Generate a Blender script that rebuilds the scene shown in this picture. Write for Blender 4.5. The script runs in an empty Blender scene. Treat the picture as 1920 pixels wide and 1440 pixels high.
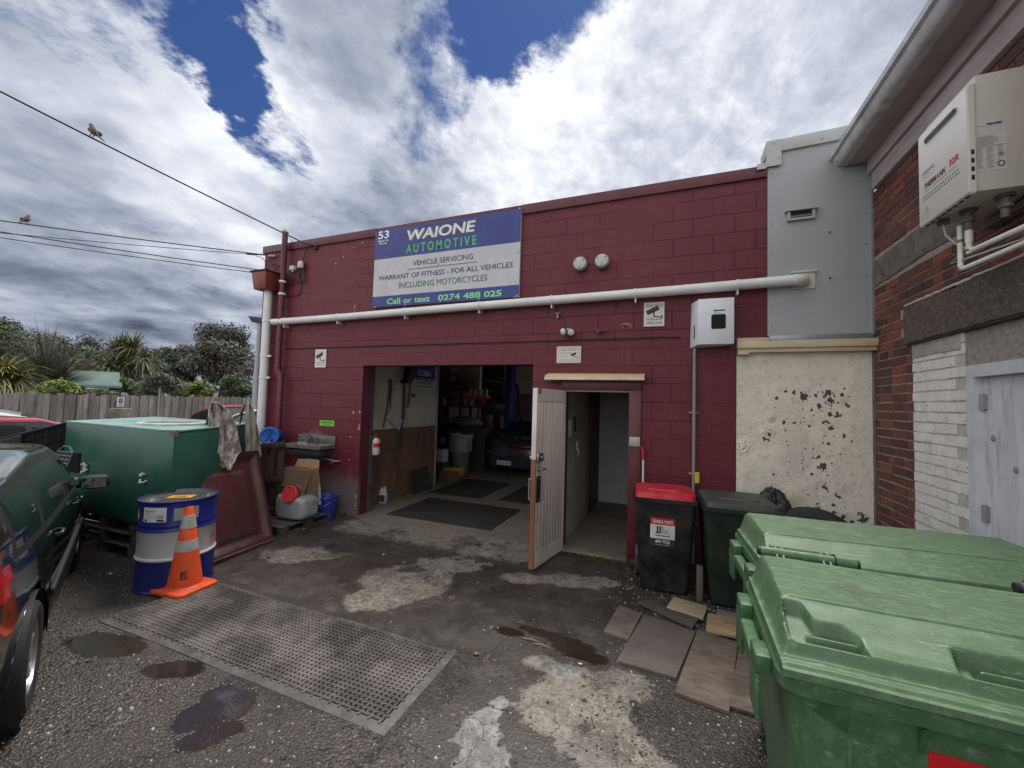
import bpy, bmesh, math, random
from math import sin, cos, pi, radians, sqrt, atan2, exp, hypot
from mathutils import Vector, Matrix, noise
R_ = random.Random(7)
SC = bpy.context.scene
COL = SC.collection
V = Vector
CH = 1.715            # camera height
WY = 4.7              # distance of the red wall
BX = 1.76             # plane of the brick wall
# ---------- camera ----------
FPX = 756.53
_y, _p, _r = radians(21.466), radians(2.593), radians(1.644)
FW = V((-sin(_y)*cos(_p), cos(_y)*cos(_p), sin(_p)))
RT = V((cos(_y), sin(_y), 0)); UP = RT.cross(FW)
RT, UP = RT*cos(_r)+UP*sin(_r), UP*cos(_r)-RT*sin(_r)
cam = bpy.data.cameras.new('camera'); co = bpy.data.objects.new('camera', cam); COL.objects.link(co)
cam.sensor_width = 36; cam.lens = FPX/1920*36; cam.clip_start = .05; cam.clip_end = 5000
m3 = Matrix((RT, UP, -FW)).transposed()
co.matrix_world = Matrix.Translation((0, 0, CH)) @ m3.to_4x4()
SC.camera = co
def ray(px, py): return FW + RT*((px-960)/FPX) - UP*((py-720)/FPX)
def P(px, py, ax=2, v=0.0):      # survey of the site: where a sight line meets a known plane
    d = ray(px, py); o = V((0, 0, CH)); return o + d*((v-o[ax])/d[ax])
def W(px, py, y=WY): return P(px, py, 1, y)
def AT(px, py, dist):            # a point at a given ground distance
    d = ray(px, py); return V((0, 0, CH)) + d*(dist/hypot(d.x, d.y))
# ---------- tagging ----------
def tag(o, label=None, cat=None, group=None, kind=None):
    if label: o['label'] = label
    if cat: o['category'] = cat
    if group: o['group'] = group
    if kind: o['kind'] = kind
    return o
TM = {}
def thing(name, label, cat, loc=(0, 0, 0), rz=0, group=None, rot=None):
    o = bpy.data.objects.new(name, None); COL.objects.link(o)
    o.empty_display_size = .1
    o.location = loc; o.rotation_euler = rot or (0, 0, rz)
    TM[o.name] = Matrix.LocRotScale(V(loc), o.rotation_euler, None)
    return tag(o, label, cat, group)
def copy_tree(root, loc, rz, label, group=None, rot=None):
    c = root.copy(); COL.objects.link(c); c.location = loc; c.rotation_euler = rot or (0, 0, rz); c['label'] = label
    if group: c['group'] = group
    for ch in root.children:
        d = ch.copy(); COL.objects.link(d); d.parent = c
        for g in ch.children:
            e = g.copy(); COL.objects.link(e); e.parent = d
    return c
# ---------- mesh builder ----------
class MB:
    def __init__(s): s.bm = bmesh.new(); s.lay = None
    def _f(s, vs, m):
        try: f = s.bm.faces.new(vs); f.material_index = m; return f
        except ValueError: return None
    def hexa(s, p, m=0, bev=0, seg=2):
        v = [s.bm.verts.new(q) for q in p]
        fs = [s._f([v[i] for i in q], m) for q in ((3,2,1,0),(4,5,6,7),(0,1,5,4),(1,2,6,5),(2,3,7,6),(3,0,4,7))]
        if bev:
            es = {e for f in fs for e in f.edges}
            r = bmesh.ops.bevel(s.bm, geom=list(es), offset=bev, segments=seg, affect='EDGES', profile=.5, clamp_overlap=True)
            for f in r['faces']: f.material_index = m
        return s
    def box(s, x0, x1, y0, y1, z0, z1, m=0, bev=0, M=None, seg=2):
        p = [(x0,y0,z0),(x1,y0,z0),(x1,y1,z0),(x0,y1,z0),(x0,y0,z1),(x1,y0,z1),(x1,y1,z1),(x0,y1,z1)]
        if M is not None: p = [M @ V(q) for q in p]
        return s.hexa(p, m, bev, seg)
    def poly(s, pts, m=0): s._f([s.bm.verts.new(q) for q in pts], m); return s
    def prism(s, pts, d, m=0):       # polygon pts (3D) extruded by vector d
        a = [s.bm.verts.new(q) for q in pts]; b = [s.bm.verts.new(V(q)+V(d)) for q in pts]; n = len(a)
        s._f(a, m); s._f(b[::-1], m)
        for i in range(n): s._f([a[i], b[i], b[(i+1)%n], a[(i+1)%n]], m)
        return s
    def tube(s, pts, r, n=8, m=0, cap=True, rs=None):
        pts = [V(p) for p in pts]; rings = []; prev = None
        for i, p in enumerate(pts):
            t = (pts[min(i+1, len(pts)-1)]-pts[max(i-1, 0)]).normalized()
            if prev is None:
                a = V((0, 0, 1)) if abs(t.z) < .9 else V((1, 0, 0)); u = t.cross(a).normalized()
            else:
                u = prev-t*prev.dot(t); u.normalize()
            prev = u; w = t.cross(u); rr = rs[i] if rs else r
            rings.append([s.bm.verts.new(p+(u*cos(2*pi*k/n)+w*sin(2*pi*k/n))*rr) for k in range(n)])
        for a, b in zip(rings, rings[1:]):
            for k in range(n): s._f([a[k], a[(k+1)%n], b[(k+1)%n], b[k]], m)
        if cap: s._f(rings[0][::-1], m); s._f(rings[-1], m)
        return s
    def cyl(s, a, b, r, r2=None, n=24, m=0, cap=True): return s.tube([a, b], r, n, m, cap, rs=[r, r if r2 is None else r2])
    def lathe(s, prof, M=None, n=32, m=0, ms=None):
        rings = []
        for r, z in prof:
            rings.append([s.bm.verts.new((M or Matrix()) @ V((r*cos(2*pi*k/n), r*sin(2*pi*k/n), z))) for k in range(n)])
        for j, (a, b) in enumerate(zip(rings, rings[1:])):
            for k in range(n): s._f([a[k], a[(k+1)%n], b[(k+1)%n], b[k]], ms[j] if ms else m)
        return s
    def grid(s, fn, nu, nv, m=0, close=False):
        g = [[s.bm.verts.new(fn(i/nu, j/nv)) for j in range(nv+1)] for i in range(nu+1)]
        for i in range(nu):
            for j in range(nv):
                mm = m(i/nu, j/nv) if callable(m) else m
                if mm is None: continue
                s._f([g[i][j], g[i+1][j], g[i+1][j+1], g[i][j+1]], mm)
        return g
    def sphere(s, c, r, m=0, n=12, sc=(1, 1, 1), M=None):
        mt = Matrix.Translation(c) @ (M or Matrix()) @ Matrix.Diagonal((r*sc[0], r*sc[1], r*sc[2], 1))
        for f in {f for v in bmesh.ops.create_uvsphere(s.bm, u_segments=n, v_segments=max(4, n//2), radius=1, matrix=mt)['verts'] for f in v.link_faces}: f.material_index = m
        return s
    def text(s, st, o, r, u, w, h, m=0, bold=0.0, shear=0.0):
        o, r, u = V(o), V(r).normalized(), V(u).normalized()
        c = bpy.data.curves.new('t', 'FONT'); c.body = st; c.offset = bold; c.shear = shear; c.resolution_u = 3
        ob = bpy.data.objects.new('t', c); COL.objects.link(ob)
        dg = bpy.context.evaluated_depsgraph_get(); me = ob.evaluated_get(dg).to_mesh()
        xs = [v.co.x for v in me.vertices]; ys = [v.co.y for v in me.vertices]
        if xs:
            x0, x1, y0, y1 = min(xs), max(xs), min(ys), max(ys)
            if w is None: w = (x1-x0)*h/max(y1-y0, 1e-6)
            vs = [s.bm.verts.new(o+r*((v.co.x-x0)/(x1-x0)*w)+u*((v.co.y-y0)/(y1-y0)*h)) for v in me.vertices]
            for p in me.polygons: s._f([vs[i] for i in p.vertices], m)
        ob.evaluated_get(dg).to_mesh_clear(); bpy.data.objects.remove(ob); bpy.data.curves.remove(c)
        return s
    def build(s, name, mats, parent=None, smooth=38, world=True, attr=None, weld=False):
        bm = s.bm
        if weld: bmesh.ops.remove_doubles(bm, verts=bm.verts, dist=1e-5)
        if parent is not None and world:
            bm.transform(TM[parent.name].inverted())
        bmesh.ops.recalc_face_normals(bm, faces=bm.faces) if smooth is not None and smooth >= 0 else None
        if smooth:
            a = radians(abs(smooth))
            for f in bm.faces: f.smooth = True
            for e in bm.edges:
                if len(e.link_faces) == 2 and e.calc_face_angle(0) > a: e.smooth = False
        me = bpy.data.meshes.new(name); bm.to_mesh(me); bm.free()
        if not isinstance(mats, (list, tuple)): mats = [mats]
        for q in mats: me.materials.append(q)
        o = bpy.data.objects.new(name, me); COL.objects.link(o)
        if parent is not None: o.parent = parent; TM[o.name] = TM[parent.name] if world else TM[parent.name]
        else: TM[o.name] = Matrix()
        return o
def sub(o, parent): # mesh built in its root's frame, hung under a part that sits at the root's origin
    o.parent = parent; return o
def vcol(o, fn, name='mask'):
    me = o.data; a = me.color_attributes.new(name, 'FLOAT_COLOR', 'POINT')
    buf = []
    for v in me.vertices: buf.extend(fn(v.co))
    a.data.foreach_set('color', buf)
# ---------- materials ----------
class NT:
    def __init__(s, nt): s.nt = nt; s.n = nt.nodes; s.l = nt.links
    def N(s, t, **k):
        n = s.n.new(t)
        for a, b in k.items():
            if a == 'i':
                for kk, vv in b.items():
                    if isinstance(vv, bpy.types.NodeSocket): s.l.new(vv, n.inputs[kk])
                    else: n.inputs[kk].default_value = vv
            else: setattr(n, a, b)
        return n
    def math(s, op, a, b=0.0, c=0.0, clamp=False): return s.N('ShaderNodeMath', operation=op, use_clamp=clamp, i={0: a, 1: b, 2: c}).outputs[0]
    def mix(s, f, a, b):
        n = s.N('ShaderNodeMix', data_type='RGBA', i={0: f})
        for k, vv in ((6, a), (7, b)):
            if isinstance(vv, bpy.types.NodeSocket): s.l.new(vv, n.inputs[k])
            else: n.inputs[k].default_value = (*vv[:3], 1)
        return n.outputs[2]
    def noise(s, vec, sc, det=5, rough=.6, dist=0.0): return s.N('ShaderNodeTexNoise', i={'Vector': vec, 'Scale': sc, 'Detail': det, 'Roughness': rough, 'Distortion': dist}).outputs[0]
    def rng(s, v, a, b, c=0.0, d=1.0): return s.N('ShaderNodeMapRange', clamp=True, i={0: v, 1: a, 2: b, 3: c, 4: d}).outputs[0]
    def mapv(s, v, sc=(1, 1, 1), loc=(0, 0, 0), rot=(0, 0, 0)): return s.N('ShaderNodeMapping', i={'Vector': v, 'Scale': sc, 'Location': loc, 'Rotation': rot}).outputs[0]
def newmat(name):
    m = bpy.data.materials.new(name); m.use_nodes = True; m.node_tree.nodes.clear(); t = NT(m.node_tree)
    b = t.N('ShaderNodeBsdfPrincipled'); o = t.N('ShaderNodeOutputMaterial'); t.l.new(b.outputs[0], o.inputs[0])
    return m, t, b
MC = {}
def mat(name, c, c2=None, ns=6, lo=.35, hi=.65, rough=.6, r2=None, bump=0.0, bs=40, metal=0.0, coat=0.0, spec=.5, st=(1, 1, 1), dirt=0.0, dc=(.05, .045, .04), ds=2.5, emit=None, alpha=None, trans=0, ior=1.45, dlo=.45, dhi=.7):
    if name in MC: return MC[name]
    m, t, b = newmat(name); MC[name] = m
    tc = t.N('ShaderNodeTexCoord').outputs['Object']; vec = t.mapv(tc, st) if st != (1, 1, 1) else tc
    if c2 is None: c2 = tuple(q*.8 for q in c)
    n1 = t.noise(vec, ns, 6, .65); f = t.rng(n1, lo, hi)
    col = t.mix(f, c, c2)
    if dirt:
        n2 = t.noise(vec, ds, 8, .7, .3); g = t.math('MULTIPLY', t.rng(n2, dlo, dhi), dirt); col = t.mix(g, col, dc)
    t.l.new(col, b.inputs['Base Color'])
    rr = t.rng(n1, .3, .7, rough, r2 if r2 is not None else min(1, rough+.1)); t.l.new(rr, b.inputs['Roughness'])
    b.inputs['Metallic'].default_value = metal; b.inputs['Specular IOR Level'].default_value = spec
    b.inputs['IOR'].default_value = ior
    if coat: b.inputs['Coat Weight'].default_value = coat; b.inputs['Coat Roughness'].default_value = .04
    if trans: b.inputs['Transmission Weight'].default_value = trans
    if emit: b.inputs['Emission Color'].default_value = (*emit[:3], 1); b.inputs['Emission Strength'].default_value = emit[3]
    if bump:
        n3 = t.noise(vec, bs, 6, .7); bp = t.N('ShaderNodeBump', i={'Height': n3, 'Strength': bump, 'Distance': .01}); t.l.new(bp.outputs[0], b.inputs['Normal'])
    return m
def smooth01(x, a, b):
    t = max(0., min(1., (x-a)/(b-a))); return t*t*(3-2*t)
def fbm(p, o=4): return noise.fractal(p, 1.0, 2.0, o)
# ---------- world and light ----------
w = bpy.data.worlds.new('World'); SC.world = w; w.use_nodes = True; w.node_tree.nodes.clear(); t = NT(w.node_tree)
_s = ray(1330, 190); _e = radians(66); SUN = V((_s.x, _s.y, 0)).normalized()*cos(_e)+V((0, 0, sin(_e))); sel = _e
sky = t.N('ShaderNodeTexSky', sky_type='NISHITA', sun_disc=False, sun_elevation=sel, sun_rotation=atan2(SUN.x, SUN.y), altitude=10, air_density=1.0, dust_density=.4, ozone_density=2.5)
skb = t.N('ShaderNodeMix', data_type='RGBA', blend_type='MULTIPLY', i={0: 1.0}); t.l.new(sky.outputs[0], skb.inputs[6]); skb.inputs[7].default_value = (.40, .56, .90, 1); skb = skb.outputs[2]
dirv = t.N('ShaderNodeTexCoord').outputs['Generated']
sx = t.N('ShaderNodeSeparateXYZ', i={0: dirv}); zz = t.math('ADD', t.math('MAXIMUM', sx.outputs[2], 0.0), .22)
pv = t.N('ShaderNodeCombineXYZ', i={0: t.math('DIVIDE', sx.outputs[0], zz), 1: t.math('DIVIDE', sx.outputs[1], zz), 2: 0.0}).outputs[0]
SKR = radians(-32)
pr = t.mapv(pv, (1.15, .95, 1), rot=(0, 0, SKR))
warp = t.N('ShaderNodeVectorMath', operation='MULTIPLY_ADD', i={0: t.N('ShaderNodeTexNoise', i={'Vector': pr, 'Scale': 1.6, 'Detail': 3}).outputs[1], 1: (.22, .22, 0), 2: pr}).outputs[0]
n_big = t.noise(warp, 1.05, 10, .62); n_mid = t.noise(warp, 3.2, 10, .66); n_fine = t.noise(warp, 9.0, 8, .65)
wa = t.N('ShaderNodeTexNoise', i={'Vector': pr, 'Scale': 2.2, 'Detail': 7, 'Roughness': .65}).outputs[1]
dirw = t.N('ShaderNodeVectorMath', operation='MULTIPLY_ADD', i={0: wa, 1: (.42, .42, .42), 2: t.N('ShaderNodeVectorMath', operation='SUBTRACT', i={0: dirv, 1: (.21, .21, .21)}).outputs[0]}).outputs[0]
dirw = t.N('ShaderNodeVectorMath', operation='NORMALIZE', i={0: dirw}).outputs[0]
def blobs(lst):
    acc = 0.0
    for px, py, deg, wt in lst:
        d = ray(px, py).normalized()
        dp = t.N('ShaderNodeVectorMath', operation='DOT_PRODUCT', i={0: dirw, 1: d}).outputs['Value']
        q = t.N('ShaderNodeMapRange', interpolation_type='SMOOTHERSTEP', clamp=True, i={0: dp, 1: cos(radians(deg)), 2: 1.0, 3: 0.0, 4: wt}).outputs[0]
        acc = t.math('ADD', q, acc)
    return acc
cov = t.math('ADD', t.math('MULTIPLY_ADD', n_big, .9, -.45), t.math('MULTIPLY_ADD', n_mid, .85, -.425))
cov = t.math('ADD', t.math('MULTIPLY_ADD', n_fine, .62, -.31), cov)
hole = blobs([(1010, 15, 10, -.50), (910, -10, 9, -.36), (1100, 25, 6, -.18), (1230, 0, 6, -.26), (770, 190, 7, -.36), (700, 110, 5, -.10), (820, 125, 6, -.2), (520, 215, 7, -.42), (455, 130, 7, -.34), (390, 70, 7, -.28), (500, 20, 7, -.2), (120, 95, 8, -.28), (270, 20, 7, -.2), (545, 340, 5, -.24), (330, 605, 9, -.08), (60, 600, 9, -.08), (1650, 60, 8, -.05),
    (620, 60, 10, .25), (200, 350, 18, .30), (1250, 250, 20, .35), (600, 330, 9, .22), (1550, 150, 18, .2), (250, 560, 14, .15), (900, 250, 14, .22), (300, 200, 10, .1)])
cov = t.math('ADD', t.math('ADD', cov, hole), .30)
a_c = t.N('ShaderNodeMapRange', interpolation_type='SMOOTHSTEP', clamp=True, i={0: cov, 1: -.20, 2: .24, 3: 0.0, 4: 1.0}).outputs[0]
bright = blobs([(1230, 210, 30, .22), (1500, 150, 18, .08), (980, 340, 14, .08), (600, 280, 10, .14), (560, 130, 12, .06), (150, 240, 26, .14), (250, 330, 12, .06), (60, 480, 18, -.05), (300, 520, 24, -.05), (240, 600, 16, -.02), (1800, 120, 18, -.12), (430, 400, 12, .10), (900, 260, 12, .12), (1050, 160, 10, .10)])
lum = t.math('ADD', t.math('ADD', bright, .385), t.math('MULTIPLY_ADD', n_mid, .62, -.31))
rgt = blobs([(1150, 150, 34, 1.0)]); n_soft = t.noise(warp, 2.0, 4, .5)
lum = t.math('ADD', lum, t.math('MULTIPLY', t.math('MULTIPLY_ADD', n_fine, .75, -.375), t.math('MULTIPLY_ADD', rgt, .8, .2)))
lum = t.math('ADD', lum, t.math('MULTIPLY', t.math('MULTIPLY_ADD', n_soft, .95, -.475), t.math('SUBTRACT', 1.0, rgt)))
lum = t.math('SUBTRACT', lum, t.math('MULTIPLY', t.rng(cov, .25, .8), .10))
lum = t.math('MAXIMUM', lum, .10)
back = t.rng(sx.outputs[1], .25, -.5, .80, 2.2)  # unseen clouds behind the camera brightened to add light on walls and ground
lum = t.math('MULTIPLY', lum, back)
tint = t.mix(t.rng(lum, .12, .65), (.60, .72, 1.0), (1.0, 1.0, 1.0))
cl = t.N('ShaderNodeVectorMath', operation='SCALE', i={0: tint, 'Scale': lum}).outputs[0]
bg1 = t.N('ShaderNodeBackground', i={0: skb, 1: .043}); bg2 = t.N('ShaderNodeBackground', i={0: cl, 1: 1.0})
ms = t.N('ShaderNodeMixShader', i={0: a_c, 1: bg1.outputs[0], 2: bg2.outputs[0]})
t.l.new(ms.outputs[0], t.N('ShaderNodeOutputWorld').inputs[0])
sl = bpy.data.lights.new('sun', 'SUN'); sl.energy = 2.0; sl.angle = radians(22); sl.color = (1, .96, .9)
so = bpy.data.objects.new('sun', sl); COL.objects.link(so); so.rotation_euler = SUN.to_track_quat('Z', 'Y').to_euler()
SC.view_settings.view_transform = 'Standard'; SC.view_settings.look = 'None'; SC.view_settings.exposure = .92; SC.view_settings.gamma = 1
SC.render.engine = 'CYCLES'
# ---------- ground ----------
def lines(segs):
    out = []
    for a, b, st in segs:
        n = max(1, round((b-a)/st)); out += [a+(b-a)*i/n for i in range(n)]
    return out+[segs[-1][1]]
GXS = lines([(-900, -100, 100), (-100, -30, 10), (-30, -8, 1), (-8, -5, .1), (-5, 1.8, .03), (1.8, 8, .5), (8, 50, 6), (50, 900, 120)])
GYS = lines([(-400, -50, 70), (-50, -2, 4), (-2, .8, .1), (.8, 4.72, .03), (4.72, 8, .4), (8, 40, 2), (40, 100, 10), (100, 1500, 150)])
def blob(x, y, lst, amp=.25, fr=3.0):
    p = V((x*fr, y*fr, 0)); n = fbm(p, 5)*amp; s = 0.
    for cx, cy, rx, ry, an in lst:
        dx, dy = x-cx, y-cy; c, q = cos(an), sin(an)
        u, v = (dx*c+dy*q)/rx, (-dx*q+dy*c)/ry
        s = max(s, 1-sqrt(u*u+v*v)+n)
    return s
def GP(px, py, rx, ry, an=0): q = P(px, py); return (q.x, q.y, rx, ry, an)
DRY = [GP(760, 1090, .55, .42, .2), GP(700, 1125, .35, .25), GP(840, 1060, .4, .22, .5), GP(1060, 1090, .32, .16, .1), GP(985, 1085, .2, .14), GP(1110, 1380, .30, .28), GP(1100, 1300, .30, .24, .3), GP(1040, 1330, .22, .3, .2), GP(1170, 1290, .22, .2), GP(1010, 1240, .14, .08), GP(1160, 1430, .25, .2),
       GP(560, 1040, .5, .22, .4), GP(900, 1035, .3, .12), GP(1130, 1090, .2, .1)]
WHITE = [GP(905, 1370, .13, .22, 0), GP(900, 1430, .14, .2), GP(1060, 1260, .12, .07)]
PUD = [(-2.28, 1.54, .20, .15, .8), (-2.14, 1.43, .15, .09, .9), (-2.36, 1.62, .12, .09, 0), (-2.83, 1.66, .22, .08, .35), (-3.55, 1.62, .34, .12, .2), GP(1040, 1195, .34, .05, -.1), GP(1085, 1225, .22, .07, -.2), GP(960, 1185, .12, .05)]
def gmask(c):
    x, y = c.x, c.y
    if not (-6 < x < 2.2 and .5 < y < 5.2): return (.0, .0, .0, .35)
    dry = smooth01(blob(x, y, DRY, .6, 3.6), -.25, .5)
    wh = smooth01(blob(x, y, WHITE, .6, 6), -.2, .45)
    n = fbm(V((x*1.7, y*1.7, 3)), 4)
    # concrete apron: in front of the doors
    ap = smooth01(x, -4.55+n*.2, -4.2+n*.2)*smooth01(y, 2.45+.06*n, 2.65+.06*n)*(1-smooth01(x, -.52+n*.2, -.30+n*.2))
    ap = max(ap, smooth01(x, -1.5+n*.25, -1.1+n*.25)*(1-smooth01(x, -.25+n*.2, .0+n*.2))*.75)
    ap = max(ap, smooth01(x, -3.9, -3.4)*smooth01(y, 1.55+n*.3, 1.9+n*.3)*(1-smooth01(x, -.5+n*.2, -.25+n*.2)) * .55)
    wet = smooth01(blob(x, y, PUD, .30, 5), -.9, .35)
    damp = smooth01(fbm(V((x*1.1, y*1.1, 9)), 5), -.35, .35)
    entry = smooth01(y, 3.9, 4.3)*smooth01(x, -4.3, -4.0)*(1-smooth01(x, -1.4, -1.2))
    dry = max(dry, entry*.8)
    return (max(dry, .0), wh, ap, wet)
def gz(x, y):
    if not (-6 < x < 2.2 and .3 < y < 4.72): return 0.0
    e = smooth01(y, .3, .8)*smooth01(4.72-y, 0, .4)
    return (fbm(V((x*.8, y*.8, 1)), 3)*.006 + fbm(V((x*7, y*7, 5)), 4)*.0022)*e
mb = MB(); bm = mb.bm
vg = [[bm.verts.new((x, y, gz(x, y))) for y in GYS] for x in GXS]
for i in range(len(GXS)-1):
    for j in range(len(GYS)-1): bm.faces.new((vg[i][j], vg[i+1][j], vg[i+1][j+1], vg[i][j+1]))
m, t, b = newmat('yard_surface')
at = t.N('ShaderNodeAttribute', attribute_name='mask'); sp = t.N('ShaderNodeSeparateColor', i={0: at.outputs[0]})
dry, wh, ap = sp.outputs[0], sp.outputs[1], sp.outputs[2]; wet = at.outputs['Alpha']
oc = t.N('ShaderNodeTexCoord').outputs['Object']
nf = t.noise(oc, 26, 8, .7); nm = t.noise(oc, 5, 6, .65); nl = t.noise(oc, 1.3, 5, .6); nh = t.noise(oc, 110, 4, .7)
brk = t.math('ADD', t.math('MULTIPLY_ADD', nf, 2.4, -1.2), t.math('MULTIPLY_ADD', nm, 1.7, -.85))
dryc = t.rng(t.math('ADD', t.math('MULTIPLY', t.math('MULTIPLY', brk, 1.1), t.rng(dry, .05, .45)), dry), .40, .56)
v3 = t.N('ShaderNodeTexVoronoi', feature='DISTANCE_TO_EDGE', i={'Vector': t.N('ShaderNodeVectorMath', operation='MULTIPLY_ADD', i={0: t.N('ShaderNodeTexNoise', i={'Vector': oc, 'Scale': 5.0, 'Detail': 5}).outputs[1], 1: (.25, .25, 0), 2: oc}).outputs[0], 'Scale': 2.6}).outputs[0]
crk = t.math('MULTIPLY', t.rng(v3, .012, .003), t.rng(nl, .45, .55))
oil = t.rng(t.math('ADD', t.noise(oc, 3.7, 4, .5), t.math('MULTIPLY', nm, .15)), .70, .74)
whc = t.rng(t.math('ADD', t.math('MULTIPLY', t.math('MULTIPLY', brk, .8), t.rng(wh, .02, .3)), wh), .42, .62)
apc = t.rng(t.math('ADD', t.math('MULTIPLY', brk, .5), ap), .38, .6)
vor = t.N('ShaderNodeTexVoronoi', i={'Vector': oc, 'Scale': 62.0, 'Randomness': 1.0}); vor2 = t.N('ShaderNodeTexVoronoi', i={'Vector': oc, 'Scale': 125.0})
peb = t.mix(t.rng(vor.outputs['Color'], .1, .95), (.028, .0235, .0205), (.175, .152, .132))
peb = t.mix(t.rng(nl, .38, .62), peb, t.mix(t.rng(nh, .35, .7), (.036, .029, .025), (.084, .070, .060)))
cw = t.mix(t.rng(nm, .35, .65), (.075, .062, .053), (.040, .034, .030))
cw = t.mix(t.math('MULTIPLY', t.rng(ap, .72, 1.0), .55), cw, (.125, .108, .094)); cw = t.mix(t.rng(nh, .55, .75), cw, (.16, .14, .125)); cw = t.mix(t.rng(t.noise(oc, 2.6, 8, .75), .52, .66), cw, (.17, .148, .13))
cd = t.mix(t.rng(nf, .35, .7), (.62, .56, .475), (.38, .33, .28))
cwh = t.mix(t.rng(nf, .4, .7), (.68, .66, .62), (.46, .44, .41))
col = t.mix(apc, peb, cw); col = t.mix(dryc, col, cd); col = t.mix(whc, col, cwh)
mud = t.mix(t.rng(nl, .4, .6), (.018, .014, .011), (.028, .019, .012)); wetc = t.rng(t.math('ADD', t.math('MULTIPLY', brk, .05), wet), .80, .90); ring = t.rng(t.math('ADD', t.math('MULTIPLY', brk, .25), wet), .25, .85)
mossn = t.rng(t.noise(oc, 2.2, 6, .7), .60, .72); col = t.mix(t.math('MULTIPLY', mossn, .35), col, (.06, .055, .025))
col = t.mix(t.math('MULTIPLY', crk, .8), col, (.02, .017, .015)); col = t.mix(t.math('MULTIPLY', oil, .8), col, (.022, .019, .017)); col = t.mix(t.math('MULTIPLY', ring, .65), col, (.035, .029, .025)); col = t.mix(t.math('MULTIPLY', wetc, .92), col, mud)
st = t.rng(t.math('ADD', t.noise(oc, 1.9, 7, .72, .4), t.math('MULTIPLY', nm, .12)), .56, .66); col = t.mix(t.math('MULTIPLY', st, .55), col, (.03, .026, .024))
t.l.new(col, b.inputs['Base Color'])
damp = t.rng(nl, .42, .6)
rg = t.math('ADD', t.math('MULTIPLY', nf, .35), t.math('MULTIPLY_ADD', damp, .22, .30)); rg = t.math('SUBTRACT', rg, t.math('MULTIPLY', ring, .14)); rg = t.math('MULTIPLY', rg, t.math('SUBTRACT', 1.0, t.math('MULTIPLY', wetc, .96)))
t.l.new(rg, b.inputs['Roughness'])
bump_h = t.math('ADD', t.math('MULTIPLY', t.math('MULTIPLY', vor.outputs[0], t.math('SUBTRACT', 1.0, t.math('MULTIPLY', apc, .85))), -1.3), t.math('ADD', t.math('MULTIPLY', nf, .45), t.math('MULTIPLY', nh, .25)))
bump_h = t.math('MULTIPLY', bump_h, t.math('SUBTRACT', 1.0, t.math('MULTIPLY', wetc, .985)))
bp = t.N('ShaderNodeBump', i={'Height': bump_h, 'Strength': .8, 'Distance': .012}); t.l.new(bp.outputs[0], b.inputs['Normal'])
GM = m
o = mb.build('ground', m, smooth=80); vcol(o, gmask); tag(o, kind='structure')
# the loose stones
rg_ = random.Random(3); mb = MB()
def stone(x, y, s, m):
    q = []; a0 = rg_.random()*6.28; n = rg_.choice((5, 6, 7)); z = gz(x, y)
    hh = s*rg_.uniform(.35, .8)
    rr = [rg_.uniform(.7, 1.15) for _ in range(n)]
    lo = [mb.bm.verts.new((x+cos(a0+k*6.283/n)*s*rr[k], y+sin(a0+k*6.283/n)*s*rr[k]*.8, z-.004)) for k in range(n)]
    hi = [mb.bm.verts.new((x+cos(a0+k*6.283/n)*s*rr[k]*.62, y+sin(a0+k*6.283/n)*s*rr[k]*.5, z+hh*rg_.uniform(.7, 1.1))) for k in range(n)]
    for k in range(n): mb._f([lo[k], lo[(k+1)%n], hi[(k+1)%n], hi[k]], m)
    mb._f(hi, m)
def region(x, y):
    n = fbm(V((x*2, y*2, 7)), 3)*.25
    if blob(x, y, PUD, .18, 5) > .05: return .04
    d = 0
    if x < -4.35+n and y < 2.6+n: d = .55
    if y < 1.72+n*.5 and x < -1.3: d = max(d, .75)
    if x > -.42+n*.6 and 2.1 < y < 4.7: d = 1.0
    if x > -.02+n*.4 and 1.7 < y < 2.8: d = 1.1
    if -1.9 < x < -.9 and y < 2.0 : d = max(d, .7)
    if x > -.2 and y < 3: d = max(d, .9)
    if -1.35 < x < 0 and y < 3.2: d = max(d, .12)
    return max(d, .02)
cnt = 0
while cnt < 15000:
    x, y = rg_.uniform(-6, 1.75), rg_.uniform(.9, 4.66)
    if rg_.random() > region(x, y): continue
    if -3.95 < x < -1.3 and 1.75 < y < 2.55: continue
    r = rg_.random(); s = .0035+.008*rg_.random()**2+(.014*rg_.random() if r > .975 else 0)
    r = rg_.random(); stone(x, y, s, 0 if r < .42 else 1 if r < .72 else 2 if r < .94 else 3); cnt += 1
MST = [mat('stone_dark', (.055, .052, .05), rough=.6), mat('stone_grey', (.13, .122, .115), rough=.5), mat('stone_mid', (.26, .245, .225), rough=.5), mat('stone_pale', (.48, .46, .42), rough=.7)]
tag(mb.build('gravel', MST, smooth=0), kind='stuff', label='loose grey gravel scattered over the yard', cat='gravel')
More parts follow.
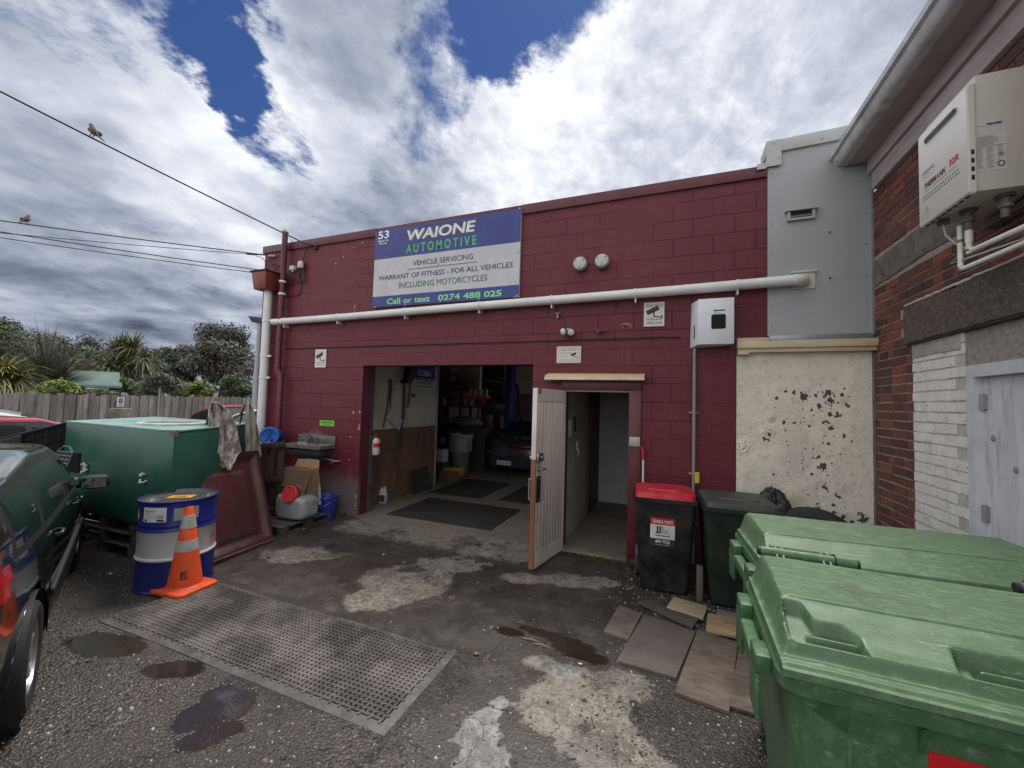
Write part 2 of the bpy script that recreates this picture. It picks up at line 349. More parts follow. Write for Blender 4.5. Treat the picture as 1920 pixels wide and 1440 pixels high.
# wall-foot moss and weeds
mb = MB(); rg_ = random.Random(12)
for seg, n, h in (([P(655, 955), P(690, 950)], 420, .05), ([P(1060, 1034), P(1170, 1056)], 500, .014), ([P(1172, 1056), P(1190, 1090)], 130, .02), ([P(640, 968), P(660, 957)], 120, .03)):
    a, c = seg
    for _ in range(n):
        f = rg_.random(); q = a.lerp(c, f)+V((rg_.gauss(0, .03), rg_.gauss(-.02, .035), 0)); hh = h*rg_.uniform(.3, 1.2); an = rg_.random()*6.28
        d = V((cos(an), sin(an), 0))*.006; tip = q+V((rg_.gauss(0, .015), rg_.gauss(0, .015), hh))
        mb.poly([q-d, q+d, tip+d*1.2, tip-d*1.2], rg_.choice((0, 0, 1)))
tag(mb.build('weeds', [mat('moss_green', (.07, .09, .02), rough=.8), mat('moss_brown', (.06, .05, .03), rough=.9)], smooth=0), kind='stuff', label='low moss and weeds along the foot of the red wall', cat='weeds')
# dead leaves: countable few
lm = mat('dead_leaf', (.20, .10, .05), (.3, .2, .12), ns=30, rough=.7)
for k, (px, py, s, lab) in enumerate([(893, 1228, .022, 'curled brown leaf beside the corner of the rubber mat'), (855, 1133, .013, 'small tan leaf lying on the wet concrete'), (1088, 1247, .016, 'pale scrap lying at the edge of the white patch')]):
    mb = MB(); c = P(px, py); mb.grid(lambda u, v: V((c.x+(u-.5)*2*s, c.y+(v-.5)*s*(1-abs(2*u-1)**2)*1.3, c.z+.006+.5*s*(v-.5)**2*4*.5+.002*sin(u*9))), 6, 4)
    o = mb.build('fallen_leaf', mat('paper_scrap', (.7, .68, .6)) if k == 2 else lm, smooth=60); tag(o, lab, 'leaf' if k < 2 else 'litter')
    if k == 2: o.name = 'paper_scrap'
# ---------- rubber mat ----------
X0, X1, Y0, Y1 = -3.93, -1.335, 1.765, 2.52
mr = mat('mat_rubber', (.17, .15, .137), (.048, .043, .04), ns=2.6, lo=.40, hi=.60, rough=.45, r2=.65, bump=.35, bs=90, dirt=.6, dc=(.05, .045, .042), ds=3.4, dlo=.5, dhi=.62)
mrb = mat('mat_border', (.085, .077, .072), (.05, .046, .043), ns=5, rough=.5, bump=.3, bs=60, dirt=.5, dc=(.2, .185, .17), ds=9)
mb = MB(); nx, ny = 74, 21; cw_, ch_ = (X1-X0-.10)/nx, (Y1-Y0-.10)/ny
def mz(x, y): return .009+fbm(V((x*1.5, y*1.5, 2)), 2)*.004+.004*sin(x*5)*sin(y*3)*.5
def mxy(x, y): return x+fbm(V((x, y*.7, 6)), 2)*.012, y+fbm(V((x*.8, y, 4)), 2)*.022
def mp(x, y, z=0): a, b_ = mxy(x, y); return V((a, b_, mz(x, y)+z))
mb.grid(lambda u, v: mp(X0+.05+u*(X1-X0-.1), Y0+.05+v*(Y1-Y0-.1), -.003), 60, 20, 1)
for (a, b_, c, d) in ((X0, X1, Y0, Y0+.05), (X0, X1, Y1-.05, Y1), (X0, X0+.05, Y0+.05, Y1-.05), (X1-.05, X1, Y0+.05, Y1-.05)):
    nn = max(1, int((b_-a)/.04)); mm = max(1, int((d-c)/.04))
    for i in range(nn):
        for j in range(mm):
            xa, xb = a+(b_-a)*i/nn, a+(b_-a)*(i+1)/nn; ya, yb = c+(d-c)*j/mm, c+(d-c)*(j+1)/mm
            def e(x, y): return .006 if min(x-X0, X1-x, y-Y0, Y1-y) > .008 else -.006
            mb._f([mb.bm.verts.new(mp(x, y, e(x, y))) for x, y in ((xa, ya), (xb, ya), (xb, yb), (xa, yb))], 2)
for k in range(2):  # rim skirt
    for i in range(64):
        xa, xb = X0+(X1-X0)*i/64, X0+(X1-X0)*(i+1)/64; y = (Y0, Y1)[k]
        a1, b1 = mp(xa, y, -.006), mp(xb, y, -.006); mb.poly([a1, b1, V((b1.x, b1.y, -.006)), V((a1.x, a1.y, -.006))], 2)
for i in range(nx):
    for j in range(ny):
        cx, cy = X0+.05+(i+.5)*cw_, Y0+.05+(j+.5)*ch_
        h = (i+j) % 2 == 0; L, Wd = (.0235, .0085) if h else (.0085, .0235)
        ps = []
        z0, z1 = -.004, .0085
        for z, sc in ((z0, 1.0), (z1, .72)):
            for sx_, sy_ in ((-1, -1), (1, -1), (1, 1), (-1, 1)): ps.append(mp(cx+sx_*L*sc, cy+sy_*Wd*sc, z))
        v_ = [mb.bm.verts.new(q) for q in ps]
        for q in ((4, 5, 6, 7), (0, 1, 5, 4), (1, 2, 6, 5), (2, 3, 7, 6), (3, 0, 4, 7)): mb._f([v_[k] for k in q], 0)
        for e_ in (-1, 1):   # bulbous ends
            ex, ey = (cx+e_*L*.8, cy) if h else (cx, cy+e_*Wd*.8)
            ring = [mp(ex+.0125*cos(a*pi/3), ey+.0125*sin(a*pi/3), -.002) for a in range(6)]; top = [mp(ex+.008*cos(a*pi/3), ey+.008*sin(a*pi/3), .011) for a in range(6)]
            rv = [mb.bm.verts.new(q) for q in ring]; tv = [mb.bm.verts.new(q) for q in top]
            for a in range(6): mb._f([rv[a], rv[(a+1) % 6], tv[(a+1) % 6], tv[a]], 0)
            mb._f(tv, 0)
o = mb.build('rubber_mat', [mr, mat('mat_holes', (.014, .013, .012), rough=.6, spec=.2), mrb], smooth=45)
tag(o, 'large black woven-pattern rubber mat lying on the yard beside the traffic cone', 'mat')
# ---------- timber boards on the ground ----------
def board(name, px4, th, mats, label, lift=0.0, tilt=0.0, zc=None):
    q = [P(x, y, 2, th+lift) for x, y in px4]; mb = MB()
    lo = [V((a.x, a.y, a.z-th)) for a in q]
    if tilt: q[0].z += tilt; q[1].z += tilt; lo[0].z += tilt; lo[1].z += tilt
    mb.hexa(lo+q, 0, bev=.002); o = mb.build(name, mats); return tag(o, label, 'board', 'timber boards laid on the gravel')
def ply(n, c, c2, dc, d=.8, st=(1, 2.5, 1)): return mat(n, tuple(q*.8 for q in c), tuple(q*.62 for q in c2), ns=9, lo=.3, hi=.7, rough=.55, r2=.75, bump=.3, bs=60, st=st, dirt=d, dc=dc, ds=1.6)
board('board', [(1132, 1182), (1178, 1198), (1204, 1150), (1161, 1134)], .022, ply('ply_a', (.24, .19, .155), (.16, .125, .105), (.05, .042, .038)), 'small square brown board leftmost on the gravel')
board('board', [(1196, 1128), (1298, 1176), (1312, 1157), (1216, 1123)], .02, ply('ply_b', (.14, .11, .095), (.085, .068, .06), (.03, .026, .024)), 'narrow dark brown board directly in front of the red-lidded bin', lift=.012)
board('board', [(1250, 1138), (1318, 1159), (1327, 1137), (1263, 1118)], .02, ply('ply_c', (.50, .40, .25), (.36, .28, .17), (.3, .23, .14), .4), 'short pale cream board nearest the foot of the red-lidded bin', lift=.02)
board('board', [(1156, 1238), (1268, 1270), (1305, 1183), (1207, 1152)], .022, ply('ply_d', (.15, .12, .112), (.21, .17, .14), (.05, .043, .045)), 'large square dark purple-brown board at the left of the boards', lift=.0)
board('board', [(1265, 1296), (1367, 1334), (1384, 1204), (1308, 1180)], .022, ply('ply_e', (.25, .19, .15), (.16, .12, .095), (.055, .045, .038)), 'large reddish-brown board between the square board and the half-hidden one')
board('board', [(1366, 1322), (1500, 1362), (1470, 1215), (1387, 1206)], .02, ply('ply_f', (.20, .15, .12), (.11, .085, .07), (.04, .032, .028)), 'dark brown board partly hidden under the near green bin', lift=.004)
board('board', [(1323, 1181), (1450, 1206), (1450, 1172), (1327, 1149)], .022, ply('ply_g', (.42, .28, .155), (.28, .18, .10), (.42, .33, .2), .6), 'orange-brown peeling plywood strip in front of the dark green wheelie bin', lift=.014)
board('board', [(1343, 1154), (1450, 1176), (1450, 1164), (1345, 1141)], .035, ply('ply_h', (.3, .27, .255), (.13, .12, .115), (.09, .08, .075)), 'narrow weathered grey batten lying at the foot of the dark green wheelie bin', lift=.0)

for k, (x0, y0, x1, y1, nm_) in enumerate(((978, 1196, 1012, 1204, 'longest pale twig in the wet hollow between the mat and the boards'), (1000, 1206, 1030, 1214, 'brown splinter of wood below the longest pale twig'), (1108, 1340, 1114, 1362, 'thin pale stick lying on the big pale concrete patch'))):
    a, b_ = P(x0, y0, 2, .008), P(x1, y1, 2, .010); mb = MB(); mb.tube([a, a.lerp(b_, .5)+V((.004, .006, .004)), b_], .004, 5, rs=[.003, .0055, .002]); tag(mb.build('twig', mat('twig_tan', (.34, .24, .14), (.22, .15, .09), ns=30, rough=.8)), nm_, 'twig')
# ---------- workshop building ----------
bld = thing('workshop_building', 'maroon painted concrete block workshop with an open vehicle doorway and side door', 'building', (-2.75, WY, 0))
mW, t, b = newmat('maroon_blockwork')
oc = t.N('ShaderNodeTexCoord').outputs['Object']; at = t.N('ShaderNodeAttribute', attribute_name='mask'); sp = t.N('ShaderNodeSeparateColor', i={0: at.outputs[0]})
n1 = t.noise(oc, 1.4, 6, .65); n2 = t.noise(oc, 9, 7, .7); n3 = t.noise(oc, 45, 5, .7)
so_ = t.N('ShaderNodeSeparateXYZ', i={0: oc}); wx = t.math('MULTIPLY_ADD', n2, .012, -.006+.19-2.75+8.0); wz = t.math('MULTIPLY_ADD', t.noise(oc, 7, 4, .6, .2), .014, -.007-.16+4.0)
bv = t.N('ShaderNodeCombineXYZ', i={0: t.math('ADD', so_.outputs[0], wx), 1: t.math('ADD', so_.outputs[2], wz), 2: 0.0}).outputs[0]
bt = t.N('ShaderNodeTexBrick', offset=.5, i={'Vector': bv, 'Scale': 1.0, 'Mortar Size': .0075, 'Mortar Smooth': .55, 'Brick Width': .4, 'Row Height': .2, 'Bias': 0.0, 'Color1': (.2, .2, .2, 1), 'Color2': (.8, .8, .8, 1)})
jn = t.math('MULTIPLY', bt.outputs['Fac'], sp.outputs[0])
cz_ = t.math('ABSOLUTE', t.math('SUBTRACT', so_.outputs[2], t.math('MULTIPLY_ADD', t.noise(t.mapv(oc, (1, 1, 0)), 7, 7, .7), .05, 2.462-.025)))
ck = t.math('MULTIPLY', t.rng(cz_, .016, .007), t.rng(t.math('ADD', at.outputs['Alpha'], t.math('MULTIPLY_ADD', n3, .3, -.15)), .3, .5))
jn = t.math('MAXIMUM', jn, ck)
c = t.mix(t.rng(n1, .35, .65), (.118, .0140, .0225), (.090, .0115, .0185)); c = t.mix(t.rng(n2, .55, .8), c, (.15, .032, .044))
c = t.mix(t.math('MULTIPLY', t.rng(bt.outputs['Color'], .0, 1.0), .25), c, (.15, .024, .038)); c = t.mix(t.math('MULTIPLY', jn, .52), c, (.04, .008, .012)); c = t.mix(ck, c, (.02, .006, .008))                         # joints and crack line darker than the blocks
gr = t.rng(t.math('ADD', sp.outputs[1], t.math('MULTIPLY_ADD', n2, .9, -.45)), .3, .8); c = t.mix(t.math('MULTIPLY', t.rng(n3, .60, .68), .5), c, (.03, .007, .010)); c = t.mix(t.math('MULTIPLY', t.rng(t.noise(t.mapv(oc, (4, 1, .5)), 3, 6, .7), .55, .75), .35), c, (.13, .045, .055)); c = t.mix(t.math('MULTIPLY', gr, .85), c, (.14, .115, .12))  # worn grey base
ch = t.rng(t.math('ADD', sp.outputs[2], t.math('MULTIPLY_ADD', n3, 1.2, -.6)), .45, .55); c = t.mix(ch, c, (.42, .33, .29))  # chips
t.l.new(c, b.inputs['Base Color']); t.l.new(t.rng(n2, .3, .7, .4, .65), b.inputs['Roughness']); b.inputs['Specular IOR Level'].default_value = .32
hb = t.math('SUBTRACT', t.math('ADD', t.math('MULTIPLY', n3, .35), t.math('MULTIPLY', n2, .6)), t.math('MULTIPLY_ADD', jn, 1.3, t.math('MULTIPLY', ck, 2.0))); bp = t.N('ShaderNodeBump', i={'Height': hb, 'Strength': .7, 'Distance': .010}); t.l.new(bp.outputs[0], b.inputs['Normal'])
mWp = mat('maroon_paint', (.10, .014, .024), (.075, .011, .019), ns=4, rough=.4, bump=.2, bs=30)
mDark = mat('dark_inside', (.03, .028, .027), rough=.9)
OX0, OX1, OZ = -4.20, -1.575, 2.19; DX0, DX1, DZ = -1.20, -.43, 1.885
def cutgrid(xs, zs, hole, zc, mats, name, parent, maskf, dep):
    mb = MB(); bm = mb.bm; g = {}
    def vt(i, j):
        if (i, j) not in g: x, z = xs[i], zs[j]; g[i, j] = bm.verts.new((x, WY+dep(x, z), z))
        return g[i, j]
    for i in range(len(xs)-1):
        for j in range(len(zs)-1):
            if hole((xs[i]+xs[i+1])/2, (zs[j]+zs[j+1])/2): continue
            bm.faces.new((vt(i, j), vt(i+1, j), vt(i+1, j+1), vt(i, j+1)))
    ed = [e for e in bm.edges if len(e.link_faces) == 1]
    r = bmesh.ops.extrude_edge_only(bm, edges=ed)
    for v in r['geom']:
        if isinstance(v, bmesh.types.BMVert): v.co.y = WY+.05
    o = mb.build(name, mats, parent, smooth=50)
    off = TM[parent.name].translation; vcol(o, lambda c: maskf(c+off)); return o
JZ = .16
def jvis(x, z):
    n = fbm(V((x*.9, z*1.3, 4)), 3); vis = .25+.75*smooth01(n, -.3, .25)
    if 2.19 < z < 2.46: vis *= .35
    if z > 3.0: vis *= smooth01(n+.12*(x+2), -.35, .1)
    if x > .25 and z < 2.9: vis *= .25
    if x < -4.6 and z > 3.2: vis *= .25
    return vis*(1-smooth01(z, 4.02, 4.06))
STK = [W(1175, 640)]
def wdep(x, z):
    d = fbm(V((x*2.2, z*2.2, 0)), 4)*.004+noise.noise(V((x*11, z*11, 2)))*.0012
    if z > 4.09: d -= .012
    return d
CHP = [(W(1161/4.115+380-0, 700+300/4.115), .022), ] 
chips = [(-4.40, 1.93-.55, .02), (-4.42, 1.10, .012), (-4.44, .78, .012)]
chips = [(W(380+a/4.115, 700+c_/4.115).x, W(380+a/4.115, 700+c_/4.115).z, r) for a, c_, r in ((1161, 300, .022), (1141, 488, .014), (1131, 667, .015), (1190, 590, .012), (1185, 740, .012))]
chips += [(W(450+a/4.8, 400+c_/4.8).x, W(450+a/4.8, 400+c_/4.8).z, r) for a, c_, r in ((1035, 830, .02), (1025, 855, .014), (1030, 880, .016), (532, 830, .012), (930, 395, .018), (950, 430, .014), (925, 340, .012), (1015, 312, .012), (940, 225, .04), (1000, 205, .03), (1105, 262, .012), (862, 452, .012), (905, 440, .01))]
q = W(1175, 612); chips += [(q.x-.06, q.z, .018), (q.x, q.z+.01, .022), (q.x+.05, q.z, .018)]
def wmask(c):
    x, z = c.x, c.z; j = jvis(x, z)
    base = smooth01(.95-z, 0, .8)*(1 if x < -4.1 else .2)
    base = max(base, .9*smooth01(1-hypot((x+5.05)/.55, (z-.95)/.35), 0, .6) if x < -4.1 else 0)
    sx_ = abs(x-q.x); base = max(base, .75*smooth01(.075-sx_, 0, .03)*(1 if q.z-.45 < z < q.z else 0)*(.5+.5*noise.noise(V((x*60, z*2, 1))))) 
    cp = 0
    for a, b_, r in chips:
        d = hypot(x-a, z-b_)
        if d < r*1.8: cp = max(cp, 1-d/(r*1.8))
    if OX0-.05 < x < OX0 and z < 1.6 and noise.noise(V((x*30, z*9, 4))) > .28: cp = max(cp, .7)
    return (j, max(0, base), cp, smooth01(x, -5.9, -5.7)*(1-smooth01(x, .06, .12)) if 2.3 < z < 2.6 else 0)
STEP = .03
xs = lines([(-6.39, OX0, STEP), (OX0, OX1, STEP), (OX1, DX0, STEP), (DX0, DX1, STEP), (DX1, DX1+.135, STEP), (DX1+.135, .63, STEP), (.63, .90, STEP)])
zs = lines([(0, DZ, STEP), (DZ, DZ+.13, STEP), (DZ+.13, OZ, STEP), (OZ, 2.42, STEP), (2.42, 4.20, STEP)])
def whole(x, z): return (OX0 < x < OX1 and z < OZ) or (DX0 < x < DX1+.135 and z < DZ+.13) or (x > .63 and z < 2.42)
cutgrid(xs, zs, whole, 0, mW, 'front_wall', bld, wmask, wdep)
mb = MB()   # body of the wall behind its painted skin, and the side walls and roof
for a in ((-6.38, OX0-.001, .045, .2, 0, 4.18), (OX0, OX1, .045, .2, OZ+.001, 4.18), (OX1+.001, DX0-.001, .045, .2, 0, 4.18), (DX0, DX1+.135, .045, .2, DZ+.131, 4.18), (DX1+.136, .62, .045, .2, 0, 4.18), (.62, .89, .045, .2, 2.43, 4.18)):
    mb.box(a[0], a[1], WY+a[2], WY+a[3], a[4], a[5])
mb.box(-6.38, -6.2, WY+.2, 13.2, 0, 4.18)
mb.build('wall_body', mWp, bld)
mb = MB(); mb.box(-6.2, 1.9, WY+.2, 13.2, 3.3, 3.4); mb.build('roof', mat('roof_iron', (.12, .12, .12), rough=.7), bld)
# capping along the top
mb = MB(); mb.box(-6.42, -4.055, WY-.028, WY+.26, 4.095, 4.215, bev=.004); mb.box(-4.0549, -1.77, WY-.02, WY+.26, 4.17, 4.214, bev=.002); mb.box(-1.7699, .895, WY-.028, WY+.26, 4.095, 4.215, bev=.004); mb.build('wall_capping', mWp, bld)
# inner rooms
mIn = mat('inner_cream_block', (.78, .70, .58), (.68, .61, .50), ns=2, rough=.7, bump=.3, bs=12, dirt=.5, dc=(.16, .14, .12), ds=1.5)
mb = MB(); mb.box(-6.2, 1.9, 13.0, 13.2, 0, 3.3)
mb.box(-6.2, -5.19, 10.62, 10.74, 0, 3.3); mb.build('rear_wall', mIn, bld)
GY1 = 7.02
mCr = mat('inner_white_board', (.58, .52, .45), (.5, .45, .38), ns=2.5, rough=.65, dirt=.5, dc=(.2, .17, .14), ds=1.2)
mPly = mat('inner_brown_ply', (.19, .10, .052), (.12, .065, .038), ns=3, rough=.5, st=(1, 1, .5), dirt=.7, dc=(.05, .03, .02), ds=2, bump=.15, bs=20)
mb = MB(); mb.box(-4.48, -4.40, 4.91, GY1, 1.21, 3.3); mb.build('side_partition_upper', mCr, bld)
mb = MB(); mb.box(-4.485, -4.385, 4.91, GY1+.01, .012, 1.21); mb.build('side_partition_lower', mPly, bld)
mb = MB(); mb.box(-4.5, -4.375, GY1+.011, GY1+.05, .012, 3.3); mb.build('partition_end', mat('pale_timber', (.35, .33, .30), rough=.6), bld)
mb = MB(); mb.box(-4.28, -4.19, 4.9005, 4.98, 0, 1.15); mb.box(-4.27, -4.20, 4.9005, 4.96, 1.15, 2.19, 1); mb.build('door_track', [mat('track_steel', (.16, .16, .17), (.08, .08, .085), ns=8, rough=.5, metal=.6), mat('track_dark', (.05, .055, .06), rough=.5)], bld)
# hall partition and rooms
mHall = mat('hall_wall', (.5, .46, .40), (.42, .38, .33), ns=3, rough=.6, dirt=.5, dc=(.2, .17, .15), ds=2)
mb = MB(); mb.box(-1.33, -1.205, WY+.201, 7.2, .0125, 3.3); mb.box(-.40, -.30, WY+.201, 7.45, .0125, 3.3); mb.box(-1.33, -.3, WY+.201, 7.2, 2.3, 2.38); mb.build('hall_wall', mHall, bld)
mb = MB(); mb.box(-1.204, -.401, 7.3, 7.4, .0125, 2.28); mb.build('hall_end_door', mat('hall_end_grey', (.45, .47, .47), rough=.6), bld)
mb = MB(); mb.box(-1.203, -1.17, 6.35, 7.29, .0125, 2.28); mb.build('hall_side_door', mat('hall_brown', (.09, .05, .035), rough=.5), bld)
# small fittings on the hall wall
mb = MB(); mb.box(-1.2045, -1.16, 5.02, 5.20, 1.30, 1.52, bev=.004); mb.box(-1.2045, -1.18, 5.30, 5.40, 1.35, 1.55, 1); mb.build('switch_box', [mat('box_grey', (.3, .3, .3)), mat('box_black', (.03, .03, .03))], bld)
mb = MB(); mb.box(-1.2045, -1.185, 5.55, 5.63, 1.08, 1.2, bev=.003); mb.cyl((-1.18, 5.59, 1.1), (-1.18, 5.59, 1.0), .006, n=8); mb.build('light_switch', mat('switch_white', (.7, .68, .62)), bld)
mb = MB(); mb.box(-1.169, -1.16, 6.45, 6.7, 1.35, 1.7); mb.build('notice_paper', mat('red_paper', (.35, .03, .03)), bld)
# slabs: garage and hall floors
m, t, b = newmat('garage_concrete'); oc = t.N('ShaderNodeTexCoord').outputs['Object']
n1 = t.noise(oc, 1.5, 7, .65); n2 = t.noise(oc, 14, 7, .7); n4 = t.noise(t.mapv(oc, (1, 6, 1)), 8, 5, .6)
c = t.mix(t.rng(n1, .35, .65), (.21, .18, .15), (.13, .11, .092)); c = t.mix(t.rng(n2, .5, .75), c, (.09, .078, .068)); c = t.mix(t.math('MULTIPLY', t.rng(n4, .55, .7), .5), c, (.26, .24, .21))
t.l.new(c, b.inputs['Base Color']); t.l.new(t.rng(n1, .3, .7, .45, .75), b.inputs['Roughness']); bp = t.N('ShaderNodeBump', i={'Height': n2, 'Strength': .25, 'Distance': .005}); t.l.new(bp.outputs[0], b.inputs['Normal'])
GC = m
mb = MB(); mb.box(-6.2, 1.9, WY+.201, 13, -.1, .012); mb.box(OX0, OX1, WY-.02, WY+.2, -.1, .0118); mb.box(DX0, DX1, WY-.03, WY+.2, -.1, .028, bev=.004)
tag(mb.build('garage_floor', GC), kind='structure')
# vehicle door lintel underside and door frame
mb = MB()
mb.box(DX1, DX1+.133, WY-.022, WY+.2, .0, DZ, bev=.003); mb.box(DX0, DX1+.133, WY-.022, WY+.2, DZ+.0005, DZ+.128, bev=.003); mb.box(DX0, DX0+.03, WY+.0, WY+.2, .03, DZ)
mb.build('door_frame', mat('frame_maroon', (.11, .015, .026), (.082, .012, .02), ns=4, rough=.35, bump=.15, bs=12, dirt=.25, dc=(.3, .2, .18), ds=40, dlo=.66, dhi=.7), bld)
mb = MB(); mb.box(DX0+.031, DX1-.001, WY+.02, WY+.07, DZ-.022, DZ-.0005); mb.build('door_stop', mat('pale_timber', (.35, .33, .30)), bld)
a, c_ = W(1022, 705, WY-.12), W(1208, 710, WY-.12)
mb = MB(); mb.hexa([V(q) for q in ((a.x, WY-.13, 2.015), (c_.x, WY-.13, 2.0), (c_.x, WY+.005, 2.045), (a.x, WY+.005, 2.05), (a.x, WY-.13, 2.045), (c_.x, WY-.13, 2.03), (c_.x, WY+.005, 2.075), (a.x, WY+.005, 2.08))], bev=.003)
mb.build('door_awning', mat('awning_timber', (.62, .46, .26), (.50, .36, .2), ns=3, st=(.4, 1, 4), rough=.6, dirt=.2, dc=(.3, .25, .2)), bld)
mb = MB(); mb.box(a.x-.003, c_.x+.003, WY-.142, WY-.1305, 1.992, 2.022, bev=.002); mb.build('awning_edge', mat('awning_white', (.62, .57, .50), rough=.6), bld)
# open door leaf
dl = V((-.135, -.70, 0)); dn = V((dl.y, -dl.x, 0)).normalized()   # dn points to the side facing left
hx = V((DX0+.032, WY-.03, .03)); Z = V((0, 0, 1)); L = dl.length; dd = dl.normalized()
def dpt(u, v, w_): return hx+dd*u+Z*v+dn*w_
def dbox(mb, u0, u1, v0, v1, w0, w1, m=0, bev=0):
    mb.hexa([dpt(u0, v0, w0), dpt(u1, v0, w0), dpt(u1, v0, w1), dpt(u0, v0, w1), dpt(u0, v1, w0), dpt(u1, v1, w0), dpt(u1, v1, w1), dpt(u0, v1, w1)], m, bev)
mb = MB(); H_ = 1.84
mDoor = mat('door_white_paint', (.68, .62, .56), (.58, .52, .47), ns=4, rough=.45, st=(2, 2, .4), dirt=.35, dc=(.28, .23, .2), ds=3)
dbox(mb, .0, L-.012, 0, H_, -.018, .018)
for k in range(9): dbox(mb, .045+k*.0715, .045+(k+1)*.0715-.005, .16, H_-.14, -.024, -.0182, 0, .002); dbox(mb, .045+k*.0715, .045+(k+1)*.0715-.005, .16, H_-.14, .0182, .024, 0, .002)
dbox(mb, .0, .043, 0, H_, -.027, -.0182); dbox(mb, .692, L-.012, 0, H_, -.027, -.0182)
dbox(mb, .044, .691, H_-.135, H_, -.027, -.0182); dbox(mb, .044, .691, 0, .155, -.027, -.0182)
leaf = mb.build('door', mDoor, bld)
mb = MB(); dbox(mb, L-.0118, L+.003, 0, H_*.60, -.03, .022, 0); dbox(mb, L-.0118, L+.003, H_*.60+.002, H_, -.03, .022, 1)
sub(mb.build('door_edge', [mat('edge_brown', (.24, .10, .045), (.16, .07, .035), ns=6, st=(1, 1, .3), rough=.55), mDoor], bld), leaf)
mS = mat('handle_steel', (.55, .55, .56), rough=.25, metal=1, r2=.35); mK = mat('black_plate', (.02, .02, .02), rough=.5)
mb = MB(); dbox(mb, L-.12, L-.03, .66, .93, -.030, -.0272, 1)
u0, u1 = L-.10, L-.10
mb.tube([dpt(L-.09, .69, -.03), dpt(L-.09, .69, -.075), dpt(L-.09, .90, -.075), dpt(L-.09, .90, -.03)], .007, 8)
mb.tube([dpt(L-.03, .69, .022), dpt(L-.03, .69, .06), dpt(L-.03, .90, .06), dpt(L-.03, .90, .022)], .007, 8)
sub(mb.build('door_pull', [mS, mK], bld), leaf)
mb = MB(); mb.cyl(dpt(L-.07, 1.0, -.027), dpt(L-.07, 1.0, -.07), .012, n=12); mb.tube([dpt(L-.07, 1.0, -.065), dpt(L-.12, 1.0, -.07), dpt(L-.17, .995, -.062)], .009, 8); mb.cyl(dpt(L-.07, 1.0, -.027), dpt(L-.07, 1.0, -.034), .028, n=16)
sub(mb.build('door_lever', mS, bld), leaf)
mb = MB(); dbox(mb, L-.12, L-.004, 1.08, 1.17, -.06, -.0272, 0, .01); mb.cyl(dpt(L-.06, 1.125, -.06), dpt(L-.06, 1.125, -.085), .018, n=14); mb.cyl(dpt(L-.02, 1.12, .022), dpt(L-.02, 1.12, .04), .025, n=14)
sub(mb.build('night_latch', mat('latch_grey', (.3, .3, .31), rough=.3, metal=.8), bld), leaf)
mb = MB(); dbox(mb, L-.09, L-.03, H_-.06, H_-.003, -.029, -.0276, 0)
sub(mb.build('door_scuff', mat('scuff', (.2, .17, .14), rough=.8), bld), leaf)
# ---------- fittings on the wall ----------
mPVC = mat('white_pvc', (.66, .66, .65), (.58, .58, .57), ns=2, rough=.35, dirt=.25, dc=(.35, .34, .32), ds=3)
YP = WY-.085
p0, p1 = W(512, 604, YP), W(1492, 525, YP)
pipe = thing('drain_pipe', 'long white plastic drain pipe running across the red wall below the shop sign', 'pipe', (p0.x, YP, p0.z))
N_ = 40; rp = .052
def sag(f): return p0.lerp(p1, f)+V((0, 0, -.012*sin(f*pi*3)*.3-.05*f*(1-f)*.6))
mb = MB(); mb.tube([sag(i/N_) for i in range(N_+1)], rp, 20); mb.build('pipe_run', mPVC, pipe)
mb = MB(); e = sag(1.0); 
mb.tube([e-V((.02, 0, 0))]+[e+V((.075*sin(a), .075*(1-cos(a)), 0)) for a in [i*pi/16 for i in range(9)]]+[e+V((.075, .13, 0))], rp*1.08, 20); mb.build('pipe_elbow', mPVC, pipe)
fl = thing('pipe_flange', 'cream square flange where the white drain pipe enters the grey panel', 'flange', (e.x+.09, WY-.002, e.z))
mb = MB(); fx = e.x+.075; mb.box(fx-.085, fx+.10, WY-.024, WY-.0125, e.z-.075, e.z+.085); mb.box(fx-.1, fx+.11, WY-.04, WY-.0125, e.z+.086, e.z+.105); mb.build('flange_plate', mat('cream_trim', (.55, .52, .44), rough=.6), fl)
for f in (.035, .19, .36, .52, .655, .79, .93):
    c = sag(f); mb = MB(); mb.cyl(c-V((.014, 0, 0)), c+V((.014, 0, 0)), rp+.006, n=20); mb.box(c.x-.008, c.x+.008, YP-.01, WY-.002, c.z-rp-.045, c.z-rp+.002); mb.build('pipe_bracket', mPVC, pipe)
q0, q1 = W(503, 552, YP), W(488, 800, YP)
dp = thing('downpipe', 'thick white downpipe at the left corner of the red wall', 'pipe', (q0.x, YP, 0))
mb = MB(); mb.cyl((q0.x, YP, 0), (q0.x, YP, 3.5), .062, n=20); mb.build('pipe_run', mPVC, dp)
for z in (2.35, 2.0, 2.93): mb = MB(); mb.cyl((q0.x, YP, z-.02), (q0.x, YP, z+.02), .069, n=20); mb.box(q0.x+.06, q0.x+.14, YP-.01, YP+.01, z-.015, z+.015); mb.build('pipe_bracket', mPVC, dp)
rh = thing('rainwater_head', 'rusty red square rainwater box above the white downpipe', 'rainwater box', (q0.x-.03, YP, 3.45))
mRH = mat('rainhead_paint', (.20, .035, .025), (.16, .03, .022), ns=5, rough=.4)
mb = MB(); mb.hexa([V(q) for q in ((q0.x-.14, WY-.24, 3.42), (q0.x+.13, WY-.24, 3.42), (q0.x+.13, WY-.005, 3.42), (q0.x-.14, WY-.005, 3.42), (q0.x-.17, WY-.27, 3.70), (q0.x+.16, WY-.27, 3.70), (q0.x+.16, WY-.005, 3.70), (q0.x-.17, WY-.005, 3.70))], bev=.006); mb.build('box', mRH, rh)
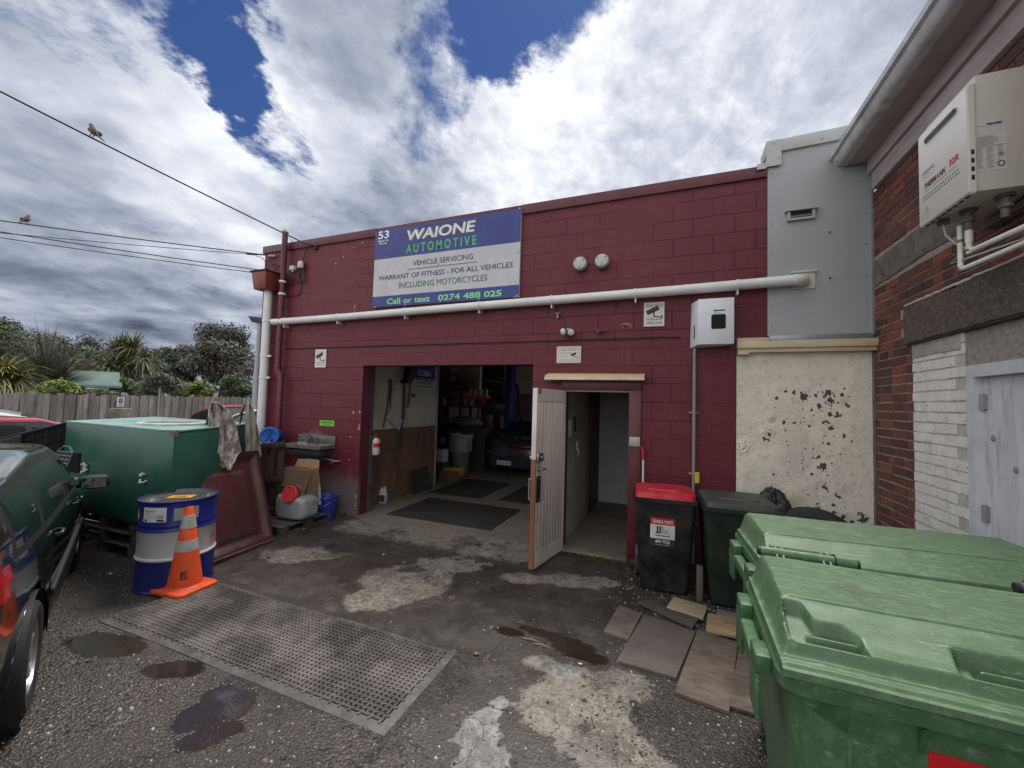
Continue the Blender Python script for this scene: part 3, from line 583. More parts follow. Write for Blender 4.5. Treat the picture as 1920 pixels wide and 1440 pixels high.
mb = MB(); mb.box(q0.x-.19, q0.x+.18, WY-.29, WY-.004, 3.7005, 3.715); mb.build('lid', mat('rust_dark', (.03, .025, .025)), rh)
# maroon soil pipe
s0, s1 = W(537, 446, YP), W(521, 690, YP)
sp_ = thing('vent_pipe', 'maroon painted vertical vent pipe rising above the left end of the wall', 'pipe', (s1.x, YP, 0))
mb = MB(); xx = s1.x; mb.tube([(xx, YP, 4.36), (xx, YP, 2.16), (xx+.01, YP, 2.12), (xx+.07, YP, 2.05), (xx+.085, YP, 2.0), (xx+.085, YP, .0)], .043, 16); mb.build('pipe_run', mWp, sp_)
for z in (3.55, 3.35, 2.15, 2.62): mb = MB(); mb.cyl((xx, YP, z-.016), (xx, YP, z+.016), .052, n=16); mb.build('pipe_collar', [mPVC if z > 3 else mWp], sp_)
mb = MB(); mb.lathe([(0.0, .05), (.03, .045), (.05, .02), (.052, 0.), (0, 0)], Matrix.Translation((xx, YP, 4.355)), 16); mb.build('pipe_cap', mat('cap_grey', (.3, .28, .24)), sp_)
# Sign
def sign_board(name, label, cat, x0, x1, z0, z1, th, mats, fn, grp=None, bev=0, y=WY):
    o = thing(name, label, cat, ((x0+x1)/2, y, z0), group=grp)
    mb = MB(); mb.box(x0, x1, y-th, y-.006, z0, z1, 0, bev); mb.build('board', mats[0], o)
    mb = MB(); fn(mb, y-th-.002); mb.build('lettering', mats[1:], o, smooth=0); return o
XR, ZR = V((1, 0, 0)), V((0, 0, 1))
def T(mb, st, ll, lr, ul, y, m, fx, bold=0, shear=0):
    a, b_, c = W(*fx(*ll), y), W(*fx(*lr), y), W(*fx(*ul), y); mb.text(st, (a.x, y, a.z), XR, ZR, b_.x-a.x, c.z-a.z, m, bold, shear)
f5 = lambda x, y: (690+x/6.194, 370+y/6.194)
A, B_ = W(703, 437, WY-.04), W(976, 557, WY-.04); sx0, sx1 = -4.05, -1.775
st_, sb_ = 4.165, 3.035
zb1, zb2 = W(*f5(80, 728), WY-.04).z, W(*f5(60, 1158), WY-.04).z
def q_sign(mb, y):
    Y = y
    mb.poly([(sx0, Y, zb1), (sx1, Y, zb1), (sx1, Y, st_), (sx0, Y, st_)], 0); mb.poly([(sx0, Y, sb_), (sx1, Y, sb_), (sx1, Y, zb2), (sx0, Y, zb2)], 0)
    Y = y-.002
    T(mb, '53', (118, 490), (243, 480), (118, 400), Y, 1, f5, .02); T(mb, 'Beach St', (120, 525), (235, 510), (120, 502), Y, 1, f5, .02); T(mb, 'Petone', (132, 552), (218, 540), (132, 530), Y, 1, f5, .02)
    T(mb, "Lance Styles", (585, 345), (1075, 270), (585, 312), Y, 4, f5, 0, .4)
    T(mb, 'WAIONE', (465, 510), (1255, 400), (440, 392), Y-.001, 2, f5, .035, .12)
    T(mb, 'WAIONE', (450, 506), (1243, 396), (430, 388), Y-.002, 1, f5, .02, .12)
    T(mb, 'A U T O M O T I V E', (440, 655), (1255, 543), (440, 548), Y, 3, f5, .03)
    T(mb, 'VEHICLE SERVICING', (520, 795), (1218, 715), (516, 737), Y, 5, f5); T(mb, 'WARRANT OF FITNESS - FOR ALL VEHICLES', (120, 970), (1680, 812), (120, 916), Y, 5, f5)
    T(mb, 'INCLUDING MOTORCYCLES', (358, 1058), (1382, 972), (358, 992), Y, 6, f5); T(mb, 'Call or text', (218, 1245), (718, 1205), (218, 1178), Y, 7, f5, .025); T(mb, '0274 488 025', (810, 1203), (1550, 1145), (810, 1133), Y, 7, f5, .03)
    a, b_ = W(*f5(455, 840), Y), W(*f5(1275, 745), Y); mb.box(a.x, b_.x, Y-.001, Y, a.z, a.z+.006, 5)
    a, b_ = W(*f5(420, 378), Y), W(*f5(1275, 235), Y); mb.box(a.x, a.x+.24, Y-.001, Y, a.z, a.z+.006, 2); mb.box(b_.x-.3, b_.x, Y-.001, Y, a.z, a.z+.006, 2)
    a = W(*f5(1685, 1163), Y); mb.text('signs', (a.x, Y, a.z), XR, ZR, .085, .012, 1)
    for sx_, sy_ in ((88, 845), (1748, 640), (820, 775)): a = W(*f5(sx_, sy_), Y); mb.cyl((a.x, Y-.003, a.z), (a.x, Y, a.z), .008, n=8, m=2)
    for sx_, sy_ in ((1762, 128), (1730, 1140), (430, 1248), (840, 1212), (1288, 1180), (80, 1275)): a = W(*f5(sx_, sy_), Y); mb.cyl((a.x, Y-.003, a.z), (a.x, Y, a.z), .008, n=8, m=1)
gl = dict(rough=.35, r2=.45)
sg = sign_board('shop_sign', 'large blue and white vehicle servicing sign high on the red wall', 'sign', sx0, sx1, sb_, st_, .04,
    [mat('sign_white', (.46, .46, .49), (.41, .41, .44), **gl), mat('sign_blue', (.022, .035, .20), (.02, .03, .17), **gl), mat('sign_lt', (.72, .72, .72), **gl), mat('sign_shadow', (.20, .19, .18), **gl), mat('sign_green', (.06, .42, .12), (.05, .34, .1), **gl), mat('sign_faint', (.04, .12, .16), **gl), mat('sign_navy', (.02, .02, .06), **gl), mat('sign_dkgreen', (.03, .16, .07), **gl), mat('sign_ltgreen', (.22, .62, .28), **gl)], q_sign)
mWh, mBk = mat('notice_white', (.62, .60, .56), (.55, .53, .49), rough=.5), mat('print_black', (.025, .025, .025), rough=.5)
def cctv(mb, cx, cz, s, y, m):
    def R(x0, z0, x1, z1, w_):
        a, b_ = V((cx+x0*s, y, cz+z0*s)), V((cx+x1*s, y, cz+z1*s)); d = (b_-a).normalized(); n = V((-d.z, 0, d.x))*w_*s; mb.poly([a-n, b_-n, b_+n, a+n], m)
    R(-.42, -.02, .3, .32, .15); R(.02, .1, .02, -.28, .04); R(.02, -.26, .5, -.30, .03); R(.5, -.18, .5, -.42, .035)
def n1_(mb, y):
    x0, z0, x1, z1 = n1b; w_, h = x1-x0, z1-z0
    mb.text('SECURITY NOTICE', (x0+.1*w_, y, z1-.17*h), XR, ZR, .8*w_, .07*h, 0, .01); cctv(mb, x0+.48*w_, z0+.57*h, w_*.8, y, 0)
    mb.text('SURVEILLANCE', (x0+.14*w_, y, z0+.25*h), XR, ZR, .72*w_, .07*h, 1, .02); mb.text('CAMERAS IN USE', (x0+.12*w_, y, z0+.12*h), XR, ZR, .76*w_, .07*h, 1, .02)
    for a, b_, c, d in ((.08, .92, .2, .205), (.08, .92, .37, .375), (.08, .92, .08, .085), (.08, .92, .79, .795), (.08, .92, .93, .935)): 
        if a: mb.box(x0+a*w_, x0+b_*w_, y-.0005, y, z0+c*h, z0+d*h, 0) if c != .2 else None
a, b_ = W(1207, 613), W(1246, 566); n1b = (a.x, a.z, b_.x, b_.z)
sign_board('notice_sign', 'white security camera notice beside the white meter box', 'sign', *[n1b[i] for i in (0, 2, 1, 3)], .012, [mWh, mBk, mat('print_olive', (.10, .09, .02))], n1_, 'notices on the red wall', .0)
a, b_ = W(1044, 681), W(1090, 649); n2b = (a.x, a.z, b_.x, b_.z)
def n2_(mb, y):
    x0, z0, x1, z1 = n2b; w_, h = x1-x0, z1-z0
    for k, s in enumerate(('VIDEO PREMISES', 'PROTECTED BY', 'VIDEO', 'SURVEILLANCE')): mb.text(s, (x0+.14*w_, y, z1-(.25+.2*k)*h), XR, ZR, (.7, .55, .3, .72)[k]*w_, .09*h, 1)
    cctv(mb, x0+.72*w_, z0+.45*h, w_*.28, y, 0)
    for a, b2, c, d in ((.07, .93, .07, .085), (.07, .93, .9, .915), (.07, .08, .07, .915), (.92, .93, .07, .915)): mb.box(x0+a*w_, x0+b2*w_, y-.0005, y, z0+c*h, z0+d*h, 1)
sign_board('notice_sign', 'pale landscape video surveillance notice above the side door awning', 'sign', *[n2b[i] for i in (0, 2, 1, 3)], .012, [mat('notice_cream', (.66, .60, .55)), mBk, mat('print_faded', (.40, .36, .33))], n2_, 'notices on the red wall')
a, b_ = W(591, 689), W(613, 655); n3b = (a.x, a.z, b_.x, b_.z)
def n3_(mb, y):
    x0, z0, x1, z1 = n3b; w_, h = x1-x0, z1-z0
    mb.text('NOTICE', (x0+.15*w_, y, z1-.19*h), XR, ZR, .7*w_, .09*h, 1); cctv(mb, x0+.45*w_, z0+.57*h, w_*.8, y, 0)
    mb.text('SURVEILLANCE', (x0+.12*w_, y, z0+.24*h), XR, ZR, .74*w_, .06*h, 0); mb.text('CAMERAS IN USE', (x0+.12*w_, y, z0+.12*h), XR, ZR, .74*w_, .06*h, 0)
sign_board('notice_sign', 'small white camera notice at the left of the vehicle doorway', 'sign', *[n3b[i] for i in (0, 2, 1, 3)], .01, [mWh, mBk, mat('print_faded', (.40, .36, .33))], n3_, 'notices on the red wall')
a, b_ = W(600, 798), W(628, 789); n4b = (a.x, a.z, b_.x, b_.z)
def n4_(mb, y):
    x0, z0, x1, z1 = n4b; w_, h = x1-x0, z1-z0; mb.text('ALARM PROTECTED', (x0+.07*w_, y, z0+.5*h), XR, ZR, .86*w_, .28*h, 0, .02); mb.text('24 HOUR', (x0+.25*w_, y, z0+.14*h), XR, ZR, .5*w_, .2*h, 0)
sign_board('sticker_sign', 'small lime green sticker on the red wall above the washbasin', 'sign', *[n4b[i] for i in (0, 2, 1, 3)], .009, [mat('sticker_green', (.18, .50, .07), rough=.5), mat('print_dkgreen', (.02, .08, .02))], n4_)
# round vent caps
vc = None
for k, (px, py) in enumerate(((1088, 495), (1129, 490))):
    c = W(px, py, WY-.06); o = thing('wall_ventilator', ('left', 'right')[k]+' one of the two round pale plastic vent caps right of the shop sign', 'vent', (c.x, WY, c.z), group='round vent caps')
    mb = MB(); Mx = Matrix.Translation((c.x, WY+.01, c.z)) @ Matrix.Rotation(pi/2, 4, 'X')
    mb.lathe([(.05, 0), (.05, .05), (.078, .05), (.078, .07), (.072, .07), (.072, .08), (.078, .08), (.078, .10), (.070, .115), (.03, .122), (0, .123)], Mx, 28); mb.build('cap', mat('vent_plastic', (.46, .49, .46), (.40, .42, .39), rough=.5), o)
    mb = MB(); [mb.cyl((c.x+x_, WY-.119, c.z+z_), (c.x+x_, WY-.108, c.z+z_), .006, n=8) for x_, z_ in ((-.045, .03), (.045, .035), (.0, -.05))]; mb.build('screw', mBk, o)
# meter box
fy = WY-.17; a, b_ = W(1309, 646, fy), W(1376, 557, fy); x0, x1, z0, z1 = a.x, b_.x, a.z+.0, b_.z
mbx = thing('meter_box', 'white steel meter box with a dark window beside the grey panel', 'meter box', ((x0+x1)/2, WY, z0))
mMB = mat('meterbox_white', (.62, .64, .68), (.57, .59, .63), rough=.35)
xb9 = W(1294, 600).x; mb = MB(); mb.hexa([V(q) for q in ((x0, fy+.012, z0+.004), (x1, fy+.012, z0+.004), (x1, WY-.004, z0+.004), (xb9, WY-.004, z0-.02), (x0, fy+.012, z1-.004), (x1, fy+.012, z1-.004), (x1, WY-.004, z1-.004), (xb9+.01, WY-.004, z1-.004))], 0, .003); mb.build('case', mMB, mbx)
mb = MB(); mb.box(x0-.004, x1+.004, fy, fy+.0115, z0, z1, bev=.004); dr_ = mb.build('door', mMB, mbx)
a, b_ = W(1333.5, 617, fy), W(1361, 588.5, fy)
mb = MB(); n = 6; r = .018; pts = []
for cx, cz, a0 in ((b_.x-r, b_.z-r, 0), (a.x+r, b_.z-r, 90), (a.x+r, a.z+r, 180), (b_.x-r, a.z+r, 270)):
    for k in range(n+1): an = radians(a0+90*k/n); pts.append(V((cx+r*cos(an), fy-.0015, cz+r*sin(an))))
mb.prism(pts, (0, .001, 0)); sub(mb.build('window', mat('meter_glass', (.006, .005, .005), rough=.12, spec=.12), mbx), dr_)
mb = MB(); a = W(1338, 585.5, fy); mb.box(a.x, a.x+.105, fy-.0012, fy-.0002, a.z+.012, a.z+.024, 0); [mb.box(a.x, a.x+w_, fy-.0012, fy-.0002, a.z+z_, a.z+z_+.003, 1) for w_, z_ in ((.04, .004), (.06, -.004), (.09, -.012), (.02, -.02))]
sub(mb.build('label_print', [mBk, mat('print_faded', (.40, .36, .33))], mbx, smooth=0), dr_)
mb = MB(); f9 = .45; xs9 = x0+(xb9-x0)*f9; ys9 = fy+.012+(WY-.016-fy)*f9; mb.box(xs9-.006, xs9+.001, ys9-.012, ys9+.012, z0+.07, z0+.21); mb.build('side_slot', mBk, mbx)
cd_ = thing('conduit', 'grey conduit dropping from the white meter box to the ground', 'pipe', (W(1302, 700).x, WY-.04, 0))
cx = W(1302, 700, WY-.04).x; mG = mat('conduit_grey', (.22, .23, .25), rough=.4)
mb = MB(); mb.cyl((cx, WY-.04, .1), (cx, WY-.04, z0+.0), .017, n=12); mb.build('pipe_run', mG, cd_)
for z in (1.66, 1.02, .5): mb = MB(); mb.box(cx-.045, cx+.045, WY-.02, WY-.008, z-.01, z+.01, bev=.003); mb.cyl((cx, WY-.04, z-.01), (cx, WY-.04, z+.01), .021, n=12); mb.build('saddle_clip', mat('clip_pink', (.35, .2, .2)), cd_)
c = W(1307, 896, WY-.06); o = thing('yellow_tag', 'small yellow plastic tag hanging on the grey conduit above the bins', 'tag', c)
mb = MB(); mb.box(c.x-.022, c.x+.022, WY-.066, WY-.06, c.z-.055, c.z+.055, bev=.003); mb.build('tag_body', mat('tag_yellow', (.70, .52, .02), rough=.4), o)
mb = MB(); mb.text('LIVE', (c.x-.015, WY-.0675, c.z+.005), XR, ZR, .03, .014, 0); mb.box(c.x-.022, c.x+.022, WY-.0675, WY-.067, c.z+.034, c.z+.04); mb.build('lettering', mBk, o, smooth=0)
# twin flood light, bracket and tap
c = W(1068, 622); o = thing('security_light', 'twin-headed white security light with a sensor above the side door', 'light', (c.x, WY, c.z))
mLg = mat('lamp_plastic', (.5, .5, .48), rough=.4); mLd = mat('lamp_dark', (.06, .06, .06), rough=.4)
mb = MB(); mb.cyl((c.x, WY, c.z), (c.x, WY-.05, c.z), .035, n=16); mb.build('base', mLg, o)
for sx_ in (-1, 1):
    mb = MB(); d = V((sx_*.055, -.09, -.005-.012*(sx_+1))); p_ = V((c.x, WY-.04, c.z)); mb.cyl(p_, p_+d*.5, .012, n=8); mb.lathe([(.015, 0), (.035, .03), (.042, .055), (.038, .06)], Matrix.Translation(p_+d*.5) @ V((sx_*.35, -.9, -.25)).to_track_quat('Z', 'Y').to_matrix().to_4x4(), 18)
    hd = mb.build('lamp_head', mLd, o)
    mb = MB(); mb.lathe([(.040, .056), (.02, .063), (0, .065)], Matrix.Translation(p_+d*.5) @ V((sx_*.35, -.9, -.25)).to_track_quat('Z', 'Y').to_matrix().to_4x4(), 18); sub(mb.build('lens', mat('lens_white', (.7, .68, .66), rough=.3), o), hd)
mb = MB(); mb.cyl((c.x, WY-.045, c.z-.02), (c.x+.01, WY-.07, c.z-.07), .02, n=12); mb.build('sensor', mLd, o)
c = W(1047, 590); mb = MB(); mb.tube([c+V((-.03, -.01, .02)), c+V((0, -.04, .0)), c+V((.02, -.03, .015)), c+V((.03, -.01, .02))], .009, 8); mb.tube([c+V((0, -.03, 0)), c+V((0, -.03, -.05))], .012, 8)
tag(mb.build('wall_hook', mat('old_metal', (.35, .31, .3), rough=.6, metal=.3)), 'small grey metal hook on the red wall above the twin light', 'hook')
c = W(1125, 622); mb = MB(); mb.cyl((c.x-.01, WY, c.z), (c.x-.01, WY-.03, c.z), .03, n=14); mb.cyl((c.x-.01, WY-.03, c.z), (c.x-.01, WY-.06, c.z), .014, n=10); mb.tube([(c.x-.01, WY-.05, c.z), (c.x+.04, WY-.06, c.z+.0), (c.x+.075, WY-.06, c.z-.004)], .009, 8); mb.sphere((c.x+.075, WY-.06, c.z-.005), .014, n=8)
tag(mb.build('wall_tap', mWp), 'maroon painted pipe stub with a small lever on the wall', 'tap')
q = W(1175, 610); mb = MB(); mb.tube([q+V((-.07, -.01, -.01)), q+V((-.04, -.02, .01)), q+V((0, -.02, .015)), q+V((.04, -.02, .005)), q+V((.06, -.01, -.012))], .008, 6)
tag(mb.build('wall_bracket', mat('rusty_pink', (.42, .2, .15), rough=.7)), 'rusty fixing left on the wall above a pale streak', 'bracket')
# box on door jamb
a, b_ = W(1180, 836, WY-.03), W(1200, 820, WY-.03); o = thing('junction_box', 'small white box on the maroon door jamb above the red-lidded bin', 'switch box', (a.x, WY, a.z))
mb = MB(); mb.box(a.x, b_.x, WY-.05, WY-.0225, a.z, b_.z, bev=.004); mb.build('case', mat('jbox', (.5, .47, .45), rough=.5), o); mb = MB(); mb.box(a.x+.012, b_.x-.012, WY-.055, WY-.0505, a.z+.012, b_.z-.012, bev=.002); mb.build('cover', mat('jbox2', (.42, .40, .38), rough=.4), o)
# service brackets, fittings and cables at the left
mIr = mat('black_iron', (.04, .038, .04), rough=.6, metal=.4); mCb = mat('black_cable', (.015, .015, .016), rough=.6)
def fit(name, label, cat, fn, m): mb = MB(); fn(mb); return tag(mb.build(name, m), label, cat)
c = W(564, 497, WY-.05); o = thing('cable_gland', 'white domed cable entry with black tails below the wire bracket', 'cable fitting', (c.x, WY, c.z))
mb = MB(); mb.lathe([(0, .07), (.03, .06), (.045, .03), (.048, -.03), (.04, -.05), (0, -.05)], Matrix.Translation((c.x, WY-.05, c.z)), 16); mb.build('dome', mat('dome_white', (.6, .6, .58)), o)
mb = MB()
for k in range(3): mb.tube([(c.x-.02+.02*k, WY-.05, c.z-.04), (c.x-.022+.02*k, WY-.055, c.z-.2), (c.x+.0+.012*k, WY-.05, c.z-.30+.02*k)], .007, 6)
mb.tube([(c.x+.03, WY-.05, c.z-.05), (c.x+.055, WY-.07, c.z-.2), (c.x+.045, WY-.06, c.z-.33), (c.x+.02, WY-.04, c.z-.30)], .006, 6); mb.build('cable_tail', mCb, o)
c = W(549, 503, WY-.04); o = thing('connector_box', 'small white connector box between the vent pipe and the domed cable entry', 'cable fitting', (c.x, WY, c.z))
mb = MB(); mb.box(c.x-.045, c.x+.045, WY-.07, WY-.004, c.z-.035, c.z+.035, bev=.008); mb.cyl((c.x, WY-.035, c.z-.06), (c.x, WY-.035, c.z-.03), .018, n=12); mb.build('case', mat('dome_white', (.6, .6, .58)), o)
mb = MB(); mb.tube([(c.x, WY-.035, c.z-.05), (c.x+.04, WY-.03, c.z-.13), (c.x-.02, WY-.03, c.z-.2), (c.x-.08, WY-.02, c.z-.26)], .007, 6); mb.tube([(c.x-.03, WY-.03, c.z-.12), (c.x-.05, WY-.03, c.z-.18), (c.x-.02, WY-.03, c.z-.3)], .005, 6); mb.build('cable_tail', mCb, o)
def wpts(fl, y, zx=4.8): return [W(450+a/4.8, 400+c_/4.8, y) for a, c_ in fl]
fit('wall_cable', 'thin black cable looping down the wall from the domed cable entry', 'cable', lambda mb: mb.tube(wpts([(545, 590), (552, 640), (545, 710), (520, 740), (400, 745)], WY-.012), .006, 6), mCb)
fit('wall_cable', 'black cable curving from the wire bracket down to the domed entry', 'cable', lambda mb: mb.tube(wpts([(605, 305), (590, 345), (572, 400), (575, 470), (580, 560), (575, 630)], WY-.035), .007, 6), mCb)
fit('wall_cable', 'coiled black cable on the corner left of the vent pipe', 'cable', lambda mb: mb.tube(wpts([(265, 390), (280, 430), (290, 470), (320, 455), (350, 480), (320, 500), (290, 485), (310, 540), (360, 580), (420, 590), (470, 600)], WY-.03), .007, 6), mCb)
fit('wall_cable', 'black cable hugging the left corner edge down to the rainwater box', 'cable', lambda mb: mb.tube(wpts([(150, 385), (200, 400), (232, 440), (236, 500), (238, 550)], WY-.02), .006, 6), mCb)
fit('wall_cable', 'bundle of black cables crossing behind the vent pipe', 'cable', lambda mb: (mb.tube(wpts([(240, 555), (300, 560), (340, 590), (420, 640), (480, 630), (545, 600)], WY-.03), .008, 6), mb.tube(wpts([(240, 520), (330, 530), (400, 540), (450, 570), (480, 600)], WY-.045), .007, 6)), mCb)
c = W(590, 463, WY-.02); o = thing('wire_bracket', 'black iron bracket that anchors the overhead wire high on the wall', 'bracket', (c.x, WY, c.z))
mb = MB(); mb.box(c.x-.02, c.x+.05, WY-.03, WY-.004, c.z-.04, c.z+.03, bev=.004); mb.tube([(c.x, WY-.02, c.z), (c.x-.06, WY-.08, c.z+.03), (c.x-.12, WY-.10, c.z+.04)], .013, 8); mb.tube([(c.x+.05, WY-.01, c.z-.0), (c.x-.02, WY-.06, c.z+.02)], .012, 8); mb.build('arm', mIr, o)
c2 = W(512, 480, WY-.02); o = thing('wire_bracket', 'small pale bracket holding the lower wires at the wall corner', 'bracket', (c2.x, WY, c2.z)); mb = MB(); mb.cyl((c2.x-.07, WY-.04, c2.z), (c2.x+.06, WY-.02, c2.z-.01), .022, n=10); mb.build('insulator', mat('insul', (.35, .32, .33)), o)
# overhead wires
def wire(name, label, a, b_, r, sag_, ext=1.0, n=24):
    a, b_ = V(a), V(b_); b2 = a+(b_-a)*ext; mb = MB(); mb.tube([a.lerp(b2, i/n)-V((0, 0, sag_*4*(i/n)*(1-i/n))) for i in range(n+1)], r, 6)
    return tag(mb.build(name, mCb), label, 'wire', 'overhead wires')
pa = V((c.x-.12, WY-.10, c.z+.04)); far1 = AT(0, 165, 6.6)
wire('overhead_wire', 'thick black overhead wire slanting up to the left from the wall bracket, the highest wire', pa, far1, .0095, .035, 1.7)
lw = thing('pigtail_loop', 'small loop of black tie wire on the thick wire near the vent pipe', 'wire tie', W(545, 450, WY-.1)); mb = MB(); q = W(545, 449, WY-.12); mb.tube([q, q+V((.05, 0, -.055)), q+V((.13, 0, -.09)), q+V((.18, .0, -.075))], .005, 6); mb.build('loop', mCb, lw)
for k, (ax, ay, bx, by, r, lab) in enumerate(((507, 479, 0, 410, .008, 'lower overhead wire with the small bird, uppermost of the four thin ones'), (500, 479, 0, 433, .005, 'second of the four thin overhead wires left of the building'), (500, 508, 0, 431, .007, 'third of the four thin overhead wires left of the building'), (498, 514, 0, 442, .006, 'lowest of the four thin overhead wires left of the building'))):
    wire('overhead_wire', lab, W(ax, ay, WY-.03), AT(bx, by, 9.5), r, .03, 1.6)
mb = MB(); q = W(475, 478, WY-.03); fit('wire_clamp', 'short black clamp on the lower overhead wires beside the wall corner', 'clamp', lambda mb: mb.tube([q+V((-.1, -.05, .012)), q+V((.08, 0, -.005))], .014, 6), mIr)
# birds
mBr = mat('bird_brown', (.10, .075, .05), (.05, .04, .03), ns=60, lo=.4, hi=.6, rough=.8); mBb = mat('bird_beige', (.28, .25, .2), (.2, .17, .13), ns=60, rough=.8)
def bird(label, loc, rz, s):
    o = thing('bird', label, 'bird', loc, rz, rot=(0, -.38, rz))
    mb = MB(); bm = mb.bm
    st = [(-.085, .028, .004, .003), (-.06, .03, .007, .005), (-.04, .036, .014, .012), (-.02, .042, .022, .022), (0, .05, .027, .028), (.02, .06, .026, .028), (.035, .072, .020, .022), (.045, .084, .017, .018), (.055, .092, .015, .016), (.065, .093, .011, .011), (.072, .090, .005, .005)]
    rings = []
    for x, z, ry, rz_ in st: rings.append([bm.verts.new((x*s, ry*s*cos(a*pi/6), (z+rz_*sin(a*pi/6))*s)) for a in range(12)])
    for i, (a, b_) in enumerate(zip(rings, rings[1:])):
        for k in range(12): f = mb._f([a[k], a[(k+1) % 12], b_[(k+1) % 12], b_[k]], 1 if 6 <= k < 12 and i > 1 else 0)
    mb._f(rings[0][::-1], 0); mb._f(rings[-1], 0); mb.build('body', [mBr, mBb], o, world=False)
    mb = MB(); mb.tube([(.070*s, 0, .090*s), (.086*s, 0, .086*s)], .004*s, 6, rs=[.0045*s, .0008*s]); mb.build('beak', mIr, o, world=False)
    mb = MB(); mb.hexa([V(q)*s for q in ((-.14, -.008, .004), (-.07, -.012, .022), (-.07, .012, .022), (-.14, .008, .004), (-.14, -.008, .008), (-.07, -.012, .032), (-.07, .012, .032), (-.14, .008, .008))]); mb.build('tail', mBr, o, world=False)
    for sy in (-1, 1): 
        mb = MB(); mb.sphere((-.01*s, sy*.024*s, .052*s), .03*s, n=10, sc=(1.5, .3, .7)); mb.build('wing', mBr, o, world=False)
        mb = MB(); mb.tube([(.005*s, sy*.01*s, .03*s), (.01*s, sy*.01*s, .0)], .003*s, 5); mb.build('leg', mIr, o, world=False)
def onwire(px, py, A_, B2, ext, sag_):
    best = None
    for i in range(401):
        f = i/400; q = A_.lerp(A_+(B2-A_)*ext, f)-V((0, 0, sag_*4*f*(1-f))); d = q-V((0, 0, CH)); z = d.dot(FW)
        if z <= 0: continue
        e = abs(960+FPX*d.dot(RT)/z-px)
        if best is None or e < best[0]: best = (e, q)
    return best[1]
q = onwire(172, 0, pa, far1, 1.7, .035); bird('brown sparrow-like bird perched on the thick upper wire', q+V((0, 0, .006)), pi+.2, 1.35)
q = onwire(50, 0, W(507, 479, WY-.03), AT(0, 410, 9.5), 1.6, .03); bird('tiny dark bird perched on the lower wire at the far left', q+V((0, 0, .006)), pi/2+.7, 1.2)
# ---------- grey panelled bay and cream wall ----------
bay = thing('grey_panel_wall', 'pale grey sheet-clad upper wall between the maroon and brick buildings', 'wall', (1.33, WY, 2.44))
mGP = mat('panel_grey', (.33, .345, .36), (.29, .305, .32), ns=1.2, rough=.5, bump=.04, bs=8, dirt=.15, dc=(.2, .2, .2), ds=1)
gx0, gx1 = .905, 1.745
mb = MB(); mb.box(gx0, gx1, WY-.012, WY+.2, 2.455, 4.42); mb.build('panel', mGP, bay)
mFl = mat('flashing_grey', (.40, .42, .41), (.34, .36, .35), ns=3, rough=.45)
mb = MB(); mb.hexa([V(q) for q in ((gx0-.015, WY-.035, 4.33), (1.9, WY-.035, 4.36), (1.9, WY+.25, 4.36), (gx0-.015, WY+.25, 4.33), (gx0-.015, WY-.035, 4.455), (1.9, WY-.035, 4.485), (1.9, WY+.25, 4.485), (gx0-.015, WY+.25, 4.455))], bev=.003)
mb.box(gx0-.017, gx0+.115, WY-.040, WY-.0355, 4.19, 4.455); mb.box(gx0-.1, gx0-.018, WY-.05, WY+.24, 4.17, 4.225); mb.build('top_flashing', mFl, bay)
mb = MB(); mb.box(1.86, 2.2, WY-.06, WY+.4, 4.60, 4.75, bev=.003); mb.hexa([V(q) for q in ((1.76, WY-.05, 4.487), (1.9, WY-.05, 4.487), (1.9, WY+.2, 4.487), (1.76, WY+.2, 4.487), (1.859, WY-.05, 4.70), (1.9, WY-.05, 4.70), (1.9, WY+.2, 4.70), (1.859, WY+.2, 4.70))]); mb.build('step_flashing', mFl, bay)
mb = MB(); mb.box(gx1+.0005, 1.762, WY-.03, WY+.1, 2.44, 4.42); mb.box(gx0+.01, gx1, WY-.035, WY+.1, 2.40, 2.454, 0, .003); mb.build('edge_flashing', mat('galv', (.30, .32, .34), (.24, .26, .28), ns=5, rough=.35, metal=.5), bay)
mb = MB()
for z in (4.12, 3.6, 3.3, 3.0, 2.75, 2.55):
    for x in (gx0+.035, gx1-.04): mb.cyl((x, WY-.015, z), (x, WY-.0122, z), .006, n=8)
for x, z in ((1.36, 4.385), (.95, 4.42), (1.0, 4.26), (1.42, 3.45), (1.42, 3.0)): mb.cyl((x, WY-.042, z), (x, WY-.012, z), .006, n=8)
mb.build('screw', mat('screw_dark', (.12, .12, .12)), bay)
a, b_ = W(1476, 415, WY-.03), W(1528, 392, WY-.03); o = thing('wall_vent', 'small cream framed slot vent on the grey panel', 'vent', (a.x, WY, a.z))
mCT = mat('cream_trim', (.55, .52, .44))
mb = MB(); x0, x1, z0, z1 = a.x, b_.x, a.z, b_.z; mb.box(x0, x1, WY-.045, WY-.0125, z0, z0+.022); mb.box(x0, x0+.025, WY-.045, WY-.0125, z0+.0222, z1); mb.box(x1-.025, x1, WY-.045, WY-.0125, z0+.0222, z1); mb.box(x0-.02, x1+.02, WY-.065, WY-.0125, z1+.0002, z1+.02, 0); mb.build('frame', mat('vent_frame', (.42, .41, .37), rough=.5), o)
mb = MB(); mb.box(x0+.0255, x1-.0255, WY-.03, WY-.0135, z0+.0225, z1-.0002); mb.build('opening', mat('vent_black', (.015, .015, .015)), o)
mb = MB(); mb.hexa([V(q) for q in ((x0+.027, WY-.044, z0+.03), (x1-.027, WY-.044, z0+.03), (x1-.027, WY-.031, z0+.045), (x0+.027, WY-.031, z0+.045), (x0+.027, WY-.046, z0+.036), (x1-.027, WY-.046, z0+.036), (x1-.027, WY-.033, z0+.05), (x0+.027, WY-.033, z0+.05))]); mb.build('louvre', mat('louvre_alu', (.5, .5, .5), rough=.3, metal=.7), o)
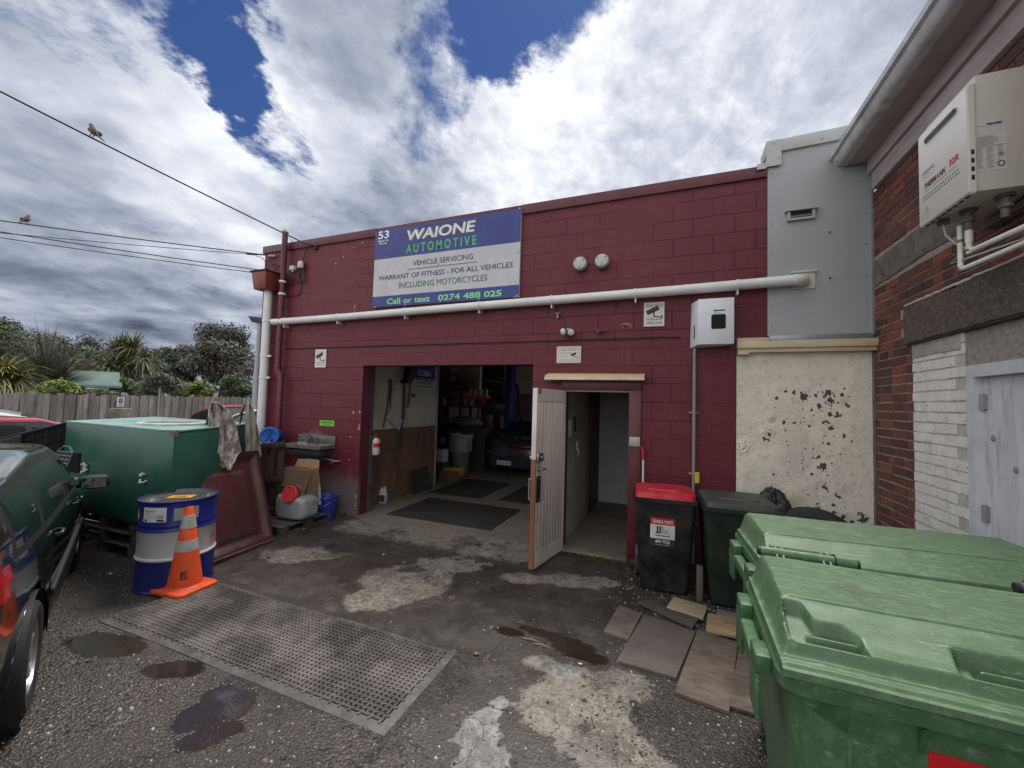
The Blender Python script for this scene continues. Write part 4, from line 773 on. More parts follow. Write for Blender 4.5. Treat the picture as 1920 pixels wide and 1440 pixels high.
# cream wall with flaking paint
cw_ = thing('cream_wall', 'rough cream painted wall with flaking dark patches between red and brick', 'wall', (1.2, WY, 0))
m, t, b = newmat('cream_render'); oc = t.N('ShaderNodeTexCoord').outputs['Object']; at = t.N('ShaderNodeAttribute', attribute_name='mask'); sp = t.N('ShaderNodeSeparateColor', i={0: at.outputs[0]})
n1 = t.noise(oc, 2.2, 6, .7); n2 = t.noise(oc, 14, 7, .7); n3 = t.noise(oc, 55, 5, .7)
c = t.mix(t.rng(n1, .35, .65), (.70, .66, .56), (.60, .56, .48)); c = t.mix(t.math('MULTIPLY', t.rng(n2, .52, .75), .7), c, (.36, .30, .24)); c = t.mix(t.math('MULTIPLY', sp.outputs[1], .4), c, (.42, .36, .32)); c = t.mix(t.math('MULTIPLY', t.rng(t.noise(t.mapv(oc, (5, 1, .9)), 6, 7, .75), .56, .72), .45), c, (.30, .25, .20)); c = t.mix(t.math('MULTIPLY', t.rng(n3, .62, .72), .6), c, (.2, .17, .15))
oc2 = t.mix(sp.outputs[2], (.5, .5, .5), (.55, .40, .2)); c = t.mix(t.math('MULTIPLY', sp.outputs[2], .5), c, (.55, .38, .20))
pk = t.rng(t.math('ADD', sp.outputs[0], t.math('MULTIPLY_ADD', n3, .5, -.25)), .46, .52); c = t.mix(pk, c, (.075, .062, .062))
t.l.new(c, b.inputs['Base Color']); b.inputs['Roughness'].default_value = .75
hh = t.math('SUBTRACT', t.math('ADD', t.math('MULTIPLY', n2, .8), t.math('MULTIPLY', n3, .35)), t.math('MULTIPLY', pk, .35)); bp = t.N('ShaderNodeBump', i={'Height': hh, 'Strength': .9, 'Distance': .015}); t.l.new(bp.outputs[0], b.inputs['Normal'])
def cp(zx, zy): q = W(1360+zx/3.79, 620+zy/3.79); return (q.x, q.z)
rr_ = random.Random(5); PE = []
for zx, zy, r in ((423, 430, .018), (480, 440, .022), (540, 440, .016), (555, 470, .042), (597, 430, .016), (640, 462, .022), (660, 435, .014), (735, 450, .05), (738, 495, .045), (665, 540, .03), (742, 585, .03), (800, 600, .035), (720, 650, .028), (745, 695, .03), (870, 535, .02), (368, 478, .02), (800, 515, .014), (830, 455, .018), (418, 655, .02), (485, 655, .02), (540, 655, .02), (600, 680, .014), (290, 770, .03), (312, 740, .02), (690, 965, .045), (660, 900, .016), (735, 805, .02), (648, 900, .016), (555, 980, .014), (615, 1015, .018), (700, 1105, .022), (805, 1180, .022), (650, 1260, .03), (770, 1240, .02), (830, 1325, .03), (975, 1330, .045), (1000, 1335, .025), (770, 1290, .02), (845, 745, .022), (610, 565, .016), (355, 545, .014), (340, 1020, .014), (405, 1092, .008), (745, 1070, .012), (715, 1120, .018), (900, 1360, .025), (655, 1230, .014), (303, 455, .012)):
    x, z = cp(zx, zy); PE.append((x, z, r))
for _ in range(190):
    zx = rr_.choice((420, 480, 520, 545, 605, 680, 740, 800, 860))+rr_.gauss(0, 8); zy = rr_.uniform(380, 1340); x, z = cp(zx+(zy-400)*.06, zy); PE.append((x, z, rr_.uniform(.004, .011)))
from mathutils.kdtree import KDTree
kd = KDTree(len(PE)); [kd.insert((x, 0, z), i) for i, (x, z, r) in enumerate(PE)]; kd.balance()
def cmask(c):
    x, z = c.x, c.z; n = fbm(V((x*34, z*26, 1)), 4)*.5; best = 0
    for co_, i, d in kd.find_range((x, 0, z), .09):
        r = PE[i][2]; best = max(best, 1.05-(d/r)*.85+n*1.5)
    g = smooth01(1-hypot((x-1.15)/.35, (z-1.25)/.45)+fbm(V((x*4, z*4, 3)), 4)*.5, .2, .8)
    rust = smooth01(1-hypot((x-1.05)/.35, (z-.75)/.3)+fbm(V((x*6, z*6, 5)), 4)*.5, .3, .9)
    return (max(0, min(1, best)), g, rust, 1)
mb = MB()
def cf(u, v):
    x, z = .632+u*1.122, v*2.29; d = fbm(V((x*3, z*3, 2)), 5)*.008
    for cx, cz, r in (cp(300, 720)+(.09,), cp(130, 820)+(.10,), cp(320, 620)+(.05,)):
        q = hypot(x-cx, z-cz)/r; d += .010*max(0, 1-q)*(1.3+sin(q*14+fbm(V((x*20, z*20, 2)), 3)*6))
    return V((x, WY-.002-d, z))
mb.grid(cf, 190, 380); o = mb.build('rendered_face', m, cw_, smooth=60); off = TM[cw_.name].translation; vcol(o, lambda c: cmask(c+off))
mb = MB(); mb.box(.631, 1.76, WY+.03, WY+.2, 0, 2.3); mb.build('wall_body', mCT, cw_)
mBm = mat('beam_cream', (.60, .50, .34), (.50, .41, .28), ns=5, st=(.5, 1, 3), rough=.6, dirt=.45, dc=(.33, .24, .14), ds=6, bump=.3, bs=20)
mb = MB(); mb.box(.625, 1.757, WY-.10, WY+.03, 2.325, 2.395, 0, .004); mb.box(.625, .905, WY-.09, WY+.03, 2.3955, 2.43, 0, .003); mb.box(.635, 1.757, WY-.075, WY+.03, 2.285, 2.3245, 0, .003); mb.box(.632, .73, WY-.095, WY+.03, 2.262, 2.2845, 0, .002); mb.build('timber_beam', mBm, cw_)
mb = MB(); mb.box(1.742, 1.80, WY-.02, WY+.25, 0, 2.44, 0, .002); mb.build('corner_fillet', mat('fillet_grey', (.16, .15, .14), (.09, .085, .08), ns=20, rough=.9, bump=.6, bs=40), cw_)
# ---------- brick building ----------
bk = thing('brick_building', 'old red brick building on the right with white painted brickwork and gutter', 'building', (BX+.1, 2, 0))
m, t, b = newmat('brick_faces'); oc = t.N('ShaderNodeTexCoord').outputs['Object']; at = t.N('ShaderNodeAttribute', attribute_name='mask'); sp = t.N('ShaderNodeSeparateColor', i={0: at.outputs[0]})
n1 = t.noise(oc, 30, 6, .7); n2 = t.noise(oc, 7, 6, .7); n3 = t.noise(oc, 90, 4, .7)
c = t.mix(sp.outputs[0], (.065, .019, .018), (.22, .062, .036)); c = t.mix(t.math('MULTIPLY', t.rng(n1, .42, .7), .75), c, (.055, .03, .028)); c = t.mix(t.math('MULTIPLY', t.rng(n2, .58, .72), .6), c, (.14, .11, .1))
wt = t.mix(t.rng(n2, .4, .75), (.70, .69, .66), (.54, .52, .49)); wt = t.mix(t.math('MULTIPLY', t.rng(n1, .60, .66), .85), wt, (.17, .12, .10))
c = t.mix(t.rng(t.math('ADD', sp.outputs[1], t.math('MULTIPLY_ADD', n1, .8, -.4)), .42, .56), c, wt)
t.l.new(c, b.inputs['Base Color']); b.inputs['Roughness'].default_value = .75
hh = t.math('ADD', n1, t.math('MULTIPLY', n3, .4)); bp = t.N('ShaderNodeBump', i={'Height': hh, 'Strength': .6, 'Distance': .008}); t.l.new(bp.outputs[0], b.inputs['Normal'])
mBrk = m
mMor = mat('old_mortar', (.34, .31, .28), (.20, .18, .165), ns=30, rough=.9, bump=.5, bs=80)
rb = random.Random(9); mb = MB(); tone = []
FY, FZ = 3.46, 2.03        # door frame edge and head
LB = (2.245, 2.56)          # concrete lintel
def inside_band(y, z): return 2.86+(4.7-y)*.03 < z < 3.13+(4.7-y)*.03 and y > 3.05
row = 0; z = .0
while z < 3.78:
    y = -1.5+(.115 if row % 2 else 0)
    while y < WY:
        hdr = row % 6 == 5; Lb = .105 if hdr else .215; y1 = min(y+(Lb if not (4.058 < y < 4.0595) else max(.04, Lb-.12)), WY); z1 = min(z+.063, 3.78)
        ym, zm = (y+y1)/2, (z+z1)/2
        skip = (ym < FY+.0 and zm < 2.03 and ym > -.9) or (LB[0]-.01 < zm < LB[1] and ym < 4.14) or (inside_band(ym, zm)) or (ym < FY and 2.0 < zm < LB[0])
        y1c = y1
        if not skip and ym > FY-.2 and y < FY and zm < LB[0]: y = FY+.002
        split = (not skip) and y < 4.04 and y1 > 4.06 and zm < 2.245
        if split: y1 = 4.058
        if not skip and y1-y > .02:
            white = 1.0 if (3.3 < (y+y1)/2 < 4.06 and zm < 2.245) else 0.0
            pr_ = rb.uniform(.0, .006); j = [rb.gauss(0, .0016) for _ in range(6)]
            p = [(BX-pr_, y+j[0], z+j[1]), (BX-pr_+j[2]*.5, y1+j[3], z+j[4]), (BX-pr_, y1+j[3], z1+j[5]), (BX-pr_+j[0]*.5, y+j[0], z1+j[1])]
            n0 = len(mb.bm.verts); v = [mb.bm.verts.new(q) for q in p]; w_ = [mb.bm.verts.new((BX+.03, q[1], q[2])) for q in p]
            mb._f(v, 0)
            for k in range(4): mb._f([v[k], w_[k], w_[(k+1) % 4], v[(k+1) % 4]], 0)
            tone.append((rb.random()**1.2, white))
            if white == .5: tone[-1] = (tone[-1][0], 0.0)
        y = (y1+.001 if split else y1+.010) if not skip else y+Lb+.010
    row += 1; z += .0755
o = mb.build('brickwork', mBrk, bk, smooth=0)
a = o.data.color_attributes.new('mask', 'FLOAT_COLOR', 'POINT'); buf = []
for tn, wh_ in tone: buf += [tn, wh_, 0, 1]*8
a.data.foreach_set('color', buf)
mb = MB(); mb.box(BX+.0035, BX+.25, FY+.001, WY, 0, 3.78); mb.box(BX+.0035, BX+.25, -1.5, FY, 2.03, 3.78); mb.box(BX+.0035, BX+.25, -1.5, -.9, 0, 2.03)
mb.build('mortar', mMor, bk)
mb = MB(); mb.grid(lambda u, v: V((BX+.0022-fbm(V((u*12, v*25, 8)), 3)*.001, 3.462+u*.596, v*2.24)), 40, 100)
o = mb.build('painted_joints', mat('joint_white', (.50, .485, .45), (.38, .36, .33), ns=14, rough=.8, bump=.5, bs=60, dirt=.5, dc=(.12, .1, .09), ds=9, dlo=.56, dhi=.64), bk)
# rough concrete pieces
mCo = mat('lintel_aggregate', (.125, .098, .08), (.065, .053, .048), ns=26, lo=.3, hi=.7, rough=.95, bump=1.0, bs=75, dirt=.6, dc=(.22, .185, .155), ds=45, dlo=.52, dhi=.62)
mCg = mat('band_render', (.15, .14, .125), (.085, .078, .07), ns=12, rough=.95, bump=.9, bs=40, dirt=.5, dc=(.22, .2, .18), ds=6)
mb = MB()
def rough_slab(mb, y0, y1, z0f, z1f, xo, amp=.012):
    def F(u, v):
        y = y0+u*(y1-y0); z = z0f(y)+v*(z1f(y)-z0f(y)); e = min(1, min(u, 1-u)*14, min(v, 1-v)*8)
        return V((BX+.01-(xo+.01)*smooth01(e, -.05, .4)-fbm(V((y*9, z*9, 3)), 4)*amp*e, y, z))
    mb.grid(F, int((y1-y0)/.02), 18)
rough_slab(mb, 1.0, 4.14, lambda y: LB[0]+fbm(V((y*5, 1, 1)), 3)*.010, lambda y: LB[1]+fbm(V((y*5, 3, 1)), 3)*.012-.05*smooth01(y, 4.0, 4.14), .055)
mb.box(BX-.04, BX+.2, 1.0, 4.10, LB[0]+.006, LB[0]+.02); mb.build('lintel', mCo, bk)
mb = MB(); rough_slab(mb, 3.0, 4.70, lambda y: 2.87+(4.7-y)*.03+fbm(V((y*4, 7, 1)), 3)*.015, lambda y: 3.13+(4.7-y)*.03+fbm(V((y*4, 9, 1)), 3)*.02, .006); mb.build('patched_band', mCg, bk)
mb = MB(); mb.tube([(BX-.03+.006*sin(i*3), 4.09-i*.05, LB[1]+.008+fbm(V((i*.4, 2, 2)), 3)*.01) for i in range(62)], .012, 6, rs=[.008+.007*abs(noise.noise(V((i*.9, 1, 1)))) for i in range(62)]); mb.build('mortar_fillet', mat('fillet_white', (.58, .56, .52), rough=.8, bump=.5, bs=60), bk)
mb = MB(); mb.box(BX-.012, BX+.05, FY+.03, 4.05, 2.145, 2.243, 0, .006); mb.build('packer', mat('packer_grey', (.28, .27, .25), (.4, .39, .37), ns=14, rough=.85, bump=.5, bs=40), bk)
# steel door
mDf = mat('frame_lilac', (.56, .57, .61), (.48, .49, .53), ns=6, rough=.5, dirt=.3, dc=(.25, .25, .27), ds=5)
mb = MB(); mb.box(BX+.0, BX+.10, 3.395, FY, 0, 2.03); mb.box(BX+.0, BX+.10, -.9, 3.3945, 1.955, 2.03); mb.build('steel_door_frame', mDf, bk)
mb = MB(); mb.box(BX+.04, BX+.12, -.9, FY, 2.031, LB[0]+.005); mb.box(BX+.02, BX+.04, -.9, FY, 2.031, 2.045); mb.build('transom_panel', mat('transom_grey', (.26, .26, .265), (.2, .2, .205), ns=4, rough=.6, dirt=.3), bk)
mDr = mat('steel_door_grey', (.58, .59, .63), (.48, .49, .53), ns=3, rough=.5, st=(1, 3, .6), dirt=.75, dc=(.25, .25, .26), ds=3.5, dlo=.5, dhi=.66)
mb = MB(); mb.box(BX+.05, BX+.09, 2.45, 3.394, .02, 1.954); sd = mb.build('steel_door', mDr, bk)
mb = MB(); mb.box(BX+.05, BX+.09, 1.5, 2.445, .02, 1.954); mb.build('steel_door', mDr, bk)
mb = MB(); mb.box(BX+.06, BX+.10, -.9, 1.49, .02, 1.954); mb.build('door_infill', mDr, bk)
for z in (1.80, 1.12, .4):
    mb = MB(); mb.cyl((BX+.035, 3.385, z-.05), (BX+.035, 3.385, z+.05), .012, n=10); mb.box(BX+.035, BX+.0495, 3.366, 3.384, z-.045, z+.045); sub(mb.build('hinge', mat('hinge_grey', (.25, .25, .26), rough=.5), bk), sd)
for px, py in ((1863, 822), (1906, 882)):
    q = P(px, py, 0, BX+.05); mb = MB(); mb.cyl((BX+.049, q.y, q.z), (BX+.0475, q.y, q.z), .024, n=24); mb.cyl((BX+.0474, q.y, q.z), (BX+.0468, q.y, q.z), .020, n=24, m=1)
    mb.box(BX+.046, BX+.0467, q.y-.018, q.y+.018, q.z-.004, q.z+.004, 2); mb.box(BX+.046, BX+.0467, q.y-.014, q.y+.014, q.z-.012, q.z-.007, 2); mb.box(BX+.046, BX+.0467, q.y-.012, q.y+.012, q.z+.008, q.z+.012, 0)
    sub(mb.build('round_sticker', [mat('stk_white', (.6, .6, .62)), mat('stk_blue', (.06, .10, .38)), mat('stk_pink', (.5, .2, .25))], bk, smooth=0), sd)
# eave: boards, soffit and gutter
mFa = mat('fascia_paint', (.46, .40, .395), (.34, .29, .285), ns=4, st=(1, .3, 2), rough=.6, dirt=.5, dc=(.24, .2, .2), ds=6, bump=.15, bs=20)
mb = MB(); mb.box(BX-.035, BX+.2, -2, 4.62, 3.785, 3.945, 0, .003); mb.box(BX-.06, BX+.2, -2, 4.64, 3.9455, 4.08, 0, .003); mb.build('fascia_board', mFa, bk)
mb = MB(); mb.hexa([V(q) for q in ((1.555, -2, 4.075), (BX+.2, -2, 4.081), (BX+.2, 4.66, 4.081), (1.555, 4.66, 4.075), (1.555, -2, 4.095), (BX+.2, -2, 4.1), (BX+.2, 4.66, 4.1), (1.555, 4.66, 4.095))]); mb.build('soffit', mFa, bk)
mGu = mat('gutter_paint', (.66, .66, .67), (.50, .51, .52), ns=5, rough=.45, dirt=.5, dc=(.18, .18, .18), ds=6)
prof = [(1.56, 4.085), (1.50, 4.085), (1.475, 4.10), (1.455, 4.14), (1.45, 4.155), (1.425, 4.165), (1.42, 4.205), (1.43, 4.215), (1.435, 4.205), (1.56, 4.20)]
mb = MB(); mb.prism([(x, -2, z) for x, z in prof], (0, 6.70, 0)); mb.build('gutter', mGu, bk)
mb = MB(); mb.prism([(1.56, -2, 4.13), (1.56, -2, 4.21), (6, -2, 5.4), (6, -2, 5.3)], (0, 6.7, 0)); mb.build('roof', mat('roof_iron', (.12, .12, .12)), bk)
mb = MB(); mb.box(BX+.25, 8, -1.5, WY, 0, 3.78); mb.build('side_wall', mBrk, bk)
mb = MB(); mb.box(2.0, 8, -1.99, WY, 3.785, 4.6); mb.build('attic', mFa, bk)
# ---------- gas water heater ----------
hy0, hy1, hz0, hz1, hxf = 2.755, 3.185, 2.87, 3.44, 1.425
ht = thing('water_heater', 'cream gas water heater mounted high on the brick wall', 'water heater', (BX, (hy0+hy1)/2, hz0))
mHe = mat('heater_beige', (.50, .465, .425), (.46, .43, .39), ns=2, rough=.4, bump=.03, bs=120); mHf = mat('heater_front', (.60, .58, .55), (.56, .54, .51), ns=2, rough=.35)
mb = MB(); mb.box(hxf+.035, BX-.03, hy0, hy1, hz0, hz1+.05, bev=.006); mb.build('case', mHe, ht)
mb = MB()  # front cover with folded edges
q = [(hxf+.0345, hz0-.012), (hxf+.004, hz0-.008), (hxf, hz0+.006), (hxf, hz1-.012), (hxf+.008, hz1+.004), (hxf+.0345, hz1+.01)]
mb.prism([(x, hy0-.008, z) for x, z in q], (0, hy1-hy0+.016, 0)); bmesh.ops.bevel(mb.bm, geom=list(mb.bm.edges), offset=.005, segments=2, affect='EDGES', clamp_overlap=True); fc = mb.build('front_cover', mHf, ht)
def FR(px, py): return P(px, py, 0, hxf-.0008)
def hz_(zx, zy): return (1680+zx/4.0, 140+zy/4.0)
YR = V((0, -1, 0))
mb = MB(); a, b_ = FR(*hz_(250, 410)), FR(*hz_(415, 225)); n = 8; pts = []
zc, hh_ = (a.z+b_.z)/2, .018
y0, y1 = hy1-.085, hy0+.085
for yc, s0 in ((y0, 0), (y1, pi)):
    for k in range(n+1): an = s0-pi/2+pi*k/n+0; pts.append((hxf-.001, yc+hh_*cos(an)*1, 3.365+hh_*sin(an)))
mb.prism(pts, (-.004, 0, 0), 1); mb.prism([(hxf-.0052, 3.01+(y-3.01)*.97, 3.365+(z-3.365)*.7) for _, y, z in pts], (-.0012, 0, 0), 0)
for k in range(3): mb.box(hxf-.0075, hxf-.0065, y1, y0, 3.357+k*.007, 3.359+k*.007, 1)
sub(mb.build('flue_slot', [mat('slot_black', (.015, .015, .015)), mat('slot_rim', (.35, .34, .33), rough=.3, metal=.5)], ht), fc)
mb = MB(); xf = hxf-.0012
def ht_text(s, y0_, z0_, w_, h_, m_, bold=.01, shear=0): mb.text(s, (xf, y0_, z0_), YR, ZR, w_, h_, m_, bold, shear)
mb.poly([(xf+.0004, hy1-.03, 3.135), (xf+.0004, hy1-.16, 3.135), (xf+.0004, hy1-.16, 3.19), (xf+.0004, hy1-.03, 3.19)], 2); ht_text('NATURAL GAS ONLY', hy1-.035, 3.170, .118, .013, 0, 0.01)
ht_text('CONTINUOUS FLOW', hy1-.035, 3.155, .09, .006, 3); 
ht_text('THERM', hy1-.055, 3.075, .115, .033, 0, .03, .15); ht_text('A', hy1-.172, 3.075, .026, .033, 1, .03); ht_text('NN', hy1-.200, 3.075, .055, .033, 0, .03, .15); ht_text('32R', hy1-.285, 3.085, .085, .036, 1, .03, .1)
ht_text('GAS CONTINUOUS FLOW', hy1-.055, 3.054, .30, .012, 3)
for r_ in range(2):
    for k in range(17): yy = hy1-.04-k*.0198-(r_*.008); mb.cyl((xf+.0003, yy, 3.03-.02*r_), (xf-.0008, yy, 3.03-.02*r_), .0042, n=8, m=0)
for k in range(5): ht_text('CAUTION HOT SURFACE', hy1-.03, 2.925-.008*k, .07, .004, 3, 0)
mb.poly([(xf-.0002, hy1-.06, 2.94), (xf-.0002, hy1-.09, 2.94), (xf-.0002, hy1-.075, 2.965)], 3)
sub(mb.build('lettering', [mBk, mat('print_red', (.55, .02, .03)), mat('stk_white', (.6, .6, .62)), mat('print_faded', (.40, .36, .33))], ht, smooth=0), fc)
mb = MB(); ys = hy0-.001
def SD(zx, zy): return P(*hz_(zx, zy), 1, hy0-.0012)
a, b_ = SD(577, 735), SD(825, 425); mb.poly([(a.x, ys, a.z), (b_.x, ys, a.z), (b_.x, ys, b_.z), (a.x, ys, b_.z)], 0)
lw_, lh = b_.x-a.x, b_.z-a.z
for k in range(17):
    zz = b_.z-(.07+.052*k)*lh
    if k == 5: mb.box(a.x+.02*lw_, b_.x-.02*lw_, ys-.0012, ys-.0005, zz, zz+.0012, 1); continue
    for x0_, x1_ in (((.14, .82),) if k < 5 else ((.04, .34), (.42, .64), (.74, .93) if k < 9 else (.76, .8))): mb.box(a.x+x0_*lw_, a.x+(x0_+(x1_-x0_)*rb.uniform(.6, 1))*lw_, ys-.001, ys-.0004, zz, zz+.0028, 2)
for k in range(10): an = k*pi/5; mb.cyl((a.x+.84*lw_+.012*cos(an), ys-.0004, a.z+.16*lh+.014*sin(an)), (a.x+.84*lw_+.012*cos(an), ys-.0012, a.z+.16*lh+.014*sin(an)), .0035, n=6, m=1)
mb.cyl((a.x+.84*lw_, ys-.0004, a.z+.42*lh), (a.x+.84*lw_, ys-.0012, a.z+.42*lh), .011, n=16, m=2)
sub(mb.build('rating_label', [mat('label_pale', (.58, .56, .52), rough=.4), mBk, mat('label_grey_print', (.25, .24, .22))], ht, smooth=0), bpy.data.objects['case'] if False else fc)
mb = MB(); a, b_ = SD(605, 398), SD(740, 345); mb.prism([(a.x, ys, a.z+.008), (a.x+.03, ys, a.z), (b_.x, ys, a.z), (b_.x, ys, b_.z), (a.x+.035, ys, b_.z)], (0, -.0006, 0), 0); mb.text('master', (a.x+.035, ys-.0012, b_.z-.017), XR, ZR, .062, .013, 1, .03); mb.box(a.x+.042, b_.x-.008, ys-.0012, ys-.0008, a.z+.006, a.z+.014, 2)
sub(mb.build('maker_sticker', [mat('stk_white', (.6, .6, .62)), mat('stk_navy', (.03, .04, .25)), mat('stk_red', (.55, .05, .05))], ht, smooth=0), fc)
mb = MB()
for k in range(4): mb.box(hxf+.012, hxf+.024, hy0-.0092, hy0-.0078, 2.93+k*.045, 2.955+k*.045)
for k in range(8): mb.box(hxf+.010, hxf+.024, hy0+.02+k*.05, hy0+.05+k*.05, hz0-.0135, hz0-.0125)
sub(mb.build('edge_slot', mat('slot_black', (.015, .015, .015)), ht), fc)
mPW = mat('lagged_pipe', (.66, .65, .62), (.56, .55, .52), ns=6, rough=.45); mBs = mat('brass', (.42, .31, .10), rough=.35, metal=.8); mFt = mat('fitting_dark', (.08, .075, .07), (.16, .15, .14), ns=30, rough=.6)
mb = MB(); 
for dx, dy in ((.135, 0.24), (.20, .09)):
    x, y = hxf+dx-.01, hy0+dy; mb.cyl((x, y, hz0-.001), (x, y, hz0-.015), .038, n=16); mb.cyl((x, y, hz0-.015), (x, y, hz0-.05), .024, n=8); mb.cyl((x, y, hz0-.05), (x, y, hz0-.07), .03, n=8); mb.cyl((x, y, hz0-.07), (x, y, hz0-.12), .018, n=12)
mb.box(hxf+.05, hxf+.09, hy1-.10, hy1-.06, hz0-.03, hz0-.001); mb.box(BX-.06, BX-.01, hy0-.02, hy1, hz0-.06, hz0-.02, 0); mb.build('connections', mFt, ht)
hp = thing('water_pipes', 'two white lagged pipes running below the gas water heater', 'pipes', (BX-.1, 3.2, 2.7))
x, y = hxf+.125, hy0+.24
A1 = P(1803, 465, 0, x+.06); 
mb = MB(); mb.cyl((x, y, 2.75), (x, y, 2.68), .017, n=12, m=0); mb.cyl((x, y, 2.68), (x, y, 2.62), .014, n=12, m=0); mb.tube([(x, y, 2.645), (x+.01, y-.02, 2.635), (x+.1, y-.5, 2.655), (x+.15, y-1.6, 2.68)], .015, 10)
mb.build('pipe_run', mPW, hp)
mb = MB(); x2, y2 = x-.012, y+.05; mb.cyl((x2, y2, 2.80), (x2, y2, 2.56), .013, n=12); mb.tube([(x2, y2, 2.55), (x2+.01, y2-.02, 2.55), (x2+.12, y2-.5, 2.585), (x2+.2, y2-1.6, 2.62)], .013, 10); mb.build('pipe_run', mPW, hp)
for q9, r9 in (((x, y, 2.64), .018), ((x2, y2, 2.545), .016), ((x2, y2, 2.71), .017)): mb = MB(); mb.sphere(q9, r9, n=8); mb.build('brass_joint', mBs, hp)
mb = MB(); mb.tube([(hxf+.07, hy1-.08, 2.84), (hxf+.075, hy1-.09, 2.77), (hxf+.10, hy1-.13, 2.70), (hxf+.12, hy1-.17, 2.66), (hxf+.10, hy1-.08, 2.60), (hxf+.12, hy1-.2, 2.595), (hxf+.2, hy1-.42, 2.60), (hxf+.22, hy1-.5, 2.60)], .005, 6); mb.tube([(hxf+.2, hy1-.38, 2.57), (hxf+.22, hy1-.5, 2.64), (hxf+.25, hy1-.8, 2.75)], .005, 6)
tag(mb.build('heater_cord', mat('cord_grey', (.45, .43, .41), rough=.5)), 'thin pale cord dangling under the gas water heater', 'cord')
# ---------- big green bins ----------
def bin_mat(name, c1, c2, scuff):
    m, t, b = newmat(name); oc = t.N('ShaderNodeTexCoord').outputs['Object']
    n1 = t.noise(oc, 3, 6, .65); n2 = t.noise(t.mapv(oc, (1, 3, 1)), 16, 8, .75); n3 = t.noise(t.mapv(oc, (3, 22, 8), rot=(0, 0, .35)), 5, 5, .7); n4 = t.noise(oc, 70, 4, .7)
    c = t.mix(t.rng(n1, .3, .7), c1, c2); c = t.mix(t.math('MULTIPLY', t.rng(n2, .50, .72), scuff), c, (.20, .28, .17)); c = t.mix(t.math('MULTIPLY', t.rng(n3, .60, .66), scuff*.8), c, (.30, .38, .25))
    c = t.mix(t.math('MULTIPLY', t.rng(t.noise(oc, 5.5, 8, .75, .5), .55, .68), .6), c, (.05, .065, .04)); c = t.mix(t.math('MULTIPLY', t.rng(n4, .66, .72), .7), c, (.33, .36, .28))
    t.l.new(c, b.inputs['Base Color']); t.l.new(t.rng(n2, .35, .7, .36, .6), b.inputs['Roughness']); b.inputs['Specular IOR Level'].default_value = .4
    h = t.math('ADD', t.math('MULTIPLY', n4, .3), n2); bp = t.N('ShaderNodeBump', i={'Height': h, 'Strength': .22, 'Distance': .006}); t.l.new(bp.outputs[0], b.inputs['Normal']); return m
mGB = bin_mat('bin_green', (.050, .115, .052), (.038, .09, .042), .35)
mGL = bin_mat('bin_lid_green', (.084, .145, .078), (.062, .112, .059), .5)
mCapb = mat('cap_black', (.02, .02, .02), rough=.5)
BWd, BD, RZ = 1.20, .68, 1.0
